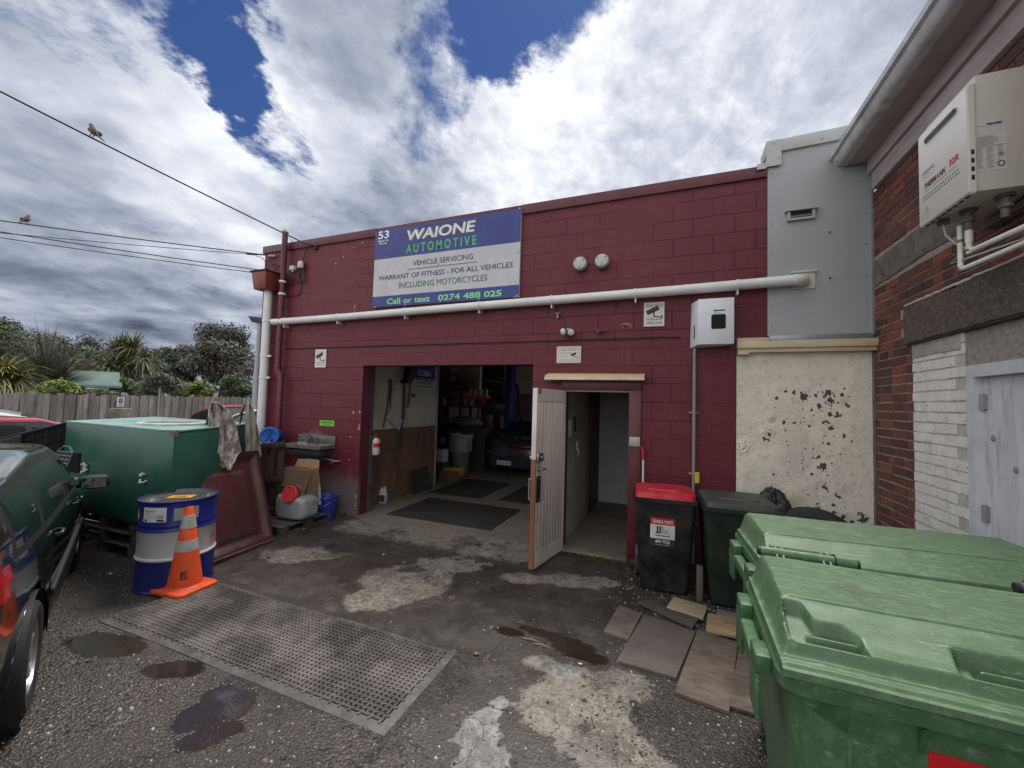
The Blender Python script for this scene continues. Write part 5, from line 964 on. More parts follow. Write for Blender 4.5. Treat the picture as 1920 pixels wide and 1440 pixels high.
def big_bin(label, loc, rz, near=True):
    o = thing('large_bin', label, 'bin', loc, rz, 'large green wheeled bins')
    mb = MB(); n = 20
    def ring(w_, d, z, r, off=0):  # rounded rectangle
        out = []
        for cx, cy, a0 in ((w_/2-r, d/2-r, 0), (-w_/2+r, d/2-r, 90), (-w_/2+r, -d/2+r, 180), (w_/2-r, -d/2+r, 270)):
            for k in range(7): an = radians(a0+15*k); out.append((BWd/2+cx+r*cos(an), BD/2+cy+r*sin(an)+off, z))
        return out
    RG = [(1.02, .50, .10, .08, 0), (1.06, .53, .16, .09, 0), (1.10, .58, .55, .08, 0), (1.13, .62, .86, .07, 0), (1.135, .625, .94, .06, 0), (1.135, .625, .945, .05, 0), (1.20, .68, .955, .05, 0), (1.205, .685, .99, .05, 0), (1.19, .67, 1.0, .05, 0), (1.10, .58, .998, .04, 0)]
    rings = [[mb.bm.verts.new(q) for q in ring(a, b2, c2, d2, e2)] for a, b2, c2, d2, e2 in RG]
    for a, b2 in zip(rings, rings[1:]):
        for k in range(28): mb._f([a[k], a[(k+1) % 28], b2[(k+1) % 28], b2[k]], 0)
    mb._f(rings[0][::-1], 0); mb.build('body', mGB, o, smooth=32, world=False)
    # corner post, ribs under the rim
    mb = MB()
    for x in (.30, .52, .76, .98): m9 = MB(); m9.prism([(x-.006, .03, .95), (x-.006, -.005, .95), (x-.006, .045, .84)], (.012, 0, 0)); m9.build('stiffener', mGB, o, smooth=30, world=False)
    mb.box(.155, .165, .03, .055, .35, .93); mb.prism([(.02, .01, .95), (.155, .02, .95), (.155, .03, .87), (.10, .05, .90)], (0, .01, 0)); mb.build('corner_rib', mGB, o, smooth=30, world=False)
    for xs_ in (-1, 1):
        x0 = -.045 if xs_ < 0 else BWd; mb = MB()
        mb.box(x0, x0+.045, .10, .20, .93, .985, 0, .008); mb.box(x0+.0, x0+.044, .20, .44, .885, .94, 0, .008); mb.box(x0, x0+.045, .44, .55, .93, .985, 0, .008); mb.box(x0, x0+.012, .09, .21, .80, .93, 0, .004); mb.box(x0, x0+.012, .44, .56, .80, .93, 0, .004)
        mb.build('lifting_bracket', mGB, o, smooth=30, world=False)
    # lid as one moulded surface
    def rec(x, y, x0, x1, y0, y1, e=.007): return smooth01(x, x0-e, x0+e)*(1-smooth01(x, x1-e, x1+e))*smooth01(y, y0-e, y0+e)*(1-smooth01(y, y1-e, y1+e))
    def lidz(x, y):
        z = RZ+.022+.010*smooth01(y, .0, .01)
        z += .036*smooth01(y, .048, .070)+.052*smooth01(y, .06, .26)*.5+.026*smooth01(y, .10, .24)
        z += .012*smooth01(y, .22, .5)
        z -= .02*smooth01(y, .585, .605)
        dx = min(x-.0, BWd-.02-x); z = min(z, RZ+.03+.10*smooth01(dx, .012, .055)) if dx < .06 else z
        z = max(z, RZ+.02)
        z += .006*smooth01(.007-abs(y-.240), 0, .004)*smooth01(dx, .05, .07)
        z += .005*smooth01(.007-abs(y-.034), 0, .005)
        for a, b2, sg in ((.045, .215, 1), (.40, .76, -1), (.95, 1.13, 1)) if near else ():
            yt = .150+.060*(1-smooth01((x-a) if sg > 0 else 99, .045, .075))-.02*smooth01(x, b2-.035, b2)
            d = smooth01(x, a-.006+.25*(y-.075)*(sg < 0), a+.008+.25*(y-.075)*(sg < 0))*(1-smooth01(x, b2-.008, b2+.006))*smooth01(y, .066, .078)*(1-smooth01(y, yt-.005, yt+.014))
            z -= .040*d
            rr9 = smooth01(x, a+.045, a+.055)*(1-smooth01(x, b2-.012, b2-.004)); z += .030*rr9*smooth01(y, .106, .110)*(1-smooth01(y, .118, .122))
            z -= .010*rr9*smooth01(y, .122, .126)*(1-smooth01(y, .138, .15))
        z += fbm(V((x*3, y*3, 3)), 3)*.0025
        return z
    mb = MB(); mb.grid(lambda u, v: V((.005+u*(BWd-.01), -.012+v*.62, lidz(.005+u*(BWd-.01), -.012+v*.62))), 300, 170)
    ed = [e for e in mb.bm.edges if len(e.link_faces) == 1]; r = bmesh.ops.extrude_edge_only(mb.bm, edges=ed)
    for v in r['geom']:
        if isinstance(v, bmesh.types.BMVert): v.co.z = RZ+.003
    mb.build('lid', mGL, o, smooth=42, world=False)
    for x0, x1 in ((.055, .37), (.82, 1.14)) if near else ():
        mb = MB(); zt, yt = RZ+.128, .655
        mb.cyl((x0, yt, zt), (x1, yt, zt), .019, n=16); mb.cyl((x0-.012, yt, zt), (x0, yt, zt), .017, n=16, m=1); mb.cyl((x1, yt, zt), (x1+.012, yt, zt), .017, n=16, m=1)
        for a in (x0+.05, x1-.11): 
            for k in (0, .022): mb.hexa([V(q) for q in ((a+k, yt-.09, zt-.05), (a+k+.009, yt-.09, zt-.05), (a+k+.009, yt+.02, zt-.03), (a+k, yt+.02, zt-.03), (a+k, yt-.085, zt-.035), (a+k+.009, yt-.085, zt-.035), (a+k+.009, yt+.024, zt+.026), (a+k, yt+.024, zt+.026))], 0, .003)
        mb.cyl((x1-.065, yt, zt), (x1, yt, zt), .024, n=16); mb.cyl((x1-.068, yt, zt), (x1-.064, yt, zt), .026, n=16, m=1)
        mb.cyl((x0+.04, yt+.05, zt+.005), (x1-.05, yt+.05, zt+.005), .012, n=12)
        mb.build('hinge_tube', [mGL, mCapb], o, smooth=35, world=False)
    for x in (.14, 1.06):
        for y in (.14, .54):
            mb = MB(); mb.cyl((x-.02, y, .08), (x+.02, y, .08), .08, n=24, m=0); mb.box(x-.03, x-.022, y-.04, y+.04, .06, .1, 1); mb.box(x+.022, x+.03, y-.04, y+.04, .06, .1, 1); mb.build('castor', [mCapb, mat('galv', (.3, .32, .34))], o, world=False)
    return o
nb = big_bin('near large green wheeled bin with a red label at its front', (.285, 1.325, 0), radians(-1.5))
l0, l1 = P(1737, 1403, 1, 1.352), P(1880, 1440, 1, 1.352); lx = l0.x-.285; lz = l0.z
mb = MB(); mb.hexa([V(q) for q in ((lx, .052, lz-.26), (lx+.24, .052, lz-.26), (lx+.24, .058, lz-.26), (lx, .058, lz-.26), (lx, .0255, lz), (lx+.24, .0255, lz), (lx+.24, .032, lz), (lx, .032, lz))])
mb.build('front_label', [mat('label_red', (.55, .012, .02), rough=.4)], nb, world=False)
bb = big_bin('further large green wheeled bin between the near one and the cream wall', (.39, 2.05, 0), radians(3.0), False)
# ---------- two wheelie bins ----------
def wheelie(label, loc, rz, w_, d, h, mBody, mLid, sticker=None, clips=True):
    o = thing('wheelie_bin', label, 'bin', loc, rz)
    mb = MB()
    def rr(wx, wy, z, r, oy=0):
        out = []
        for cx, cy, a0 in ((wx/2-r, wy/2-r, 0), (-wx/2+r, wy/2-r, 90), (-wx/2+r, -wy/2+r, 180), (wx/2-r, -wy/2+r, 270)):
            for k in range(6): an = radians(a0+18*k); out.append((cx+r*cos(an), cy+r*sin(an)+oy, z))
        return out
    hb = h*.90
    RG = [(w_*.72, d*.62, .02, .035, .03), (w_*.76, d*.66, .10, .04, .03), (w_*.80, d*.72, hb*.30, .04, .015), (w_*.805, d*.725, hb*.305, .04, .015), (w_*.93, d*.88, hb*.94, .035, 0), (w_*.93, d*.88, hb*.955, .03, 0), (w_, d*.97, hb*.96, .03, 0), (w_*1.0, d*.97, hb, .03, 0), (w_*.9, d*.85, hb-.002, .03, 0)]
    rings = [[mb.bm.verts.new(q) for q in rr(*g)] for g in RG]
    for a, b2 in zip(rings, rings[1:]):
        for k in range(24): mb._f([a[k], a[(k+1) % 24], b2[(k+1) % 24], b2[k]], 0)
    mb._f(rings[0][::-1], 0); mb.build('body', mBody, o, smooth=32, world=False)
    mb = MB()
    LR = [(w_*.93, d*.93, hb-.004, .05), (w_*.92, d*.92, hb+.02, .055), (w_*.93, d*.90, hb+.040, .06), (w_*.84, d*.80, hb+.055, .07), (w_*.55, d*.55, hb+.056, .05), (w_*.53, d*.53, hb+.066, .05), (w_*.40, d*.40, hb+.067, .04)]
    rings = [[mb.bm.verts.new(q) for q in rr(a, b2, c2, d2)] for a, b2, c2, d2 in LR]
    for a, b2 in zip(rings, rings[1:]):
        for k in range(24): mb._f([a[k], a[(k+1) % 24], b2[(k+1) % 24], b2[k]], 0)
    mb._f(rings[-1], 0)
    if clips:
        for sx_ in (-1, 1): mb.box(sx_*w_*.36-.04, sx_*w_*.36+.04, -d*.44, -d*.40, hb+.030, hb+.056, 0, .006)
    lid = mb.build('lid', mLid, o, smooth=35, world=False)
    mb = MB(); mb.cyl((-w_*.36, d*.5, hb-.01), (w_*.36, d*.5, hb-.01), .014, n=12); [mb.box(x-.02, x+.02, d*.44, d*.51, hb-.04, hb-.001, 0, .004) for x in (-w_*.3, 0, w_*.3)]; mb.build('handle', mBody, o, world=False)
    for sx_ in (-1, 1):
        mb = MB(); x = sx_*(w_*.40); mb.lathe([(0, -.024), (.05, -.024), (.052, -.018), (.085, -.022), (.095, -.012), (.095, .012), (.085, .022), (.052, .018), (.05, .024), (0, .024)], Matrix.Translation((x, d*.36, .097)) @ Matrix.Rotation(pi/2, 4, 'Y'), 28, 0); mb.build('wheel', mat('wheel_rubber', (.022, .021, .02), rough=.7), o, world=False)
    if sticker: sticker(o, w_, d, hb)
    return o
def jj(o, w_, d, hb):
    z0, z1 = hb*.50, hb*.80
    def fy_(z): f = (z-hb*.305)/(hb*.635); return -(d*(.725+(.88-.725)*f)/2)+.015*(1-f)-.0015
    def pt(x, z, e=0): return V((x, fy_(z)-e, z))
    x0, x1 = -.125, .085; mb = MB(); s = z1-z0
    def bandp(a, b2, m, e=0): mb.poly([pt(x0, a, e), pt(x1, a, e), pt(x1, b2, e), pt(x0, b2, e)], m)
    up_ = (pt(0, z1)-pt(0, z0)).normalized()
    bandp(z0, z0+.27*s, 0); bandp(z0+.2701*s, z0+.76*s, 1); bandp(z0+.7601*s, z1, 2)
    def tx(st, fx, fz, fw, fh, m, bold=.015): mb.text(st, pt(x0+fx*(x1-x0), z0+fz*s, .0012), XR, up_, fw*(x1-x0), fh*s, m, bold)
    tx('GENERAL WASTE', .08, .81, .84, .12, 1, .03); tx('JJ', .20, .45, .24, .26, 3, .03); tx("'S", .46, .63, .08, .07, 3); tx('Waste &', .47, .53, .27, .07, 3, 0); tx('Recycling', .47, .44, .33, .08, 3, 0); tx('499 7723', .20, .11, .60, .12, 1, .03); tx('www.jjwaste.co.nz', .19, .035, .62, .045, 1, 0)
    mb.poly([pt(x0+.2*(x1-x0), z0+.37*s, .001), pt(x0+.8*(x1-x0), z0+.355*s, .001), pt(x0+.8*(x1-x0), z0+.385*s, .001), pt(x0+.2*(x1-x0), z0+.40*s, .001)], 3)
    mb.build('front_label', [mat('jj_dark', (.02, .04, .04), rough=.4), mat('jj_white', (.62, .62, .61), rough=.4), mat('jj_red', (.45, .02, .03), rough=.4), mBk], o, smooth=0, world=False)
mBB = mat('bin_black', (.008, .009, .010), (.014, .015, .016), ns=5, rough=.5, r2=.65, spec=.25, dirt=.5, dc=(.07, .06, .055), ds=5, bump=.1, bs=30)
q = P(1243, 1117)
wheelie('black wheelie bin with a bright red lid and a general waste label', (-.05, 4.21, 0), radians(4), .56, .56, .975, mBB, mat('bin_red_lid', (.52, .012, .03), (.42, .01, .025), ns=4, rough=.4, dirt=.3, dc=(.6, .2, .2), ds=8, bump=.08, bs=60), jj)
mB2 = mat('bin_darkgreen', (.010, .018, .013), (.016, .026, .019), ns=5, rough=.5, spec=.25, dirt=.4, dc=(.06, .065, .05), ds=4)
mL2 = mat('bin_charcoal_lid', (.05, .058, .05), (.038, .045, .04), ns=5, rough=.45, dirt=.5, dc=(.12, .125, .11), ds=5, bump=.1, bs=40)
wheelie('dark green wheelie bin with a charcoal lid standing beside the red-lidded bin', (.555, 4.17, 0), radians(3), .60, .62, .965, mB2, mL2, None, False)
# broom behind the red lidded bin
a = W(1205, 905, WY-.08); b_ = W(1206, 855, WY-.05); o = thing('broom', 'broom with a white handle and red grip leaning on the wall behind the red-lidded bin', 'broom', (a.x, WY-.12, 0))
mb = MB(); mb.cyl((a.x+.01, WY-.14, .08), (b_.x, WY-.045, 1.13), .012, n=10); mb.build('handle', mat('broom_white', (.6, .6, .6)), o); mb = MB(); mb.tube([(b_.x, WY-.045, 1.13), (b_.x-.003, WY-.04, 1.22), (b_.x-.02, WY-.035, 1.27)], .016, 10); mb.build('grip', mat('grip_red', (.45, .02, .03)), o); mb = MB(); mb.box(a.x-.12, a.x+.12, WY-.17, WY-.11, 0.02, .09, bev=.01); mb.build('brush_head', mBk, o)
# stick, hose beside bins
o = thing('timber_post', 'short weathered stake between the red-lidded bin and the door jamb', 'stake', (-.29, 4.45, 0)); mb = MB(); mb.box(-.32, -.28, 4.42, 4.46, 0, .28, bev=.004); mb.build('stake', mat('grey_wood', (.12, .11, .1), (.07, .06, .055), ns=10, st=(1, 1, .2), rough=.8), o)
mb = MB(); mb.box(.235, .285, 4.02, 4.10, 0, .30, bev=.004); tag(mb.build('timber_offcut', mat('grey_wood', (.12, .11, .1))), 'upright dark timber offcut between the two wheelie bins', 'offcut')
mb = MB(); mb.tube([(.17, 4.5, .62), (.21, 4.42, .60), (.27, 4.38, .57)], .009, 8); tag(mb.build('brass_tap', mat('brass_dull', (.25, .17, .08), rough=.5, metal=.5)), 'dull brass tap poking out between the two wheelie bins', 'tap')
# tyre and black bag
mTy = mat('tyre_rubber', (.018, .017, .017), (.03, .028, .027), ns=20, rough=.6)
def tyre_prof(R, w_): return [(R*.62, -w_*.40), (R*.70, -w_*.5), (R*.90, -w_*.52), (R*.97, -w_*.44), (R*.985, -w_*.3), (R, -w_*.29), (R, -w_*.02), (R*.985, -w_*.01), (R*.985, w_*.01), (R, w_*.02), (R, w_*.29), (R*.985, w_*.3), (R*.97, w_*.44), (R*.90, w_*.52), (R*.70, w_*.5), (R*.62, w_*.40)]
c = P(1528, 960, 1, 4.28); o = thing('tyre', 'black car tyre standing against the cream wall behind the green bins', 'tyre', (c.x, 4.4, 0)); mb = MB(); mb.lathe(tyre_prof(.40, .21), Matrix.Translation((c.x, 4.34, c.z-.385)) @ Matrix.Rotation(radians(72), 4, 'X'), 56); mb.build('tread', mTy, o)
c = W(1449, 945, 4.45); mb = MB(); rb = random.Random(4)
g = bmesh.ops.create_icosphere(mb.bm, subdivisions=5, radius=1)
for v in g['verts']:
    n = v.co.normalized(); rdg = 1-abs(noise.noise(n*3.2))*1.3; rdg2 = 1-abs(noise.noise(n*8+V((3, 1, 2))))*1.4
    v.co = V((c.x, 4.46, .46))+V((n.x*.20, n.y*.17, n.z*(P(1449, 918, 1, 4.46).z-.46) if n.z > 0 else n.z*.46))*(1+.13*rdg+.06*rdg2-.12)
tag(mb.build('rubbish_bag', mat('bag_black', (.02, .02, .022), rough=.35, r2=.5, bump=.3, bs=20)), 'crumpled black rubbish bag behind the dark green wheelie bin', 'bag')
# ---------- drum ----------
DR, DHh = .285, .775; dc_ = V((-4.20, 2.40, 0))
o = thing('oil_drum', 'blue and white steel oil drum standing behind the traffic cone', 'drum', dc_)
mBl = mat('drum_blue', (.012, .02, .17), (.01, .016, .13), ns=4, rough=.28, r2=.4, dirt=.2, dc=(.03, .03, .06)); mDw = mat('drum_white', (.52, .52, .54), (.44, .44, .46), ns=5, rough=.35, dirt=.2, dc=(.3, .3, .3), ds=8)
pf = [(0, .012), (DR-.01, .012), (DR+.004, .0), (DR+.004, .014), (DR-.004, .02), (DR-.004, .262), (DR+.002, .268), (DR+.007, .277), (DR+.007, .283), (DR+.002, .29), (DR-.004, .297), (DR-.004, .50), (DR+.001, .507), (DR+.007, .516), (DR+.007, .522), (DR+.001, .531), (DR-.004, .54), (DR-.004, .56), (DR-.001, .566), (DR-.004, .572), (DR-.004, DHh-.02), (DR+.004, DHh-.012), (DR+.005, DHh-.003), (DR-.002, DHh), (DR-.01, DHh-.004)]
ms_ = [0]*(len(pf)-1)
for i in range(len(pf)-1):
    zm = (pf[i][1]+pf[i+1][1])/2
    if .266 < zm < .512: ms_[i] = 1
mb = MB(); mb.lathe(pf, Matrix.Translation(dc_), 64, ms=ms_); mb.build('shell', [mBl, mDw], o, smooth=40)
mb = MB(); mb.lathe([(DR-.010, DHh-.004), (DR-.016, DHh-.016), (DR-.03, DHh-.018), (0, DHh-.016)], Matrix.Translation(dc_), 48); hd = mb.build('lid', mat('drum_top', (.045, .045, .047), (.07, .07, .07), ns=4, rough=.22, r2=.4), o)
mb = MB(); mb.lathe([(0, .012), (.03, .012), (.034, 0), (.05, 0)], Matrix.Translation(dc_+V((-.05, -.19, DHh-.014))), 20); mb.lathe([(0, .01), (.015, .01), (.018, 0)], Matrix.Translation(dc_+V((.17, .14, DHh-.014))), 16); sub(mb.build('bung', mat('bung_metal', (.5, .5, .5), rough=.3, metal=.9), o), hd)
mb = MB(); Mx = Matrix.Translation(dc_+V((.02, .0, DHh-.0135))) @ Matrix.Rotation(radians(35), 4, 'Z'); mb.box(-.10, .10, -.055, .055, 0, .001, 0, M=Mx); mb.text('OIL', Mx @ V((-.05, -.03, .002)), Mx.to_3x3() @ V((1, 0, 0)), Mx.to_3x3() @ V((0, 1, 0)), .10, .05, 1, .02); sub(mb.build('top_label', [mat('label_orange', (.65, .30, .02), rough=.3), mBk], o, smooth=0), hd)
def curved(mb, a0, a1, z0, z1, m=0, e=.0015, tl=0):
    n = 8
    for i in range(n):
        p = []
        for a, z in ((a0+(a1-a0)*i/n, z0), (a0+(a1-a0)*(i+1)/n, z0), (a0+(a1-a0)*(i+1)/n, z1), (a0+(a1-a0)*i/n, z1)): p.append(dc_+V((cos(a)*(DR-.004+e), sin(a)*(DR-.004+e), z)))
        mb.poly(p, m)
ca = atan2(-dc_.y, -dc_.x)   # towards the viewer
def ctext(mb, st, a0, a1, z0, h, m, e=.003):
    mb2 = MB(); mb2.text(st, (0, 0, 0), (1, 0, 0), (0, 1, 0), a1-a0, h, m, .01)
    for f in mb2.bm.faces: mb._f([mb.bm.verts.new(dc_+V((cos(a0+v.co.x)*(DR-.004+e), sin(a0+v.co.x)*(DR-.004+e), z0+v.co.y))) for v in f.verts], m)
    mb2.bm.free()
mb = MB(); a0 = ca-.98; a1 = ca-.30
curved(mb, a0, a1, .605, .728, 0); ctext(mb, 'HYDRO OIL 2', a0+.06, a0+.40, .69, .014, 1); ctext(mb, 'lubricant', a0+.06, a0+.26, .676, .009, 2)
for k in range(6): ctext(mb, 'Caution read label before use'[:10+3*(k % 3)], a0+.06, a0+.55-(k % 3)*.06, .665-k*.007, .0035, 2)
curved(mb, a0+.44, a0+.62, .612, .628, 1, .0025); curved(mb, a0+.05, a0+.14, .612, .628, 1, .0025); curved(mb, a0+.46, a0+.6, .64, .662, 2, .0025); mb.build('paper_label', [mat('label_white', (.62, .62, .64), rough=.4), mBk, mat('print_grey', (.3, .3, .32))], o, smooth=0)
mb = MB(); a0 = ca-.12; a1 = ca+.50; curved(mb, a0, a1, .61, .715, 0)
for k in range(7): ctext(mb, 'handle with care and store upright'[:14+2*(k % 4)], a0+.05, a1-.12-(k % 3)*.05, .69-k*.010, .005, 1)
curved(mb, a0+.12, a1-.02, .70, .712, 2, .0022); mb.build('torn_label', [mat('label_grey', (.36, .36, .36), (.26, .26, .26), ns=20, rough=.5), mat('print_grey', (.3, .3, .32)), mat('label_olive', (.3, .28, .08))], o, smooth=0)
mb = MB(); p = [dc_+V((cos(ca-1.3+u)*(DR-.002), sin(ca-1.3+u)*(DR-.002), .655+v)) for u, v in ((-.14, 0), (0, -.05), (.14, 0), (0, .05))]; mb.poly(p); mb.build('hazard_diamond', mat('label_orange', (.65, .30, .02)), o, smooth=0)
mb = MB(); ctext(mb, 'OIL', ca+.98, ca+1.3, .37, .06, 0); ctext(mb, 'PLUS', ca+1.0, ca+1.3, .33, .025, 0); mb.build('lettering', mat('print_red', (.55, .02, .03)), o, smooth=0)
# ---------- cones ----------
mOr = mat('cone_orange', (.72, .085, .02), (.6, .065, .015), ns=8, rough=.5, dirt=.6, dc=(.22, .07, .04), ds=11, dlo=.52, dhi=.68); mSl = mat('cone_sleeve', (.42, .40, .38), (.34, .32, .31), ns=18, rough=.45, dirt=.4, dc=(.2, .19, .18), ds=16)
def cone(label, loc, rz, s=1):
    o = thing('traffic_cone', label, 'traffic cone', loc, rz)
    mb = MB(); b0 = .375*s/2
    rg9 = []
    for k9, z9 in ((.97, 0), (1.0, .006), (1.0, .026), (.975, .036), (.93, .040), (.0, .040)):
        rg9.append([mb.bm.verts.new((sx9*(b0-.05*s)*k9+cos(a9)*.05*s*k9, sy9*(b0*.92-.05*s)*k9+sin(a9)*.05*s*k9, z9*s)) for sx9, sy9, a0 in ((1, 1, 0), (-1, 1, 90), (-1, -1, 180), (1, -1, 270)) for a9 in [radians(a0+q9*18) for q9 in range(6)]])
    for a9, b9 in zip(rg9, rg9[1:]):
        for k9 in range(24): mb._f([a9[k9], a9[(k9+1) % 24], b9[(k9+1) % 24], b9[k9]], 0)
    mb._f(rg9[0][::-1], 0); mb.build('base', mOr, o, world=False, smooth=50)
    def R(z): return (.125-(.125-.030)*z/.70)*s
    pr_ = [(R(.0)+.012*s, .034*s), (R(.01), .045*s), (R(.30), .30*s), (R(.30), .30*s)]
    mb = MB(); mb.lathe([(R(0)+.018*s, .039*s), (R(.02)+.004, .052*s), (R(.68), .70*s), (R(.7)*.85, .712*s), (0, .712*s)], None, 40); mb.build('cone_body', mOr, o, world=False, smooth=40)
    for z0, z1 in ((.34, .43), (.53, .64)):
        mb = MB(); mb.lathe([(R(z0-.035)+.0, z0*s), (R(z0-.033)+.0025, z0*s+.001), (R(z1-.033)+.0025, z1*s-.001), (R(z1-.035), z1*s)], None, 40); mb.build('reflective_sleeve', mSl, o, world=False)
    return o
cn = cone('orange traffic cone with two pale bands standing on the mat in front of the drum', (-3.93, 2.325, .008), radians(5), 1.0)
mb = MB(); an = ca; cd0 = V((cos(-.75), sin(-.75), 0)); 
def cpnt(a, z): R0 = .125-(.095)*(z-.05)/.65+.004; return V((cos(a)*R0, sin(a)*R0, z))
lo_ = -.72
def cbox(u0, u1, z0, z1, m=0): mb.poly([cpnt(lo_+u0, z0), cpnt(lo_+u1, z0), cpnt(lo_+u1, z1), cpnt(lo_+u0, z1)], m)
for u0, u1, z0, z1 in ((-.2, -.06, .135, .185), (-.05, .22, .175, .187), (0, .06, .135, .17), (.08, .22, .155, .166), (.1, .22, .135, .147), (-.2, .22, .118, .129)): cbox(u0, u1, z0, z1)
mb.build('logo_print', mBk, cn, smooth=0, world=False)
q = P(303, 905, 1, 2.40); cone('small red-orange cone tip showing behind the blue drum', (q.x-.27, 2.83, .0), .2, 1.12)
# ---------- green tank on pallets ----------
TZ = 1.336
c4 = [V((-6.55, 2.50, 0)), V((-4.42, 2.44, 0)), V((-5.04, 3.70, 0)), V((-7.12, 3.66, 0))]
tk = thing('green_tank', 'large dark green steel tank box with a round opening on top, set on pallets', 'tank', (-5.7, 3.1, .39))
m, t, b = newmat('tank_green'); oc = t.N('ShaderNodeTexCoord').outputs['Object']; n1 = t.noise(oc, 1.6, 6, .7); n2 = t.noise(oc, 12, 7, .7); sz = t.N('ShaderNodeSeparateXYZ', i={0: oc})
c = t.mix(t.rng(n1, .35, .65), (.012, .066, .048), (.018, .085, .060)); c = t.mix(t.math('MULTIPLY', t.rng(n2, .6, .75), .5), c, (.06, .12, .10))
bd = t.math('MULTIPLY', t.rng(t.math('ABSOLUTE', t.math('ADD', sz.outputs[2], -.26)), .02, .0), .25); c = t.mix(bd, c, (.12, .09, .04))
t.l.new(c, b.inputs['Base Color']); t.l.new(t.rng(n1, .3, .7, .3, .5), b.inputs['Roughness']); bp = t.N('ShaderNodeBump', i={'Height': n1, 'Strength': .15, 'Distance': .03}); t.l.new(bp.outputs[0], b.inputs['Normal'])
mTg = m; TB = .39
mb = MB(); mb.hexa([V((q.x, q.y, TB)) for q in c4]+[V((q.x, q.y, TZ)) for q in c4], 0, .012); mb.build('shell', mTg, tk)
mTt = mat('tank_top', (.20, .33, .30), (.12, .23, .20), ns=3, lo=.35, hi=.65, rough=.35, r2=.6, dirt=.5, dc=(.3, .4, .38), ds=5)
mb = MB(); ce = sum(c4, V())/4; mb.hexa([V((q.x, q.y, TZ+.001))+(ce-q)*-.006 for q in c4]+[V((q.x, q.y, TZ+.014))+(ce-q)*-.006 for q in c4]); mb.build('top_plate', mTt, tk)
hc = V((-5.32, 2.93, TZ+.015)); mb = MB(); mb.lathe([(.33, 0), (.33, .02), (.30, .03), (.28, .024), (.275, .002)], Matrix.Translation(hc), 48); mb.build('opening_rim', mat('rim_dirty', (.42, .45, .43), (.28, .3, .28), ns=9, rough=.5), tk)
mb = MB(); mb.lathe([(.276, .004), (0, .002)], Matrix.Translation(hc), 32); mb.build('opening_inside', mat('opening_dark', (.03, .03, .02), (.12, .1, .06), ns=6, rough=.2, r2=.5), tk)
for px, py in ((160, 877), (275, 895)):
    q = P(px, py, 1, 2.47); mb = MB(); x, z = q.x, q.z
    mb.tube([(x-.03, 2.475, z+.045), (x-.035, 2.43, z+.03), (x+.0, 2.42, z+.02), (x+.035, 2.43, z+.045)], .011, 7); mb.tube([(x+.03, 2.475, z-.02), (x+.035, 2.43, z-.04), (x-.01, 2.42, z-.045), (x-.04, 2.44, z-.02)], .011, 7); mb.box(x-.02, x+.03, 2.455, 2.472, z-.04, z+.04); mb.build('lug', mat('lug_white', (.62, .62, .6), (.3, .3, .28), ns=60, rough=.4), tk)
mb = MB(); mb.hexa([V(q) for q in ((-4.46, 2.436, 1.31), (-4.418, 2.434, 1.29), (-4.418, 2.47, 1.29), (-4.46, 2.437, 1.31), (-4.54, 2.436, 1.351), (-4.412, 2.431, 1.353), (-4.43, 2.49, 1.353), (-4.54, 2.44, 1.351))]); mb.build('torn_corner', mat('torn_rust', (.20, .14, .09), (.1, .06, .04), ns=40, rough=.8), tk)
# pallets
mPl = mat('pallet_wood', (.085, .07, .06), (.05, .042, .036), ns=8, st=(.4, 1, 1), rough=.75, bump=.4, bs=30, dirt=.3, dc=(.16, .14, .12), ds=5)
def pallet(label, loc, rz, w_=1.15, d=.95, rot=None, h=.125):
    o = thing('pallet', label, 'pallet', loc, rz, 'timber pallets', rot)
    mb = MB()
    for k in range(7): y = k*(d-.10)/6; mb.box(0, w_, y, y+.10, h-.018, h, 0, .003)
    mb.build('top_slats', mPl, o, world=False)
    for k in range(3):
        x = k*(w_-.09)/2; mb = MB()
        for y in (0, d/2-.05, d-.10): mb.box(x, x+.09, y, y+.10, .0185, h-.0185, 0, .004)
        mb.box(x-.0, x+.09, .0, d, 0, .018, 0, .002); mb.build('runner', mPl, o, world=False)
    return o
p1 = pallet('lowest pallet of the stack below the green tank', (-6.28, 2.50, 0), 0, 1.2, 1.0)
copy_tree(p1, (-6.24, 2.47, .127), radians(1.5), 'middle pallet of the stack below the green tank', 'timber pallets')
copy_tree(p1, (-6.27, 2.51, .254), radians(-1), 'topmost pallet of the stack below the green tank', 'timber pallets')
p4 = pallet('lone pallet lying under the clear container beside the red tray', (-5.40, 3.62, 0), radians(2), 1.0, .85, None, .10)
p5 = thing('pallet', 'broken dark pallet standing upright behind the red tray, left of the cardboard box', 'pallet', (-5.4, 4.0, .1), group='timber pallets')
def q5(px, py, e=0): return P(px, py, 1, 3.98+e)
def bar5(nm, a, b_, wd5, e): mb = MB(); A5, B5 = q5(*a, e), q5(*b_, e); d5 = (B5-A5).normalized(); n5 = V((-d5.z, 0, d5.x))*wd5/2; y5 = V((0, .04, 0)); mb.hexa([A5-n5, A5+n5, A5+n5+y5, A5-n5+y5, B5-n5, B5+n5, B5+n5+y5, B5-n5+y5], 0, .005); mb.build(nm, mat('pallet_dark', (.035, .028, .025), (.06, .05, .044), ns=9, st=(1, 1, .3), rough=.8, bump=.4, bs=30), p5)
for a5, b5 in (((486, 836), (496, 962)), ((527, 832), (517, 960)), ((505, 838), (505, 962))): bar5('runner', a5, b5, .085, 0)
for a5, b5 in (((484, 838), (530, 833)), ((488, 905), (524, 897)), ((494, 957), (519, 957))): bar5('slat', a5, b5, .075, -.042)
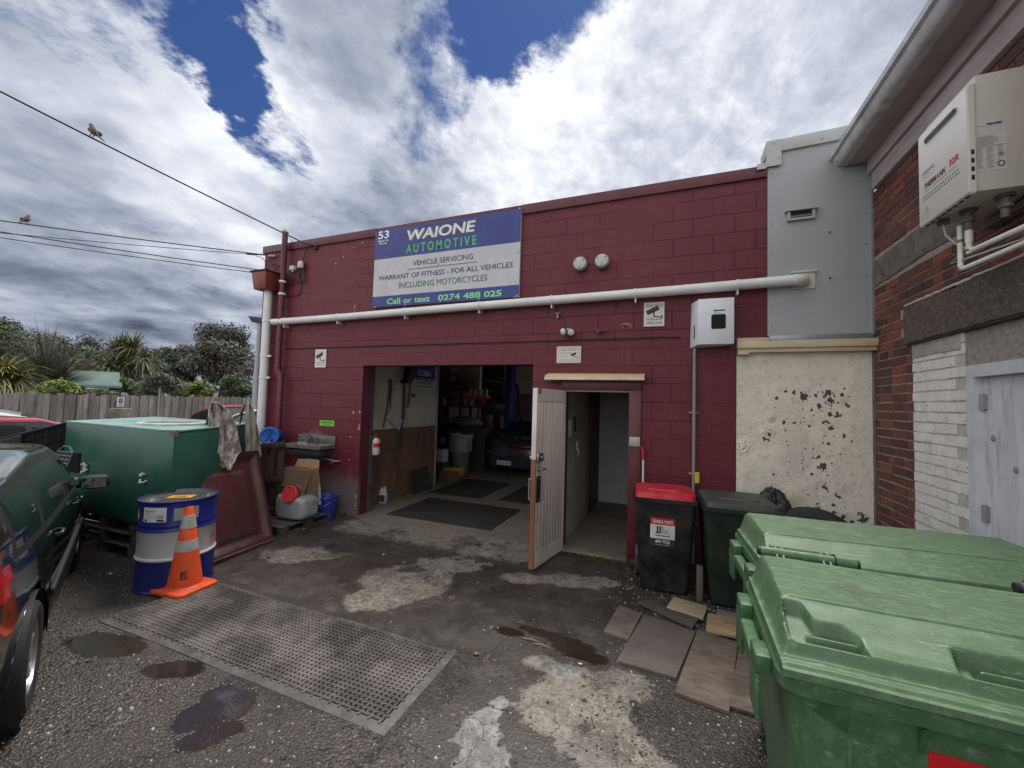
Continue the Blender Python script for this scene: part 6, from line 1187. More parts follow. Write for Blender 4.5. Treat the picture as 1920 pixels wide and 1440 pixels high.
# ---------- red tray leaning on the tank ----------
mRT = mat('tray_red', (.085, .014, .014), (.045, .011, .012), ns=5, lo=.35, hi=.65, rough=.33, r2=.6, bump=.15, bs=12, dirt=.75, dc=(.03, .02, .022), ds=3.5)
b0, b1 = P(388, 1062), P(506, 1016); t0 = V((-4.74, 2.66, 1.05)); t1 = V((-4.88, 3.60, .99)); b0.z = b1.z = .012
tr = thing('metal_tray', 'large rusty dark red metal tray leaning against the green tank', 'tray', b0)
nrm = (b1-b0).cross(t0-b0).normalized(); nrm = nrm if nrm.x > 0 else -nrm
def TP(u, v, w_=0): a = b0.lerp(b1, u); c_ = t0.lerp(t1, u); return a.lerp(c_, v)+nrm*w_
mb = MB()
def tf(u, v):
    e = min(u, 1-u, (1-v)); dpt_ = -.045*smooth01(min(u-.02, .98-u, .985-v, v-.02), 0, .10); bul = .016*smooth01(.06-abs(u-.78), 0, .02)*0
    return TP(u, v, .05+dpt_+.006*fbm(V((u*3, v*3, 1)), 3)+.012*smooth01(min(u-.18, .80-u, .80-v, v-.12), 0, .02))
mb.grid(tf, 60, 60); mb.build('tray_floor', mRT, tr, smooth=50)
mb = MB(); mb.hexa([TP(0, -.015, .04), TP(1, -.015, .04), TP(1, .005, .065), TP(0, .005, .065), TP(0, -.005, .03), TP(1, -.005, .03), TP(1, .012, .055), TP(0, .012, .055)]); mb.build('bottom_lip', mat('rust_lip', (.19, .10, .08), (.12, .05, .04), ns=12, rough=.6), tr)
mb = MB()
for u in (0, 1): mb.hexa([TP(u-.006, 0, -.0), TP(u+.006, 0, -.0), TP(u+.006, 0, .058), TP(u-.006, 0, .058), TP(u-.006, 1, -.0), TP(u+.006, 1, -.0), TP(u+.006, 1, .058), TP(u-.006, 1, .058)])
mb.hexa([TP(0, .99, 0), TP(1, .99, 0), TP(1, .99, .06), TP(0, .99, .06), TP(0, 1.0, 0), TP(1, 1.0, 0), TP(1, 1.0, .06), TP(0, 1.0, .06)]); mb.build('tray_side', mRT, tr)
# ---------- rags ----------
mRag = mat('rag_cloth', (.62, .57, .52), (.26, .19, .20), ns=20, lo=.44, hi=.54, rough=.9, st=(1, 1, .35), bump=.2, bs=60, dirt=.6, dc=(.10, .08, .075), ds=8)
mRag2 = mat('rag_cloth_dirty', (.48, .44, .36), (.22, .19, .155), ns=11, lo=.35, hi=.62, rough=.9, st=(1, 1, .35), bump=.2, bs=60, dirt=.6, dc=(.07, .06, .05), ds=9)
def rag(name, label, rows, m, y, seed, n=40):
    """rows: (py, left px, right px) hanging in the plane x = X(y)"""
    mb = MB(); rows = [(a, P(l_, a, 0, y), P(r_, a, 0, y)) for a, l_, r_ in rows]; K = len(rows)-1
    def F(u, v):
        f = v*K; i = min(K-1, int(f)); g = f-i; L_ = rows[i][1].lerp(rows[i+1][1], g); R2 = rows[i][2].lerp(rows[i+1][2], g); p = L_.lerp(R2, u)
        fold = sin(u*13+seed+2.2*v+1.5*noise.noise(V((u*2, v*3, seed))))*.5+sin(u*27+seed*2-v*3)*.22
        return p+V((.055+.045*fold*(1-.2*v)+.02*v, .01*noise.noise(V((u*5, v*6, seed))), .012*noise.noise(V((u*6, 4, seed)))*v*3))
    mb.grid(F, n*2, n*2); o = mb.build(name, m, smooth=70)
    md = o.modifiers.new('thick', 'SOLIDIFY'); md.thickness = .004
    return tag(o, label, 'rag')
rag('rag', 'pale stained rag draped over the tank edge, the left and wider one', [(754, 386, 402), (770, 381, 420), (795, 380, 432), (825, 378, 440), (846, 370, 444), (852, 388, 436), (868, 404, 428), (880, 414, 423)], mRag, -4.80, 1.0)
rag('rag', 'narrow dirty rag hanging at the right of the wider one', [(755, 456, 462), (765, 454, 470), (785, 455, 474), (810, 454, 478), (840, 454, 481), (856, 453, 482)], mRag2, -4.93, 4.0, 26)
mb = MB(); q = [P(400, 757, 0, -4.84), P(418, 775, 0, -4.85), P(435, 787, 0, -4.87), P(450, 778, 0, -4.9), P(457, 760, 0, -4.95), P(462, 757, 0, -4.98)]; mb.tube(q, .012, 8); mb.tube([q[0], q[0]+V((-.05, 0, -.03)), V((q[0].x-.1, q[0].y, TZ))], .012, 8); mb.tube([q[-1], q[-1]+V((-.05, 0, -.04)), V((q[-1].x-.1, q[-1].y, TZ))], .012, 8)
tag(mb.build('rope_hoop', mBk), 'black bent hoop on the tank edge that the two rags hang over', 'hoop')
# ---------- washbasin ----------
sk = thing('washbasin', 'grimy steel washbasin with taps fixed to the red wall', 'basin', (-5.1, WY, .95))
xl, xr = P(529, 842, 1, 4.40).x, P(600, 836, 1, 4.40).x; zt = 1.0
mSk = mat('basin_steel', (.22, .21, .20), (.13, .12, .115), ns=6, rough=.45, metal=.3, dirt=.6, dc=(.07, .06, .055), ds=5)
mb = MB()
def bs_(u, v):
    x = xl+(xr-xl)*u; y = 4.40+v*(WY-.012-4.40); e = min(u, 1-u)*(xr-xl); f = min(v, 1-v)*.29; d = smooth01(min(e-.035, f-.03), 0, .04)
    return V((x, y, zt+.012*(v)-.13*d))
mb.grid(bs_, 30, 24); ed = [e for e in mb.bm.edges if len(e.link_faces) == 1]; r = bmesh.ops.extrude_edge_only(mb.bm, edges=ed)
for v in r['geom']:
    if isinstance(v, bmesh.types.BMVert): v.co.z = zt-.045
mb.build('bowl', mSk, sk, smooth=45)
mb = MB(); mb.box(xl+.04, xr-.04, 4.44, WY-.03, zt-.15, zt-.05, 0, .02); mb.build('underside', mat('basin_under', (.04, .038, .036), rough=.6), sk)
mb = MB(); mb.box(xl, xr, WY-.03, WY-.012, zt+.0, zt+.13, 0, .004); mb.build('splashback', mSk, sk)
mb = MB(); xm = (xl+xr)/2-.05; mb.tube([(xm, WY-.06, zt+.01), (xm, WY-.06, zt+.10), (xm, WY-.10, zt+.13), (xm, WY-.17, zt+.11)], .011, 8); mb.cyl((xm-.08, WY-.06, zt+.0), (xm-.08, WY-.06, zt+.07), .016, n=10); mb.cyl((xm+.08, WY-.06, zt+.0), (xm+.08, WY-.06, zt+.07), .016, n=10); mb.cyl((xm+.08, WY-.06, zt+.07), (xm+.08, WY-.06, zt+.085), .022, n=10, m=0); mb.cyl((xm-.08, WY-.06, zt+.07), (xm-.08, WY-.06, zt+.09), .024, n=10, m=1); mb.build('tap', [mat('tap_chrome', (.4, .4, .4), rough=.25, metal=.9), mat('tap_red', (.4, .05, .05))], sk)
a, b_ = W(594, 857, WY-.06), W(632, 865, WY-.06); mb = MB(); mb.tube([V((a.x-.1, WY-.06, a.z+.02)), V((b_.x-.04, WY-.06, b_.z)), V((b_.x+.0, WY-.05, b_.z)), V((b_.x+.0, WY, b_.z))], .009, 8); mb.tube([V((b_.x-.12, WY-.07, b_.z-.03)), V((b_.x-.08, WY-.07, b_.z-.02)), V((b_.x-.04, WY-.07, b_.z))], .006, 6)
tag(mb.build('water_pipe', mat('pipe_dull', (.38, .36, .34), rough=.5, metal=.3)), 'thin metal water pipe with a valve running from the washbasin along the wall', 'pipe')
# blue container
q = W(503, 818, 4.35); o = thing('blue_container', 'blue plastic container lying on its side left of the washbasin', 'container', (q.x, 4.35, q.z-.13))
mBc = mat('plastic_blue', (.03, .12, .50), (.025, .10, .42), ns=4, rough=.35)
mb = MB(); Mx = Matrix.Translation((q.x-.02, 4.40, q.z)) @ V((.55, -.83, .1)).to_track_quat('Z', 'Y').to_matrix().to_4x4(); mb.lathe([(0, -.22), (.11, -.22), (.125, -.2), (.125, .02), (.135, .03), (.135, .05), (.115, .055), (.10, .045), (0, .045)], Mx, 32); mb.build('body', mBc, o)
mb = MB(); mb.tube([Mx @ V((-.06, -.09, .05)), Mx @ V((.0, -.02, .06)), Mx @ V((.02, .09, .05))], .006, 6); mb.cyl(Mx @ V((.04, -.06, .045)), Mx @ V((.04, -.06, .06)), .022, n=14); mb.build('bung', mat('bung_navy', (.01, .03, .12), rough=.4), o)
# cardboard box, carton, jar, bucket
mCd = mat('cardboard', (.32, .20, .115), (.26, .16, .09), ns=3, rough=.85, dirt=.3, dc=(.12, .08, .05), ds=3)
bx = thing('cardboard_box', 'open brown cardboard box with torn flaps under the washbasin', 'box', (-5.15, 4.3, .2))
a = P(522, 892, 1, 4.12); b_ = P(586, 893, 1, 4.12); 
xa, xb = P(531, 892, 1, 4.12).x, P(577, 890, 1, 4.12).x; z1 = P(560, 880, 1, 4.12).z; z0 = .14
mb = MB(); mb.box(xa, xb, 4.12, 4.125, z0, z1); mb.box(xb-.005, xb, 4.126, 4.3, z0, z1); mb.box(xa, xa+.005, 4.126, 4.3, z0, z1); mb.box(xa, xb, 4.30, 4.305, z0, z1); mb.box(xa+.005, xb-.005, 4.126, 4.299, z0, z0+.005); mb.build('box_walls', mCd, bx)
mb = MB(); mb.hexa([V(q) for q in ((xa, 4.30, z1), (xb, 4.30, z1), (xb, 4.305, z1), (xa, 4.305, z1), (xa+.02, 4.33, z1+.10), (xb-.03, 4.33, z1+.11), (xb-.03, 4.335, z1+.11), (xa+.02, 4.335, z1+.10))]); mb.build('flap', mCd, bx)
mb = MB(); mb.hexa([V(q) for q in ((xa, 4.115, z1-.002), (xb+.08, 4.115, z1-.002), (xb+.08, 4.119, z1-.002), (xa, 4.119, z1-.002), (xa+.02, 3.98, z1-.20), (xb+.12, 3.98, z1-.24), (xb+.12, 3.985, z1-.24), (xa+.02, 3.985, z1-.20))]); mb.build('flap', mat('cardboard_dark', (.12, .07, .045), (.09, .055, .035), ns=3, rough=.85), bx)
mb = MB(); d_ = (V((0, 4.115, z1))-V((0, 3.98, z1-.22))).normalized(); mb.text('ONIX', V((xa+.12, 4.02, z1-.165)), XR, d_, .30, .07, 0, .02); mb.build('lettering', mat('print_brown', (.02, .015, .012)), bx, smooth=0)
ct = thing('product_carton', 'crushed white blue and tan printed carton leaning beside the cardboard box', 'carton', (-4.85, 4.45, .45))
a, b_ = P(572, 862, 1, 4.36), P(590, 905, 1, 4.36)
mb = MB(); x = a.x; z = b_.z
def skew(pts): return [V(q) for q in pts]
mb.hexa(skew(((x+.06, 4.34, z), (x+.24, 4.34, z), (x+.24, 4.42, z), (x+.06, 4.42, z), (x, 4.34, z+.30), (x+.17, 4.34, z+.30), (x+.17, 4.42, z+.30), (x, 4.42, z+.30))), 0)
mb.hexa(skew(((x-.002, 4.338, z+.27), (x+.18, 4.338, z+.27), (x+.18, 4.43, z+.27), (x-.002, 4.43, z+.27), (x-.01, 4.338, z+.315), (x+.17, 4.338, z+.315), (x+.17, 4.43, z+.315), (x-.01, 4.43, z+.315))), 1)
mb.box(x+.06, x+.14, 4.335, 4.3395, z+.12, z+.22, 2); mb.box(x+.05, x+.20, 4.335, 4.3395, z+.03, z+.09, 3); mb.box(x+.08, x+.12, 4.333, 4.3345, z+.14, z+.20, 4)
mb.build('carton_body', [mat('carton_tan', (.45, .30, .17)), mat('carton_blue', (.05, .12, .3)), mat('carton_white', (.5, .48, .45)), mat('carton_pale', (.4, .4, .42)), mBk], ct)
mb = MB(); mb.hexa(skew(((x+.16, 4.30, .32), (x+.38, 4.30, .22), (x+.38, 4.33, .22), (x+.16, 4.33, .32), (x+.19, 4.34, z+.10), (x+.30, 4.34, z-.02), (x+.30, 4.37, z-.02), (x+.19, 4.37, z+.10))), 0); mb.build('carton_flap', [mat('carton_pale', (.4, .4, .42))], ct)
# clear jar container with red cap
q0 = P(512, 950, 1, 4.0); 
jm = mat('clear_plastic', (.36, .38, .38), (.22, .24, .25), ns=7, rough=.22, r2=.4, bump=.25, bs=9, spec=.8)
jr = thing('plastic_container', 'cloudy clear plastic jerrycan with a big red screw cap lying on the pallet', 'container', (-5.0, 4.0, .1))
xj0, xj1 = P(516, 940, 1, 3.95).x, P(583, 940, 1, 3.95).x
mb = MB(); g = bmesh.ops.create_icosphere(mb.bm, subdivisions=4, radius=1)
for v in g['verts']:
    n = v.co.copy(); sg_ = lambda a: (abs(a)**.38)*(1 if a > 0 else -1); p = V((sg_(n.x), sg_(n.y), sg_(n.z))); k = 1+.05*noise.noise(n*4)
    v.co = V(((xj0+xj1)/2+p.x*(xj1-xj0)*.40*k, 4.02+p.y*.15*k, .105+.155+p.z*.155*k*(1-.15*n.x)))
mb.build('body', jm, jr, smooth=60)
q = P(541, 927, 1, 3.86); mb = MB(); Mx = Matrix.Translation(q+V((0, .02, 0))) @ V((.25, -.9, .25)).to_track_quat('Z', 'Y').to_matrix().to_4x4()
mb.lathe([(.105, -.05), (.108, .0), (.105, .02), (.092, .026), (.085, .018), (0, .016)], Mx, 40); 
for k in range(20): an = k*pi/10; mb.box(-.005, .005, .1, .112, -.04, .015, M=Mx @ Matrix.Rotation(an, 4, 'Z'))
mb.build('screw_cap', mat('cap_red', (.60, .02, .04), (.5, .02, .03), ns=8, rough=.4, dirt=.3, dc=(.4, .15, .15), ds=12), jr)
mb = MB(); mb.lathe([(.115, -.06), (.12, -.10), (.10, -.16)], Mx, 28); mb.build('neck', jm, jr)
q = P(611, 971, 2, 0); o = thing('bucket', 'blue plastic bucket standing against the foot of the red wall', 'bucket', (-4.50, 4.50, 0)); Mx = Matrix.Translation((-4.55, 4.48, 0))
mBu = mat('bucket_blue', (.022, .03, .30), (.018, .025, .24), ns=4, rough=.35, dirt=.2, dc=(.1, .1, .2))
mb = MB(); mb.lathe([(0, .005), (.115, .005), (.12, .0), (.145, .25), (.155, .252), (.155, .262), (.147, .264), (.148, .285), (.16, .288), (.16, .30), (.15, .31), (.143, .30), (.118, .02), (0, .018)], Mx, 40); mb.build('pail', mBu, o)
mb = MB(); mb.tube([Mx @ V((-.155, -.0, .27)), Mx @ V((-.10, -.14, .20)), Mx @ V((0, -.185, .17)), Mx @ V((.10, -.14, .20)), Mx @ V((.155, 0, .27))], .003, 6); mb.build('handle', mat('wire_grey', (.3, .3, .3)), o)
# black crate screens behind the car, white sack
cb = thing('crate_wall', 'big black ribbed plastic crate standing between the red wagon and the tank', 'crate', (-6.9, 2.3, 0))
mCk = mat('crate_black', (.007, .008, .010), (.012, .013, .015), ns=5, rough=.5, spec=.2)
A0, A1 = V((-6.68, 2.62, 0)), V((-6.90, 2.13, 0)); zt_ = 1.33; dv = (A1-A0); nv = V((-dv.y, dv.x, 0)).normalized(); nv = nv if nv.dot(-A0) > 0 else -nv
def CP(u, z, w_=0): return A0+dv*u*1.9+V((0, 0, z-.36*u))+nv*w_
mb = MB(); mb.hexa([CP(0, .55, -.05), CP(1.3, .55, -.05), CP(1.3, .55, 0), CP(0, .55, 0), CP(0, zt_, -.05), CP(1.3, zt_, -.05), CP(1.3, zt_, 0), CP(0, zt_, 0)]); mb.hexa([CP(0, .55, -.9), CP(1.3, .55, -.9), CP(1.3, .55, -.0501), CP(0, .55, -.0501), CP(0, .6, -.9), CP(1.3, .6, -.9), CP(1.3, .6, -.0501), CP(0, .6, -.0501)]); mb.build('panel', mCk, cb)
mb = MB()
for z in (.68, .8, .92, 1.04, 1.16, 1.25): mb.hexa([CP(0, z, .0005), CP(1.3, z, .0005), CP(1.3, z, .018), CP(0, z, .018), CP(0, z+.012, .0005), CP(1.3, z+.012, .0005), CP(1.3, z+.012, .018), CP(0, z+.012, .018)])
for k in range(14): u = k*.1; mb.hexa([CP(u, .6, .0005), CP(u+.012, .6, .0005), CP(u+.012, .6, .014), CP(u, .6, .014), CP(u, 1.32, .0005), CP(u+.012, 1.32, .0005), CP(u+.012, 1.32, .014), CP(u, 1.32, .014)])
mb.hexa([CP(-.0, zt_+.0005, -.07), CP(1.3, zt_+.0005, -.07), CP(1.3, zt_+.0005, .03), CP(0, zt_+.0005, .03), CP(0, zt_+.02, -.07), CP(1.3, zt_+.02, -.07), CP(1.3, zt_+.02, .03), CP(0, zt_+.02, .03)])
mb.build('rib', mat('crate_rib', (.014, .015, .018), rough=.45, spec=.3), cb)
mb = MB(); mb.hexa([CP(.38, .6, .02), CP(.50, .6, .02), CP(.50, .6, .10), CP(.38, .6, .10), CP(.38, zt_-.0, .02), CP(.62, zt_-.0, .02), CP(.62, zt_-.0, .08), CP(.38, zt_-.0, .08)], 0, .015); mb.build('hinge_post', mat('crate_rib', (.03, .032, .038)), cb)
ck = thing('bread_crate', 'small black gridded crate standing in front of the big black crate', 'crate', (-6.2, 2.2, .5))
ck_y = 2.22; a = P(90, 886, 1, 2.05); b9 = P(118, 884, 1, 2.05); x, z = a.x, a.z
mb = MB(); Wd_ = b9.x-a.x; Hh = P(80, 832, 1, 2.12).z-z
for k in range(6): mb.tube([(x+Wd_*k/5, 2.05-.0, z), (x+Wd_*k/5-.03, 2.12, z+Hh*.8)], .006, 5)
for k in range(7): f = k/6; mb.tube([(x-.03*f*.8, 2.05+.07*f*.8*1.2, z+Hh*.8*f), (x+Wd_-.03*f*.8, 2.05+.07*f*.8*1.2, z+Hh*.8*f)], .006, 5)
mb.tube([(x-.03, 2.12, z+Hh*.8), (x+.05, 2.13, z+Hh), (x+Wd_-.12, 2.13, z+Hh), (x+Wd_-.03, 2.12, z+Hh*.8)], .008, 5); mb.build('grid', mat('grid_black', (.05, .055, .065), rough=.35), ck)
mb = MB(); mb.box(x, x+Wd_-.02, 2.16, 2.18, z, z+Hh*.78); mb.build('backing', mCk, ck)
mb = MB(); mb.box(-6.62, -5.9, 2.0, 2.4, .3, .60, 0, .03); tag(mb.build('white_tub', mat('tub_white', (.55, .55, .53), (.4, .4, .38), ns=9, rough=.5)), 'dull white tub wedged between the dark car and the green tank', 'tub')
# ---------- cars ----------
def ip(pts, x):
    if x <= pts[0][0]: return pts[0][1]
    for (a, b_), (c_, d) in zip(pts, pts[1:]):
        if x <= c_: f = (x-a)/(c_-a); f = f*f*(3-2*f)*.5+f*.5; return b_+(d-b_)*f
    return pts[-1][1]
mGls = mat('car_glass', (.012, .018, .018), (.015, .02, .02), rough=.02, r2=.03, spec=1.0)
mTrim = mat('car_trim', (.018, .018, .018), rough=.55); mRimA = mat('alloy', (.50, .50, .51), (.42, .42, .43), rough=.28, metal=.85)
mTl = mat('tail_red', (.38, .006, .008), (.28, .005, .006), ns=20, rough=.12, coat=.6); mChr = mat('chrome', (.6, .6, .6), rough=.12, metal=1)
STY = {
 'hatch': dict(top=[(-2.0, .50), (-1.99, .80), (-1.93, .98), (-1.72, 1.22), (-1.5, 1.31), (-.6, 1.385), (.1, 1.36), (.45, 1.28), (1.12, .96), (1.35, .90), (1.75, .80), (1.93, .66), (2.0, .42)], belt=[(-2, .90), (1.2, .84)], glass=(-1.52, .98), pil=[(-.98, -.90), (.02, .10)], ws=(.42, 1.06), rw=(-1.90, -1.62), wb=(-1.30, 1.22)),
 'wagon': dict(top=[(-2.2, .50), (-2.19, .85), (-2.12, 1.0), (-1.98, 1.28), (-1.8, 1.36), (-.6, 1.42), (.1, 1.39), (.4, 1.31), (1.1, .96), (1.4, .91), (1.95, .78), (2.15, .62), (2.2, .42)], belt=[(-2.2, .93), (1.2, .86)], glass=(-1.95, .95), pil=[(-1.25, -1.17), (-.12, -.04)], ws=(.38, 1.05), rw=(-2.12, -2.0), wb=(-1.35, 1.38)),
 'sedan': dict(top=[(-2.2, .50), (-2.19, .78), (-2.1, .90), (-1.75, .95), (-1.45, .98), (-.85, 1.28), (-.5, 1.35), (.1, 1.34), (.4, 1.27), (1.05, .92), (1.4, .86), (1.95, .74), (2.15, .6), (2.2, .42)], belt=[(-2.2, .86), (1.2, .82)], glass=(-1.2, .9), pil=[(-.12, -.04)], ws=(.35, 1.0), rw=(-1.42, -.88), wb=(-1.35, 1.38))}
def car(label, loc, rz, style, mp_, sc=1.0, Wd=1.64, detail=True, plate=None, name='parked_car', group=None, low=False):
    S = STY[style]; o = thing(name, label, 'car', loc, rz, group); Lh = -S['top'][0][0]; RW = .345; ZW = .295
    st = .025 if not low else .08; nx_ = int(2*Lh/st); xs_ = [-Lh+2*Lh*i/nx_ for i in range(nx_+1)]
    zlow = [.20+.025*k for k in range(16)] if not low else [.20+.1*k for k in range(4)]
    def sec(x):
        e = abs(x/Lh); wl = Wd/2*(1-.13*e**5-.05*e**2); zt_ = ip(S['top'], x); zb = min(ip(S['belt'], x), zt_-.035)
        sill = .20+(.04 if e > .85 else 0); top_ = min(zb-.02, .60)
        P_ = []
        for z in zlow:
            zz = sill+(z-.2)*(top_-sill)/(zlow[-1]-.2+1e-9); P_.append((wl*(1-.05*smooth01(.32-zz, 0, .12)+.012*sin((zz-.2)*7)), zz))
        for f in (.25, .5, .75, 1): P_.append((wl*(1-.045*f*f), top_+(zb-top_)*f))
        wr = wl*.96-.26*max(0, zt_-zb); wr = max(wr, wl*.55); zr = zt_-min(.07, (zt_-zb)*.6)
        for f in (.12, .3, .5, .7, .88, 1): P_.append((wl*.955*(1-f)+wr*f+.02*sin(pi*f), zb+(zr-zb)*f))
        for f in (.25, .5, .75, 1): an = f*pi/2; P_.append((wr-.13*wr*(1-cos(an))*1.3, zr+(zt_-zr)*sin(an)*.72))
        wq, zq = P_[-1]
        for f in (.25, .5, .75, 1): P_.append((wq*(1-f), zq+(zt_-zq)*(1-(1-f)**2)))
        return P_
    secs = [sec(x) for x in xs_]; nl = len(zlow); K = len(secs[0])
    iB, iR = nl+3, nl+9
    MBs = {}
    def get(n):
        if n not in MBs: MBs[n] = (MB(), {})
        return MBs[n]
    def part_of(i, j):
        x = (xs_[i]+xs_[i+1])/2; y, z = secs[i][j]
        tall = secs[i][-1][1]-secs[i][iB][1]
        if iB <= j < iR and S['glass'][0] < x < S['glass'][1] and tall > .12:
            if j == iR-1 or j == iB: return 'window_trim'
            for a, b_ in S['pil']:
                if a < x < b_: return 'window_trim'
            if x < S['glass'][0]+.04 or x > S['glass'][1]-.04: return 'window_trim'
            k = sum(1 for a, b_ in S['pil'] if x > b_); return 'side_window%d' % k
        if j >= iR+3 and S['ws'][0] < x < S['ws'][1]: return 'windscreen'
        if j >= iR+3 and S['rw'][0] < x < S['rw'][1]: return 'rear_window'
        if x < -Lh+.16+.26*(style == 'hatch')*smooth01(z, .60, .80) and .60 < z < .84 and j < iB: return 'tail_light'
        if x > Lh-.20 and .52 < z < .68 and j < iB: return 'headlight'
        return 'body'
    for sgn in (-1, 1):
        for i in range(nx_):
            for j in range(K-1):
                pn = part_of(i, j); key = pn+('' if pn in ('body', 'windscreen', 'rear_window', 'window_trim') else ('R' if sgn < 0 else 'L')); mb_, vd = get(key); vs = []; skip = False
                for (a, b_) in ((i, j), (i+1, j), (i+1, j+1), (i, j+1)):
                    y, z = secs[a][b_]; x = xs_[a]
                    if b_ < iB:
                        for xw in S['wb']:
                            d = hypot(x-xw, z-ZW)
                            if d < RW-.03: skip = True
                            elif d < RW+.012 and d > 0: x = xw+(x-xw)*RW/d; z = ZW+(z-ZW)*RW/d
                    kk = (a, b_) if b_ < K-1 else (a, b_, 'c')
                    if pn == 'body' or True:
                        if kk+(sgn if b_ < K-1 else 0,) not in vd: vd[kk+(sgn if b_ < K-1 else 0,)] = mb_.bm.verts.new((x*sc, sgn*y*sc, z*sc))
                    vs.append(vd[kk+(sgn if b_ < K-1 else 0,)])
                if not skip: mb_._f(vs, 0)
    mbb, vd = get('body')
    for i in (0, nx_): # end caps
        ring = [V((xs_[i]*sc, y*sc, z*sc)) for y, z in secs[i]]+[V((xs_[i]*sc, -y*sc, z*sc)) for y, z in reversed(secs[i][:-1])]; mbb.poly(ring)
    nm = {'side_window': mGls, 'windscreen': mGls, 'rear_window': mGls, 'body': mp_, 'window_trim': mTrim, 'tail_light': mTl, 'headlight': mat('lamp_clear', (.5, .5, .5), rough=.08)}
    for key, (mb_, vd) in MBs.items():
        base = key.rstrip('RL0123456789'); mb_.build(base, nm[base], o, smooth=32, world=False)
    for xw in S['wb']:
        for sg in (-1, 1):
            mb = MB(); yc = sg*(Wd/2-.02); Mx = Matrix.Translation((xw*sc, (yc-sg*.09)*sc, ZW*sc)) @ Matrix.Rotation(-sg*pi/2, 4, 'X')
            R_t = .292*sc; mb.lathe(tyre_prof(R_t, .19*sc), Mx, 40); mb.lathe([(R_t*.62, -.07*sc), (0, -.07*sc)], Mx, 24)
            wh_ = mb.build('wheel', mTy, o, world=False)
            mb = MB(); mb.lathe([(R_t*.66, .07*sc), (R_t*.69, .085*sc), (R_t*.64, .088*sc), (R_t*.60, .06*sc), (R_t*.60, -.02*sc)], Mx, 40)
            ns = 5 if detail else 7
            for k in range(ns):
                a = 2*pi*k/ns+.3; Mr = Mx @ Matrix.Rotation(a, 4, 'Z')
                mb.hexa([Mr @ V(q) for q in ((.02*sc, -.035*sc, .04*sc), (R_t*.64, -.022*sc, .05*sc), (R_t*.64, .022*sc, .05*sc), (.02*sc, .035*sc, .04*sc), (.02*sc, -.03*sc, .068*sc), (R_t*.63, -.016*sc, .078*sc), (R_t*.63, .016*sc, .078*sc), (.02*sc, .03*sc, .068*sc))], 0, .004)
            mb.lathe([(.045*sc, .04*sc), (.045*sc, .075*sc), (.03*sc, .082*sc), (0, .082*sc)], Mx, 20)
            for k in range(5): a = 2*pi*k/5+.9; mb.cyl(Mx @ V((.055*sc*cos(a), .055*sc*sin(a), .06*sc)), Mx @ V((.055*sc*cos(a), .055*sc*sin(a), .074*sc)), .008*sc, n=6)
            rm = mb.build('rim', mRimA, o, world=False); sub(rm, wh_)
            mb = MB(); mb.cyl((xw*sc, (yc-sg*.30)*sc, ZW*sc), (xw*sc, (yc-sg*.21)*sc, ZW*sc), (RW-.005)*sc, n=32); mb.lathe([(RW*sc*.99, .0), (RW*sc*.99, -.2*sc)], Matrix.Translation((xw*sc, (yc)*sc, ZW*sc)) @ Matrix.Rotation(-sg*pi/2, 4, 'X'), 40); mb.build('wheel_arch', mTrim, o, world=False)
    mb = MB(); mb.box(-Lh*.9*sc, Lh*.9*sc, -Wd*.40*sc, Wd*.40*sc, .2*sc, .26*sc); mb.build('underbody', mTrim, o, world=False)
    if detail:
        for sg in (-1, 1):
            mb = MB(); y = sg*(Wd/2*.96); mb.tube([(.86*sc, y*sc, .86*sc), (.82*sc, (y+sg*.07)*sc, .875*sc)], .028*sc, 8); c = V((.80*sc, (y+sg*.115)*sc, .895*sc))
            g = bmesh.ops.create_uvsphere(mb.bm, u_segments=20, v_segments=12, radius=1)
            for v in g['verts']: f = lambda a, p: (abs(a)**p)*(1 if a > 0 else -1); v.co = c+V((f(v.co.x, .8)*.055*sc, f(v.co.y, .6)*.105*sc, f(v.co.z, .6)*.066*sc))
            mr_ = mb.build('wing_mirror', mTrim, o, world=False, smooth=60)
            mb = MB(); mb.grid(lambda u, v: V((c.x-.0555*sc-.003*(1-((u-.5)*2)**2), c.y+(u-.5)*.165*sc, c.z+(v-.5)*.095*sc)), 6, 4); sub(mb.build('mirror_glass', mat('mirror', (.3, .32, .32), rough=.02, metal=1), o, world=False), mr_)
            for xh in (-.62, .38):
                mb = MB(); zz = .80; yy = sg*(Wd/2*.985); mb.tube([((xh-.09)*sc, (yy-sg*.012)*sc, zz*sc), ((xh-.07)*sc, (yy+sg*.018)*sc, zz*sc), ((xh+.06)*sc, (yy+sg*.022)*sc, (zz-.004)*sc), ((xh+.08)*sc, (yy-sg*.01)*sc, (zz-.004)*sc)], .012*sc, 8); mb.build('door_handle', mp_, o, world=False)
            mb = MB(); mb.box(-1.0*sc, .95*sc, (sg*(Wd/2+.008)-.012)*sc, (sg*(Wd/2+.008)+.012)*sc, .50*sc, .545*sc, 0, .006); mb.build('rubbing_strip', mTrim, o, world=False)
            mb = MB(); mb.box(-1.0*sc, .95*sc, (sg*(Wd/2-.055)-.02)*sc, (sg*(Wd/2-.055)+.02)*sc, .18*sc, .25*sc, 0, .01); mb.build('sill', mTrim, o, world=False)
            mb = MB(); yy = sg*(Wd/2*.957+.004)
            for xd in (-1.02, -.05, .93): mb = MB(); mb.tube([(xd*sc, sg*(Wd/2+.0015)*sc, .30*sc), (xd*sc, sg*(Wd/2+.003)*sc, .55*sc), ((xd+.0)*sc, sg*(Wd/2*.985+.002)*sc, .74*sc)], .0035*sc, 5); mb.build('door_gap', mat('gap_black', (.004, .004, .004)), o, world=False)
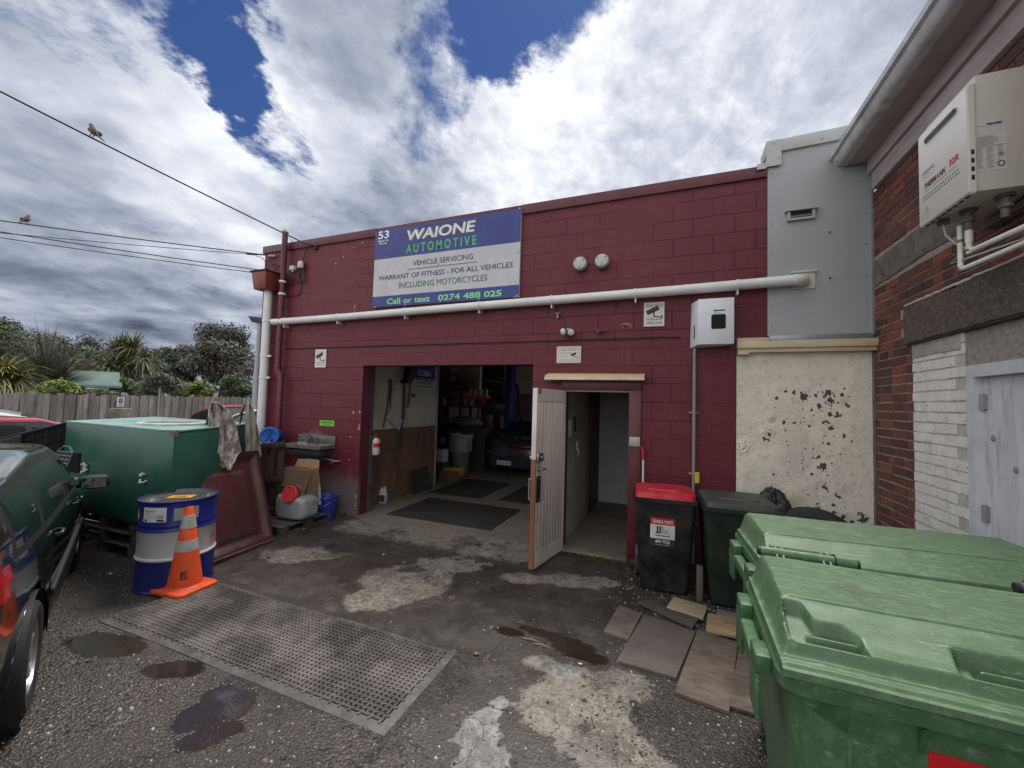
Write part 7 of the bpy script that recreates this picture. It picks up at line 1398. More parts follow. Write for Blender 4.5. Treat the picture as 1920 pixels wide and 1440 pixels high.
            mb = MB(); mb.tube([((x_)*sc, sg*(ip([(-1.5, .72), (1, .775)], x_))*sc*Wd/1.64*1.005, (ip(S['belt'], x_)+.012)*sc) for x_ in (-1.45, -1.0, -.5, 0, .5, .95)], .009*sc, 6); mb.build('belt_trim', mTrim if detail is True else mChr, o, world=False)
            mb = MB(); mb.sphere((1.02*sc, sg*(Wd/2*.99)*sc, .72*sc), .016*sc, n=10, sc=(1.4, .5, .8)); mb.build('side_repeater', mat('lamp_clear', (.5, .5, .5)), o, world=False)
    if plate:
        x = -Lh*sc-.004; px_, pz, pw, ph = plate[1:]
        mb = MB(); mb.box(x-.006, x, px_-pw/2, px_+pw/2, pz, pz+ph, 0, .001); pl_ = mb.build('number_plate', mat('plate_white', (.62, .62, .60), rough=.4), o, world=False)
        mb = MB(); mb.text(plate[0], (x-.0075, px_+pw*.44, pz+ph*.2), (0, -1, 0), (0, 0, 1), pw*.88, ph*.6, 0, .02); sub(mb.build('lettering', mBk, o, smooth=0, world=False), pl_)
    return o
def paint(n, c, c2=None, rough=.18): return mat(n, c, c2 or tuple(q*.85 for q in c), ns=3, rough=rough, coat=1.0)
fa = atan2(.43, -.903); fwv = V((cos(fa), sin(fa), 0)); rtv = V((fwv.y, -fwv.x, 0))
mid = (V((-3.18, 1.12, 0))+V((-5.40, 2.17, 0)))/2; NS = .97
cc = mid - rtv*(.82*NS-.055) - fwv*(-.04*NS)
nc = car('glossy black hatchback parked nearest at the left edge beside the drum', (cc.x, cc.y, 0), fa, 'hatch', paint('paint_black_green', (.008, .012, .011), (.010, .016, .014), .08), NS, 1.64, True)
# red wagon beyond
wd = V((-.38, .925, 0)); q = V((-8.93, 2.72, 0))-wd*.15
car('red station wagon with pale reflective windows parked behind the green tank', (q.x, q.y, 0), atan2(wd.y, wd.x), 'wagon', paint('paint_red', (.42, .012, .03)), .95, 1.7, True, None)
q = AT(-20, 775, 11.3); car('white car only half in view at the far left beyond the red wagon', (q.x, q.y, 0), radians(70), 'sedan', paint('paint_white', (.6, .6, .62)), 1.0, 1.7, False, low=True)
q = AT(440, 775, 17.0); car('red hatchback partly hidden behind the rags near the far fence', (q.x, q.y, .0), radians(205), 'hatch', paint('paint_red', (.42, .012, .03)), 1.0, 1.7, False, low=False)
q = AT(492, 790, 13.2); car('white hatchback parked behind the downpipe at the building corner', (q.x+.3, q.y+.1, 0), radians(200), 'hatch', paint('paint_white', (.6, .6, .62)), 1.0, 1.7, True, low=False)
# car inside the garage
gc = car('dark saloon inside the garage with its rear facing the yard', (-3.2, 8.55+2.12, .012), radians(90), 'sedan', paint('paint_navy', (.025, .027, .042), None, .12), .97, 1.66, False, ('TC1729', .30, .28, .34, .095))
mb = MB(); mb.box(-2.17*.97, -2.13*.97, -.75, .75, .55, .575); mb.build('bumper_trim', mat('trim_grey', (.12, .12, .13), rough=.35), gc, world=False)
mb = MB(); mb.box(-2.155, -2.10, -.52, .20, .66, .74, 0, .01); mb.build('tail_panel', mat('tail_dark', (.09, .008, .012), rough=.2), gc, world=False)
# ---------- fence ----------
fn_ = thing('paling_fence', 'long grey weathered vertical paling fence behind the car park', 'fence', (-13, 5, 0))
F0, F1 = P(0, 738, 2, 1.6), P(400, 744.3, 2, 1.6); F0.z = F1.z = 0; fd = (F1-F0).normalized(); fnv = V((-fd.y, fd.x, 0)); fnv = fnv if fnv.dot(-F0) > 0 else -fnv
m, t, b = newmat('fence_timber'); oc = t.N('ShaderNodeTexCoord').outputs['Object']; at = t.N('ShaderNodeAttribute', attribute_name='mask'); sp = t.N('ShaderNodeSeparateColor', i={0: at.outputs[0]})
n1 = t.noise(t.mapv(oc, (6, 6, .8)), 3, 7, .7); n2 = t.noise(t.mapv(oc, (30, 30, 2)), 3, 5, .7)
c = t.mix(sp.outputs[0], (.12, .105, .095), (.33, .31, .295)); c = t.mix(t.rng(n1, .42, .68), c, (.075, .062, .055)); c = t.mix(t.math('MULTIPLY', t.rng(n2, .5, .8), .5), c, (.42, .40, .38)); t.l.new(c, b.inputs['Base Color']); b.inputs['Roughness'].default_value = .85
bp = t.N('ShaderNodeBump', i={'Height': n2, 'Strength': .4, 'Distance': .01}); t.l.new(bp.outputs[0], b.inputs['Normal'])
rb = random.Random(21); mb = MB(); tn = []; u = -6.0
while u < 26:
    w_ = rb.uniform(.14, .155); off = rb.uniform(0, .012)+(0 if int(u/.15) % 2 else .02); h = 1.6+rb.gauss(0, .012); a = F0+fd*u+fnv*off; b_ = F0+fd*(u+w_)+fnv*(off+rb.gauss(0, .002))
    mb.hexa([a, b_, b_-fnv*.018, a-fnv*.018, a+V((0, 0, h)), b_+V((0, 0, h+rb.gauss(0, .004))), b_-fnv*.018+V((0, 0, h)), a-fnv*.018+V((0, 0, h))]); tn += [rb.random()**.8]*8; u += w_+.004 if True else 0
o = mb.build('palings', m, fn_, smooth=0); a = o.data.color_attributes.new('mask', 'FLOAT_COLOR', 'POINT'); buf = []
for q in tn: buf += [q, 0, 0, 1]
a.data.foreach_set('color', buf[:4*len(o.data.vertices)])
mb = MB()
for z in (.4, 1.35): mb.hexa([F0+fd*-6-fnv*.07+V((0, 0, z)), F0+fd*26-fnv*.07+V((0, 0, z)), F0+fd*26-fnv*.02+V((0, 0, z)), F0+fd*-6-fnv*.02+V((0, 0, z)), F0+fd*-6-fnv*.07+V((0, 0, z+.09)), F0+fd*26-fnv*.07+V((0, 0, z+.09)), F0+fd*26-fnv*.02+V((0, 0, z+.09)), F0+fd*-6-fnv*.02+V((0, 0, z+.09))])
mb.build('rails', m, fn_)
def onf(px, py, w_=.04):   # point on the fence face
    d = ray(px, py); n = fnv; t_ = ((F0+fnv*w_)-V((0, 0, CH))).dot(n)/d.dot(n); return V((0, 0, CH))+d*t_
a, b_ = onf(218, 763), onf(233, 745); o = thing('parking_sign', 'small white no parking sign fixed to the fence', 'sign', (a.x, a.y, a.z)); wv = fd; ww = (b_-a).dot(fd); hh = b_.z-a.z
mb = MB(); mb.hexa([a, a+wv*ww, a+wv*ww+fnv*.01, a+fnv*.01, a+V((0, 0, hh)), a+wv*ww+V((0, 0, hh)), a+wv*ww+fnv*.01+V((0, 0, hh)), a+fnv*.01+V((0, 0, hh))]); mb.build('board', mat('notice_white', (.62, .60, .56)), o)
mb = MB(); c = a+wv*ww*.5+V((0, 0, hh*.62))+fnv*.012; n = 20
def disc(r, e, m_): mb.poly([c+fnv*e+(wv*cos(2*pi*k/n)+V((0, 0, 1))*sin(2*pi*k/n))*r for k in range(n)], m_)
disc(ww*.32, 0, 0); disc(ww*.22, .001, 1); [mb.poly([c+fnv*.002+wv*(s_*-.2-.03)*ww+V((0, 0, -.2*ww)), c+fnv*.002+wv*(s_*-.2+.03)*ww+V((0, 0, -.2*ww)), c+fnv*.002+wv*(s_*.2+.03)*ww+V((0, 0, .2*ww)), c+fnv*.002+wv*(s_*.2-.03)*ww+V((0, 0, .2*ww))], 0) for s_ in (-1, 1)]
mb.poly([a+fnv*.012+wv*ww*.15+V((0, 0, hh*.14)), a+fnv*.012+wv*ww*.85+V((0, 0, hh*.14)), a+fnv*.012+wv*ww*.85+V((0, 0, hh*.2)), a+fnv*.012+wv*ww*.15+V((0, 0, hh*.2))], 0); mb.build('lettering', [mat('sign_ink', (.03, .03, .08)), mat('sign_ring_in', (.35, .34, .4))], o, smooth=0)
a = onf(201, 790, .4); b_ = onf(226, 765, .4); mb = MB(); wv2 = (b_-a).dot(fd); mb.hexa([V((q.x, q.y, 0)) for q in (a, a+fd*wv2, a+fd*wv2+fnv*.3, a+fnv*.3)]+[V((q.x, q.y, b_.z)) for q in (a, a+fd*wv2, a+fd*wv2+fnv*.3, a+fnv*.3)], 0, .02)
tag(mb.build('gate_post', mat('mossy_post', (.09, .085, .06), (.2, .19, .16), ns=7, rough=.9, bump=.5, bs=20)), 'stout mossy post standing in front of the fence under the sign', 'post')
# ---------- vegetation ----------
LM = {}
def leafm(n, c): 
    if n not in LM: c = tuple(q*1.35 for q in c) if c else c; LM[n] = mat('leaf_'+n, c, tuple(q*.72 for q in c), ns=1.2, rough=.5, spec=.35)
    return LM[n]
mBark = mat('bark', (.10, .085, .07), (.06, .05, .042), ns=12, rough=.9, bump=.5, bs=20)
def limbs(mb, base, top, r, seed, n=5, spread=.9):
    rr = random.Random(seed); base, top = V(base), V(top); fork = base.lerp(top, .45)
    mb.tube([base, base.lerp(fork, .5)+V((rr.gauss(0, .08), rr.gauss(0, .08), 0)), fork], r, 7, rs=[r, r*.8, r*.62]); H = (top-base).length
    for k in range(n):
        an = 2*pi*k/n+rr.random(); e = fork+V((cos(an)*spread, sin(an)*spread, H*.42*rr.uniform(.7, 1.15))); m_ = fork.lerp(e, .5)+V((0, 0, .12*H*rr.uniform(-.2, .5)))
        mb.tube([fork, m_, e], r*.4, 5, rs=[r*.5, r*.32, r*.12])
def leaves(mb, clumps, n, size, seed, nm=3, asp=1.7, flat=.0):
    rr = random.Random(seed); tot = sum(c[3]**2 for c in clumps)
    for cx, cy, cz, R, sz in clumps:
        k = int(n*R*R/tot); tone = rr.randrange(nm)
        for _ in range(k):
            d = V((rr.gauss(0, 1), rr.gauss(0, 1), rr.gauss(0, 1))).normalized(); f = rr.random()**.38*rr.uniform(.8, 1.12)
            p = V((cx, cy, cz))+V((d.x*R*f, d.y*R*f, d.z*R*sz*f))
            nrm_ = (d*(1-flat)+V((rr.gauss(0, .6), rr.gauss(0, .6), rr.gauss(.5, .5)))).normalized(); a = nrm_.cross(V((rr.random()-.5, rr.random()-.5, rr.random()-.5))).normalized(); b_ = nrm_.cross(a); s = size*rr.uniform(.6, 1.3)
            m_ = tone if rr.random() < .6 else rr.randrange(nm)
            mb.poly([p-a*s*asp*.5, p-b_*s*.5*.5+a*s*.05, p+a*s*asp*.5, p+b_*s*.5*.5+a*s*.05], m_)
def mkclumps(c, rx, ry, rz_, n, r0, seed, hole=0):
    rr = random.Random(seed); out = []
    for _ in range(n):
        d = V((rr.gauss(0, 1), rr.gauss(0, 1), rr.gauss(0, 1))).normalized(); f = rr.uniform(.45, .95); out.append((c[0]+d.x*rx*f, c[1]+d.y*ry*f, c[2]+d.z*rz_*f, r0*rr.uniform(.7, 1.25), rr.uniform(.6, .9)))
    return out
def tree(name, label, px, ptop, pbot, wpx, dist, cols, seed, n=5000, leaf=.11, cat='tree', ncl=22, group=None, trunk=True, squash=1, asp=1.7):
    T_, B2 = AT(px, ptop, dist), AT(px, pbot, dist); sc = dist/FPX*1.05; rx = wpx*.5*sc; dd_ = ray(px, 700); 
    ang = abs(px-960)/FPX; rx = rx*cos(math.atan(ang))*1.0/1.0; zc = (T_.z+B2.z)/2; rz_ = (T_.z-B2.z)/2
    o = thing(name, label, cat, (T_.x, T_.y, 0), 0, group)
    mb = MB(); limbs(mb, (T_.x, T_.y, 0), (T_.x, T_.y, T_.z-.1*rz_), max(.05, rx*.09), seed, 6, rx*.6)
    if trunk: mb.build('trunk', mBark, o)
    else: mb.build('stem', mBark, o)
    mb = MB(); cl_ = mkclumps((T_.x, T_.y, zc), rx*.86, rx*.8, rz_*.86*squash, ncl, max(rx, rz_)*.33, seed); leaves(mb, cl_, n, leaf, seed+1, len(cols), asp)
    mb.build('crown' if trunk else 'foliage', [leafm(*c) for c in cols], o, smooth=0); return o
DK = [('a', (.035, .052, .026)), ('b', (.05, .07, .032)), ('c', (.024, .036, .02))]
OL = [('d', (.06, .075, .035)), ('e', (.085, .095, .05)), ('f', (.035, .048, .024))]
MG = [('g', (.045, .055, .042)), ('h', (.10, .105, .088)), ('i', (.028, .036, .026)), ('r1', (.09, .065, .05))]
LG = [('j', (.17, .22, .045)), ('k', (.11, .16, .03)), ('l', (.06, .10, .022))]
MD = [('m', (.07, .12, .03)), ('n', (.11, .16, .05)), ('o', (.035, .06, .02))]
tree('tree', 'tall dark feathery evergreen at the far left edge above the fence', -8, 585, 730, 120, 21, OL, 31, 11000, .10, ncl=34)
tree('tree', 'broad dome-shaped dark tree behind the fence, left of the green-roofed shed', 118, 616, 735, 168, 30, DK, 32, 12000, .14, ncl=40)
tree('tree', 'dark round-topped tree behind the cabbage tree with sky showing through it', 312, 642, 740, 105, 30, DK, 33, 7000, .13, ncl=26)
tree('tree', 'tall dense magnolia with dark glossy leaves, tallest tree near the lamp post', 424, 603, 742, 122, 26, MG, 34, 16000, .12, ncl=44)
tree('tree', 'low wing of dark foliage left of the tall magnolia', 362, 640, 742, 60, 27, MG, 35, 5000, .12, ncl=18)
tree('shrub', 'bright lime green shrub rising over the fence right of centre', 364, 716, 752, 80, 20, LG, 36, 5000, .09, 'shrub', 20, 'shrubs behind the fence', False)
tree('shrub', 'light green shrub over the fence left of the shed roof', 106, 711, 747, 66, 15.5, LG, 37, 3500, .07, 'shrub', 16, 'shrubs behind the fence', False)
tree('shrub', 'leafy mid green shrub over the fence right of the shed roof', 240, 704, 748, 52, 17.5, MD, 38, 4200, .09, 'shrub', 16, 'shrubs behind the fence', False)
tree('shrub', 'large mid green shrub under the cabbage tree beside the grey house roof', 283, 702, 750, 56, 18.5, MD, 39, 4200, .09, 'shrub', 16, 'shrubs behind the fence', False)
tree('shrub', 'dull dark green shrub at the foot of the magnolia by the lamp post', 440, 700, 754, 88, 22, DK+[('n', (.11, .16, .05))], 40, 6500, .08, 'shrub', 24, 'shrubs behind the fence', False)
tree('shrub', 'low brownish hedge along the fence top below the shed roof', 190, 731, 750, 66, 16.5, [('p', (.14, .12, .05)), ('q', (.09, .10, .03)), ('f', (.035, .048, .024))], 41, 2600, .05, 'shrub', 16, 'shrubs behind the fence', False)
tree('shrub', 'yellowish bush between the dome-shaped tree and the cabbage tree', 152, 672, 705, 70, 22, [('s', (.20, .17, .05)), ('t', (.12, .11, .045)), ('f', (.035, .048, .024))], 42, 3800, .09, 'shrub', 16, 'shrubs behind the fence', False)
# spiky plants
def rosette(mb, c, R, n, seed, w_=.028, droop=.5, nm=2, up=.2):
    rr = random.Random(seed)
    for _ in range(n):
        an = rr.random()*6.283; el = rr.uniform(-.5, 1.35); L = R*rr.uniform(.75, 1.1); d = V((cos(an)*cos(el), sin(an)*cos(el), sin(el)+up*.3)); s_ = V((-sin(an), cos(an), 0))*w_*rr.uniform(.7, 1.2); m_ = rr.randrange(nm); pts = []
        for k in range(5): f = k/4; p = V(c)+d*L*f+V((0, 0, -droop*L*f*f*rr.uniform(.8, 1))); pts.append((p-s_*(1-f*.95)*(.5+.5*min(1, f*4)), p+s_*(1-f*.95)*(.5+.5*min(1, f*4))))
        for (a, b_), (c_, e) in zip(pts, pts[1:]): mb.poly([a, b_, e, c_], m_)
CT = [leafm('u', (.10, .115, .05)), leafm('v', (.17, .16, .09)), leafm('w', (.055, .075, .03))]
def spiky(name, label, base, heads, tr, seed, cols=CT, n=110, w_=.03, up=.3, droop=.5, tm='trunk'):
    o = thing(name, label, 'tree', base); mb = MB(); b0 = V(base)
    top = sum([V(h[0]) for h in heads], V())/len(heads); fork = b0.lerp(V((b0.x, b0.y, top.z)), .55)
    if tr: 
        mb.tube([b0, fork], tr, 7, rs=[tr, tr*.75])
        for h, R in heads: mb.tube([fork, fork.lerp(V(h), .5)+V((0, 0, -.05)), V(h)], tr*.4, 6, rs=[tr*.6, tr*.45, tr*.4])
        mb.build(tm, mat('cabbage_bark', (.22, .20, .17), (.14, .12, .1), ns=9, rough=.9), o)
    mb = MB(); [rosette(mb, h, R, n, seed+i, w_, droop, len(cols), up) for i, (h, R) in enumerate(heads)]; mb.build('leaf_heads', cols, o, smooth=0); return o
D1 = 20.5
hd = [(AT(x, y, D1+dz), r*1.2) for x, y, r, dz in ((250, 655, .95, 0), (222, 662, .95, .5), (268, 672, .7, -.5), (208, 690, .95, -.3), (235, 690, .8, -.2), (228, 650, .8, .6), (288, 685, .6, .2), (215, 708, .8, 0), (240, 672, .8, .3))]
bq = AT(252, 712, D1); spiky('cabbage_tree', 'tall cabbage tree with drooping spiky leaf heads and a forked pale trunk', (bq.x, bq.y, 0), hd, .16, 50, n=150, w_=.028)
bq = AT(12, 735, 14); hd = [(AT(x, y, 14), r*1.25) for x, y, r in ((8, 705, .85), (-15, 712, .8), (28, 715, .6))]; spiky('spiky_plant', 'yellow-green spiky plant at the far left edge above the fence', (bq.x, bq.y, 0), hd, .1, 60, [leafm('x', (.22, .20, .07)), leafm('y', (.13, .14, .05)), leafm('w', (.055, .075, .03))], 170, .022, .5, .6)
bq = AT(85, 735, 18); hd = [(AT(x, y, 18), r*1.2) for x, y, r in ((88, 712, 1.3), (72, 718, 1.1), (112, 715, 1.0))]; spiky('palm', 'grey-green feathery palm between the spiky plant and the shed', (bq.x, bq.y, 0), hd, .15, 70, [leafm('z', (.10, .10, .075)), leafm('z2', (.06, .065, .045)), leafm('z3', (.13, .12, .1))], 230, .018, 1.2, .25)
# weeping sapling in front of fence
bq = AT(297, 790, 11); o = thing('sapling', 'slim young tree with a pale stem and small grey-green crown in front of the fence', 'tree', (bq.x, bq.y, 0)); tq = AT(302, 705, 11)
mb = MB(); mb.tube([(bq.x, bq.y, 0), (bq.x, bq.y, 1.2), (tq.x, tq.y, tq.z)], .025, 6); mb.build('trunk', mat('pale_stem', (.3, .28, .25)), o)
mb = MB(); leaves(mb, mkclumps((tq.x, tq.y, AT(302, 722, 11).z), .32, .32, .26, 10, .17, 80), 1700, .05, 81, 3, 2.0); mb.build('crown', [leafm('aa', (.08, .09, .065)), leafm('ab', (.11, .115, .09)), leafm('ac', (.05, .06, .04))], o, smooth=0)
# shed and house roofs behind the fence
sh = thing('garden_shed', 'garden shed with a pale green corrugated roof behind the fence', 'shed', AT(170, 735, 18)[:2]+(0,) if False else (AT(170, 735, 18).x, AT(170, 735, 18).y, 0))
A_, B2, C_, D_ = AT(127, 698, 19.2), AT(222, 704, 18.4), AT(228, 729, 16.8), AT(143, 724.5, 17.2)
A_.z = B2.z = max(A_.z, B2.z); C_.z = D_.z = (C_.z+D_.z)/2
mRf = mat('roof_green', (.16, .22, .19), (.12, .175, .15), ns=2, rough=.5, bump=.0)
mb = MB(); mb.hexa([D_, C_, B2, A_, D_+V((0, 0, .05)), C_+V((0, 0, .05)), B2+V((0, 0, .05)), A_+V((0, 0, .05))])
for k in range(26): f = k/25; a, b_ = D_.lerp(C_, f), A_.lerp(B2, f); mb.tube([a+V((0, 0, .055)), b_+V((0, 0, .055))], .015, 5)
mb.build('roof', mRf, sh)
bk_ = (A_+B2)/2+((A_+B2)/2-(C_+D_)/2)*1.0; off = ((A_+B2)/2-(C_+D_)/2); off.z = 0
mb = MB(); lo4 = [V((q.x, q.y, 0)) for q in (D_, C_, B2+off*.9, A_+off*.9)]; mb.hexa([q*1.0 for q in lo4]+[V((q.x, q.y, D_.z-.05)) for q in lo4]); mb.build('shed_wall', mat('shed_dark', (.03, .05, .045), rough=.7), sh)
mb = MB(); mb.hexa([A_, B2, B2+off*1.8, A_+off*1.8, A_+V((0, 0, .04)), B2+V((0, 0, .04)), V((B2.x, B2.y, 0))+off*1.8+V((0, 0, D_.z)), V((A_.x, A_.y, 0))+off*1.8+V((0, 0, D_.z))]); mb.build('roof_back', mRf, sh)
def house(label, px0, px1, ptop, pbot, dist, mr_):
    a, b_ = AT(px0, pbot, dist), AT(px1, pbot, dist); zt_ = AT((px0+px1)/2, ptop, dist).z; d = (b_-a); d.z = 0; n = V((-d.y, d.x, 0)).normalized(); n = n if n.dot(V((a.x, a.y, 0))) > 0 else -n
    o = thing('house', label, 'house', (a.x, a.y, 0)); h = 4; ze = a.z
    a.z = b_.z = 0; mb = MB(); mb.hexa([a, b_, b_+n*h, a+n*h]+[q+V((0, 0, ze)) for q in (a, b_, b_+n*h, a+n*h)]); mb.build('wall', mat('house_wall', (.35, .34, .33)), o)
    mb = MB(); e = V((0, 0, ze)); r0 = a+n*h/2+d*.12+V((0, 0, zt_)); r1 = b_+n*h/2-d*.12+V((0, 0, zt_)); p = [a+e, b_+e, b_+n*h+e, a+n*h+e]
    mb.poly([p[0], p[1], r1, r0]); mb.poly([p[1], p[2], r1]); mb.poly([p[2], p[3], r0, r1]); mb.poly([p[3], p[0], r0]); mb.build('roof', mr_, o); return o
house('distant house with a pale grey roof seen beneath the cabbage tree', 246, 300, 683, 702, 30, mat('roof_grey', (.20, .21, .24)))
house('low house with a dull brown-grey roof at the left above the fence', 18, 70, 718, 735, 17, mat('roof_brown', (.15, .13, .13)))
# street lamp
q0 = AT(476, 790, 13.2); q1 = AT(478, 600, 13.2); o = thing('street_lamp', 'grey street lamp pole with a flat lamp head left of the red wall', 'street lamp', (q0.x, q0.y, 0))
mPo = mat('galv_pole', (.33, .34, .37), (.27, .28, .3), rough=.45, metal=.3)
mb = MB(); mb.tube([(q0.x, q0.y, 0), (q0.x, q0.y, 2), (q0.x, q0.y, q1.z)], .06, 12, rs=[.085, .075, .05]); mb.build('pole', mPo, o)
Rv = V((RT.x, RT.y, 0)).normalized(); mb = MB(); c = V((q0.x, q0.y, q1.z)); mb.hexa([c-Rv*.13+V((0, -.1, -.06)), c+Rv*.13+V((0, -.1, -.08)), c+Rv*.13+V((0, .15, -.08)), c-Rv*.13+V((0, .15, -.06)), c-Rv*.20+V((0, -.14, .10)), c+Rv*.18+V((0, -.14, .06)), c+Rv*.18+V((0, .2, .06)), c-Rv*.20+V((0, .2, .10))], 0, .01); mb.build('lamp_head', mat('lamp_dark', (.06, .06, .06)), o)
mb = MB(); mb.tube([c+Rv*.15+V((0, 0, -.05)), c+Rv*.21+V((0, 0, -.04))], .02, 6); mb.build('bracket', mPo, o)
# ---------- inside the garage ----------
XP = -4.383
def g6(x, y): return (670+x/4.235, 660+y/4.235)
def PX(x, y, d=XP-.004+.005): return P(*g6(x, y), 0, d)
mBlk = mat('mat_dark', (.018, .017, .016), (.028, .026, .024), ns=4, rough=.8, bump=.2, bs=40, dirt=.4, dc=(.07, .06, .05), ds=3)
def slab(name, label, cat, x0, x1, y0, y1, z0, z1, m, rz=0, bev=.002, grp=None):
    mb = MB(); c = ((x0+x1)/2, (y0+y1)/2); Mx = Matrix.Translation((c[0], c[1], 0)) @ Matrix.Rotation(rz, 4, 'Z'); mb.box((x0-x1)/2, (x1-x0)/2, (y0-y1)/2, (y1-y0)/2, z0, z1, 0, bev, M=Mx); o = mb.build(name, m); return tag(o, label, cat, grp)
slab('floor_mat', 'dark rubber floor mat nearest the garage doorway', 'mat', -3.88, -2.19, 4.95, 6.10, .0125, .022, mBlk, .0, grp='dark mats on the garage floor')
slab('floor_mat', 'dark floor mat second from the doorway, behind the nearest mat', 'mat', -4.14, -3.08, 6.45, 7.95, .0125, .022, mBlk, 0, grp='dark mats on the garage floor')
slab('floor_mat', 'dark floor mat half hidden by the open door, in front of the saloon', 'mat', -2.75, -1.8, 6.5, 7.8, .0125, .022, mBlk, 0, grp='dark mats on the garage floor')
# sign panel on the partition
def yz(x, y): q = P(*g6(x, y), 0, XP); return q.y, q.z
(y0, z0), (y1, z1) = yz(440, 203), yz(622, 118); y1 = min(y1, GY1-.01); ya = y0
o = thing('oil_brand_sign', 'blue and white KOBA sign high on the inner garage wall', 'sign', (-4.39, y0, z0)); Yv = V((0, 1, 0)); xs2 = -4.396
mb = MB(); mb.box(-4.3995, -4.385, y0, y1, z0, 2.62, 0); (yb, zb), _ = yz(445, 290), 0; mb.box(-4.3995, -4.386, y0+.02, y1, zb, z0-.001, 1); mb.build('board', [mat('koba_blue', (.02, .05, .30)), mat('koba_white', (.5, .5, .5))], o)
mb = MB(); h = z0; mb.text('KOBA', (-4.383, y0+.20*(y1-y0), h+.05), Yv, ZR, .62*(y1-y0), .11, 0, .03); mb.text('AVAILABLE HERE', (-4.383, y0+.14*(y1-y0), zb+.10), Yv, ZR, .72*(y1-y0), .05, 1)
for a, b_, c, d in ((.06, .96, .06, .075), (.06, .96, .19, .205)): mb.box(-4.3855, -4.383, y0+a*(y1-y0), y0+b_*(y1-y0), zb+c-.02, zb+d-.02, 1)
mb.build('lettering', [mat('koba_white', (.5, .5, .5)), mBk], o, smooth=0)
mTo = mat('tool_brown', (.10, .045, .03), (.06, .03, .02), ns=8, rough=.6)
def pl6(pts, d=-4.37): return [P(*g6(x, y), 0, d) for x, y in pts]
mb = MB(); mb.tube(pl6([(262, 215), (262, 300), (262, 450)]), .022, 8, rs=[.024, .026, .008]); mb.tube(pl6([(255, 300), (235, 450), (205, 600)]), .014, 7); tag(mb.build('hanging_tool', mTo), 'long brown forked tool hanging at the left of the inner wall', 'tool', 'tools hanging on the inner wall')
mb = MB(); mb.tube(pl6([(345, 225), (372, 260), (365, 500), (345, 640), (340, 770)]), .022, 8); tag(mb.build('hanging_tool', mat('tool_black', (.03, .02, .02), rough=.5)), 'long black pole hanging from the dark hood down to the brown panelling', 'tool', 'tools hanging on the inner wall')
mb = MB(); mb.tube(pl6([(420, 235), (412, 350), (398, 440)]), .016, 7); tag(mb.build('hanging_tool', mTo), 'short dark strap hanging right of the long black pole', 'tool', 'tools hanging on the inner wall')
mb = MB(); q = pl6([(355, 245), (385, 120), (435, 115), (420, 180), (385, 250)], -4.36); mb.prism(q, (.12, 0, 0)); tag(mb.build('wall_hood', mat('hood_black', (.015, .015, .02), rough=.5)), 'black angular hood on the inner wall beside the blue sign', 'hood')
mb = MB(); mb.prism(pl6([(265, 450), (360, 540), (330, 625), (225, 520)], -4.355), (.006, 0, 0)); tag(mb.build('clipboard', mat('paper_pale', (.42, .42, .42), rough=.6)), 'pale square sheet hanging tilted on the inner garage wall', 'sheet')
mb = MB(); a = P(*g6(445, 345), 0, -4.39); mb.box(-4.399, -4.38, a.y-.04, a.y+.04, a.z-.03, a.z+.03, 0, .004); tag(mb.build('wall_socket', mBk), 'small dark socket on the inner wall under the blue sign', 'socket')
# extinguisher on the door track
q = P(*g6(140, 815), 1, 5.03); o = thing('fire_extinguisher', 'white cylindrical extinguisher bottle with a red label mounted inside the doorway', 'extinguisher', (q.x, 5.03, q.z)); mb = MB(); h = P(*g6(140, 680), 1, 5.03).z-q.z
mb.lathe([(0, 0), (.06, .0), (.068, .02), (.068, h*.82), (.05, h*.93), (.025, h*.97), (.025, h), (0, h)], Matrix.Translation((q.x, 5.03, q.z)), 24); mb.build('bottle', mat('ext_white', (.6, .6, .58), rough=.35), o)
mb = MB(); mb.lathe([(.0695, h*.45), (.0695, h*.7)], Matrix.Translation((q.x, 5.03, q.z)), 24); bmesh.ops.delete(mb.bm, geom=[f for f in mb.bm.faces if f.calc_center_median().x < q.x+.01], context='FACES'); mb.build('label', mat('print_red', (.55, .02, .03)), o)
mb = MB(); mb.cyl((q.x, 5.03, q.z+h), (q.x, 5.03, q.z+h+.05), .02, n=10); mb.box(q.x-.06, q.x+.03, 5.02, 5.04, q.z+h+.05, q.z+h+.065); mb.build('valve', mat('ext_red', (.4, .03, .03)), o)
# oil jug
q = P(*g6(165, 1195), 2, .012); o = thing('oil_jug', 'white plastic oil jug with a dark label standing on the garage floor', 'jug', (q.x, q.y, .012)); q.x += .07; Mx = Matrix.Translation((q.x, q.y, .012)) @ Matrix.Rotation(radians(15), 4, 'Z')
mJ = mat('jug_white', (.5, .5, .52), rough=.35); mb = MB(); mb.box(-.085, .085, -.05, .05, 0, .16, 0, .018, M=Mx); mb.hexa([Mx @ V(p) for p in ((-.08, -.045, .155), (.08, -.045, .155), (.08, .045, .155), (-.08, .045, .155), (-.01, -.025, .235), (.07, -.025, .225), (.07, .025, .225), (-.01, .025, .235))], 0, .01); mb.tube([Mx @ V(p) for p in ((-.07, 0, .15), (-.075, 0, .22), (-.03, 0, .25), (.02, 0, .23))], .012, 8); mb.build('bottle', mJ, o)
mb = MB(); mb.cyl(Mx @ V((.045, 0, .225)), Mx @ V((.045, 0, .265)), .022, n=14); mb.build('cap', mJ, o); mb = MB(); mb.box(-.06, .07, -.0525, -.051, .03, .14, M=Mx); mb.build('label', mat('label_navy', (.04, .05, .07)), o)
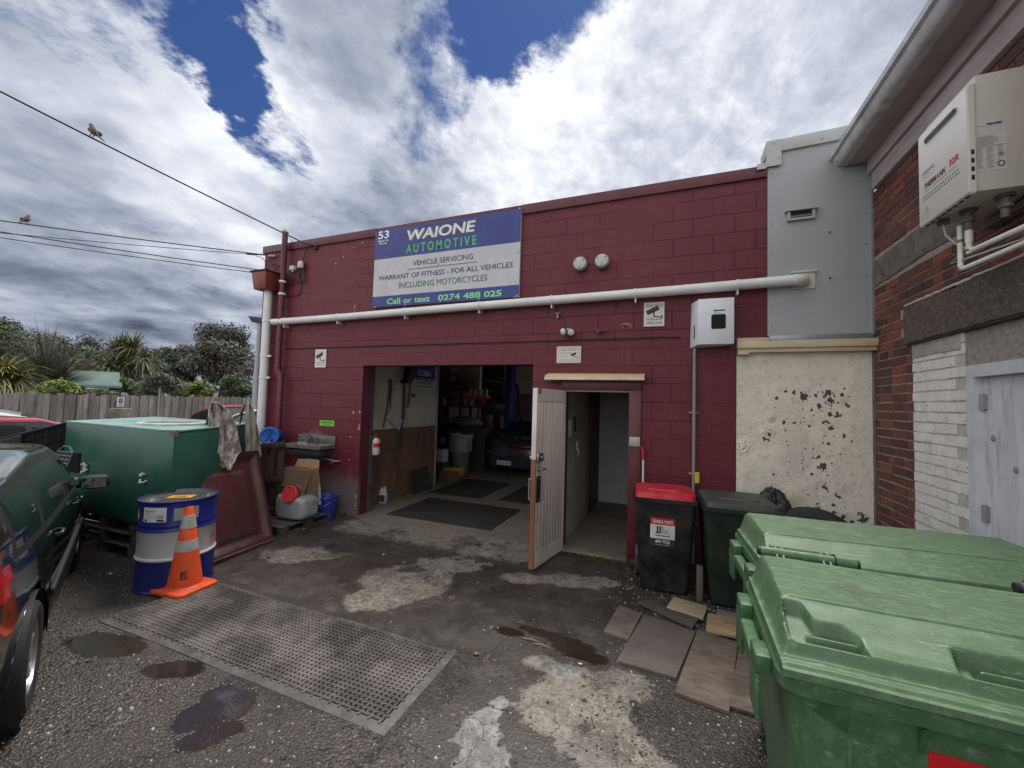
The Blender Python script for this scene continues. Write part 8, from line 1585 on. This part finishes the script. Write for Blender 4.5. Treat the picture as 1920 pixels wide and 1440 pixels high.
# dark board leaning on partition
mb = MB(); a = P(*g6(470, 1070), 2, .012); mb.hexa([V(p) for p in ((-4.25, 6.15, .013), (-4.25, 6.75, .013), (-4.28, 6.75, .013), (-4.28, 6.15, .013), (-4.36, 6.2, .42), (-4.36, 6.75, .44), (-4.38, 6.75, .44), (-4.38, 6.2, .42))]); tag(mb.build('leaning_mat', mBlk), 'small dark mat leaning on the brown panelling', 'mat')
# shelving at the back with things on it
def sh_item(fn, m, name, label, cat, grp='clutter on the garage shelving'): mb = MB(); fn(mb); o = mb.build(name, m); return tag(o, label, cat, grp)
rk = thing('storage_shelving', 'dark storage rack full of clutter at the back of the garage', 'shelving', (-6.0, 10.2, .012))
RY = 10.4
def g8(x, y): return (800+x/5.54, 660+y/5.54)
def PB(x, y, Y=RY-.3): return P(*g8(x, y), 1, Y)
L0, L1 = max(-6.15, PB(110, 500).x), PB(640, 500).x
for xx in (L0, (L0+L1)/2, L1):
    for yy in (RY-.5, RY+.1): mb = MB(); mb.box(xx-.025, xx+.025, yy-.025, yy+.025, .012, 2.1 if xx < L1 else 1.9); mb.build('upright', mat('rack_navy', (.02, .03, .06), rough=.5), rk)
for z in (.45, 1.0, 1.55, 2.0): mb = MB(); mb.box(L0, L1, RY-.52, RY+.12, z, z+.03); mb.build('shelf', mat('rack_shelf', (.05, .03, .02), rough=.7), rk)
rb = random.Random(77); cols = [((.5, .5, .48), 'white', 'pale'), ((.10, .06, .035), 'brown', 'brown'), ((.35, .05, .03), 'red', 'red'), ((.05, .06, .09), 'dark', 'dark blue'), ((.2, .2, .2), 'grey', 'grey'), ((.30, .26, .05), 'yellow', 'yellow')]
spots = ((.45, 'bottom'), (1.0, 'second'), (1.55, 'third'))
for zi, (z, zn) in enumerate(spots):
    x = L0+.12
    k = 0
    while x < L1-.2:
        w_ = rb.uniform(.14, .34); h = rb.uniform(.12, .36); c, cn_, cl = cols[(k*2+zi*3) % 6]; kind = ('box', 'can', 'bottle')[(k+zi) % 3]
        if kind == 'box': sh_item(lambda mb: mb.box(x, x+w_, RY-.48, RY-.48+.3, z+.031, z+.03+h, 0, .006), mat('item_'+cn_, c, rough=.6), 'storage_box', '%s box %d along the %s shelf of the rack' % (cl, k+1, zn), 'box')
        elif kind == 'can': w_ = .17; sh_item(lambda mb: mb.lathe([(0, 0), (.08, 0), (.08, .20), (.075, .205), (.075, .2), (0, .198)], Matrix.Translation((x+.08, RY-.4, z+.031)), 18), mat('item_'+cn_, c, rough=.4), 'paint_can', '%s can on the %s shelf, in place %d from its left end' % (cl, zn, k+1), 'can')
        else: w_ = .14; sh_item(lambda mb: mb.lathe([(0, 0), (.055, 0), (.058, .02), (.058, .16), (.03, .21), (.022, .22), (.022, .25), (0, .25)], Matrix.Translation((x+.07, RY-.42, z+.031)), 16), mat('item_'+cn_, c, rough=.3), 'bottle', '%s bottle on the %s shelf, in place %d from its left end' % (cl, zn, k+1), 'bottle')
        x += w_+rb.uniform(.03, .12); k += 1
q = PB(262, 265, RY-.35); sh_item(lambda mb: mb.lathe([(.20, -.03), (.235, -.02), (.24, 0), (.235, .02), (.20, .03), (.18, 0), (.20, -.03)], Matrix.Translation((q.x, RY-.3, 2.03+.23)) @ Matrix.Rotation(pi/2, 4, 'X'), 32), mTy, 'belt_loop', 'black round loop standing on top of the rack against the cream wall', 'loop')
sh_item(lambda mb: mb.box(L0+.35, L0+1.0, RY-.5, RY-.1, 2.031, 2.03+.22, 0, .01), mat('item_brown', (.10, .06, .035)), 'storage_box', 'wide brown box on top of the rack', 'box')
q = PB(535, 465, 9.6); o = thing('tool_tray', 'bright red tray of spray cans raised in front of the rack', 'tray', (q.x, 9.6, q.z)); mb = MB(); mb.box(q.x-.28, q.x+.28, 9.5, 9.8, q.z-.05, q.z+.03, 0, .005); mb.build('tray', mat('tray_orange', (.50, .07, .03)), o); mb = MB(); mb.box(q.x-.02, q.x+.02, 9.62, 9.68, .012, q.z-.0505); mb.box(q.x-.2, q.x+.2, 9.5, 9.8, .012, .06); mb.build('stand', mBk, o)
for k in range(7): 
    x = q.x-.24+k*.08; mb = MB(); mb.lathe([(0, 0), (.028, 0), (.028, .15), (.012, .17), (.012, .2), (0, .2)], Matrix.Translation((x, 9.62, q.z+.031)), 12); tag(mb.build('spray_can', mat('item_white', (.5, .5, .48)) if k % 2 == 0 else mat('item_grey', (.2, .2, .2))), 'spray can number %d from the left in the red tray' % (k+1), 'spray can', 'spray cans in the red tray')
# bin with grey bag
a = P(*g8(300, 1180), 2, .012); o = thing('waste_bin', 'tall bin lined with a crumpled grey plastic bag in front of the rack', 'bin', (a.x, a.y, .012)); xb, yb_ = a.x+.10, min(a.y, 8.6)
a = P(*g8(330, 1170), 1, 8.6); xb, yb_ = a.x, 8.7
mb = MB(); mb.lathe([(0, .012), (.20, .012), (.26, .85), (.27, .86), (.25, .84), (.19, .05)], Matrix.Translation((xb, yb_, 0)), 28); mb.build('barrel', mat('barrel_grey', (.12, .12, .13), (.08, .08, .09), ns=3, rough=.6), o)
mb = MB()
mb.grid(lambda u, v: V((xb+cos(u*6.2832)*(.275+.03*noise.noise(V((cos(u*6.28)*3, sin(u*6.28)*3, v*3))) + .02*sin(u*50+v*3)), yb_+sin(u*6.2832)*(.275+.03*noise.noise(V((cos(u*6.28)*3, sin(u*6.28)*3, v*3)))), .50+.42*v+.03*noise.noise(V((cos(u*6.28)*4, sin(u*6.28)*4, 1))))), 60, 14); mb.build('bag_liner', mat('bag_grey', (.24, .23, .21), (.17, .16, .15), ns=6, rough=.5), o)
a = P(*g8(430, 730), 1, 9.2); mb = MB(); g = bmesh.ops.create_icosphere(mb.bm, subdivisions=3, radius=1)
for v in g['verts']: n = v.co.copy(); v.co = V((a.x+n.x*.42, 9.2+n.y*.25, a.z+n.z*.11))*1+n*.05*noise.noise(n*3)
tag(mb.build('dust_sheet', mat('sheet_grey', (.13, .13, .14), rough=.7)), 'crumpled grey cover lying over the bench behind the waste bin', 'cover')
slab('work_bench', 'low dark workbench under the grey cover', 'bench', a.x-.5, a.x+.6, 8.95, 9.45, .0125, a.z-.1, mat('bench_dark', (.02, .02, .022), rough=.6), 0, .01)
# floor boxes
a = P(*g8(130, 1010), 1, 8.1); o = thing('cardboard_box', 'small white and blue carton on the floor behind the partition end', 'box', (a.x, 8.1, .012)); mb = MB(); mb.box(a.x-.18, a.x+.10, 8.1, 8.35, .30, .58, 0, .004); mb.build('carton', mat('item_white', (.5, .5, .48)), o); mb = MB(); mb.box(a.x-.2, a.x+.12, 8.08, 8.4, .0125, .299, 0, .004); mb.build('blue_base', mat('item_dark', (.05, .06, .09)), o)
a = P(*g8(215, 1250), 2, .012); o = thing('cardboard_box', 'brown open box with yellow packs on the garage floor beside the waste bin', 'box', (-4.35, 7.9, .012)); bx0 = P(*g8(130, 1260), 1, 7.75).x; bx1 = P(*g8(330, 1240), 1, 7.75).x
mb = MB(); mb.box(bx0, bx1, 7.75, 7.76, .0125, .20); mb.box(bx0, bx0+.01, 7.761, 8.05, .0125, .2); mb.box(bx1-.01, bx1, 7.761, 8.05, .0125, .2); mb.box(bx0, bx1, 8.051, 8.06, .0125, .2); mb.build('box_walls', mat('box_redbrown', (.14, .06, .035), rough=.8), o)
for k in range(3): mb = MB(); mb.box(bx0+.06+k*.15, bx0+.19+k*.15, 7.80, 8.0, .10, .235+.01*k, 0, .004); mb.build('yellow_pack', mat('pack_yellow', (.35, .27, .06)), o)
# blue hoist post, blue roller door, light strip, wood
a, b_ = P(*g8(810, 500), 1, 9.9), P(*g8(880, 500), 1, 9.9)
o = thing('hoist_post', 'tall blue steel hoist post at the back of the garage', 'hoist', (a.x, 9.9, .012)); mb = MB(); mb.box(a.x, b_.x, 9.9, 10.2, .012, 3.2, 0, .01); mb.build('post', mat('hoist_blue', (.012, .022, .13), (.01, .018, .1), rough=.45), o); mb = MB(); mb.box(a.x-.14, a.x-.001, 9.95, 10.15, 1.0, 1.35, 0, .01); mb.build('carriage', mat('hoist_grey', (.16, .17, .18)), o); mb = MB(); mb.box(a.x-.12, a.x-.001, 9.95, 10.15, 2.05, 2.25, 0, .01); mb.build('carriage', mat('hoist_grey', (.16, .17, .18)), o)
a, b_ = P(*g8(555, 300), 1, 12.9), P(*g8(800, 300), 1, 12.9); o = thing('blue_curtain', 'dark navy roller door in the rear garage wall', 'door', (a.x, 12.9, .012)); mb = MB()
for k in range(22): mb.box(a.x, b_.x, 12.90, 12.96, .02+k*.14, .145+k*.14, 0, .01)
mb.build('shutter', mat('shutter_navy', (.012, .02, .06), rough=.5), o); mb = MB(); mb.box(a.x-.06, a.x-.001, 12.88, 12.99, .012, 3.1); mb.build('door_frame', mat('pale_timber', (.35, .33, .30)), o)
a, b_ = P(*g8(560, 285), 1, 9.95), P(*g8(810, 320), 1, 9.95); mb = MB(); mb.tube([a, b_], .012, 6); tag(mb.build('guide_rail', mat('arm_pale', (.6, .6, .62), rough=.3)), 'thin pale rail running to the blue hoist post', 'rail')
a = P(*g8(940, 330), 1, 11.5); b_ = P(*g8(990, 690), 1, 11.5); mb = MB(); mb.tube([a, b_], .05, 6); tag(mb.build('leaning_plank', mTo), 'brown plank leaning on the rear wall right of the blue post', 'plank')
slab('grey_cabinet', 'tall dull grey cabinet against the rear wall right of the blue post', 'cabinet', P(*g8(965, 400), 1, 12.4).x, P(*g8(965, 400), 1, 12.4).x+1.6, 12.4, 12.9, .0125, 2.0, mat('cabinet_grey', (.22, .21, .2), rough=.6), 0, .01)
slab('dark_cabinet', 'black machine cabinet between the rack and the blue post', 'cabinet', P(*g8(610, 700), 1, 10.8).x, P(*g8(790, 700), 1, 10.8).x, 10.8, 11.3, .0125, 1.5, mat('cabinet_black', (.02, .02, .02), rough=.5), 0, .01)
a = P(*g8(690, 545), 1, 10.7); slab('yellow_toolbox', 'yellow and green toolbox on top of the black machine cabinet', 'toolbox', a.x-.25, a.x+.3, 10.85, 11.1, 1.501, 1.66, mat('tool_yellow', (.16, .14, .03), rough=.5), 0, .01)
a = P(*g8(620, 640), 1, 10.3); slab('white_monitor', 'small pale monitor case in front of the black machine cabinet', 'monitor', a.x-.13, a.x+.13, 10.3, 10.5, 1.0, 1.35, mat('item_grey', (.2, .2, .2)), 0, .01)
a = P(*g8(650, 720), 1, 9.9); slab('red_toolbox', 'red toolbox on the dark bench left of the saloon', 'toolbox', a.x-.2, a.x+.1, 9.9, 10.1, .95, 1.1, mat('item_red', (.35, .05, .03)), 0, .01)
slab('dark_bench', 'dark bench holding the red toolbox and the small monitor', 'bench', a.x-.55, a.x+.35, 9.85, 10.55, .0125, .949, mat('bench_dark', (.02, .02, .022)), 0, .01)
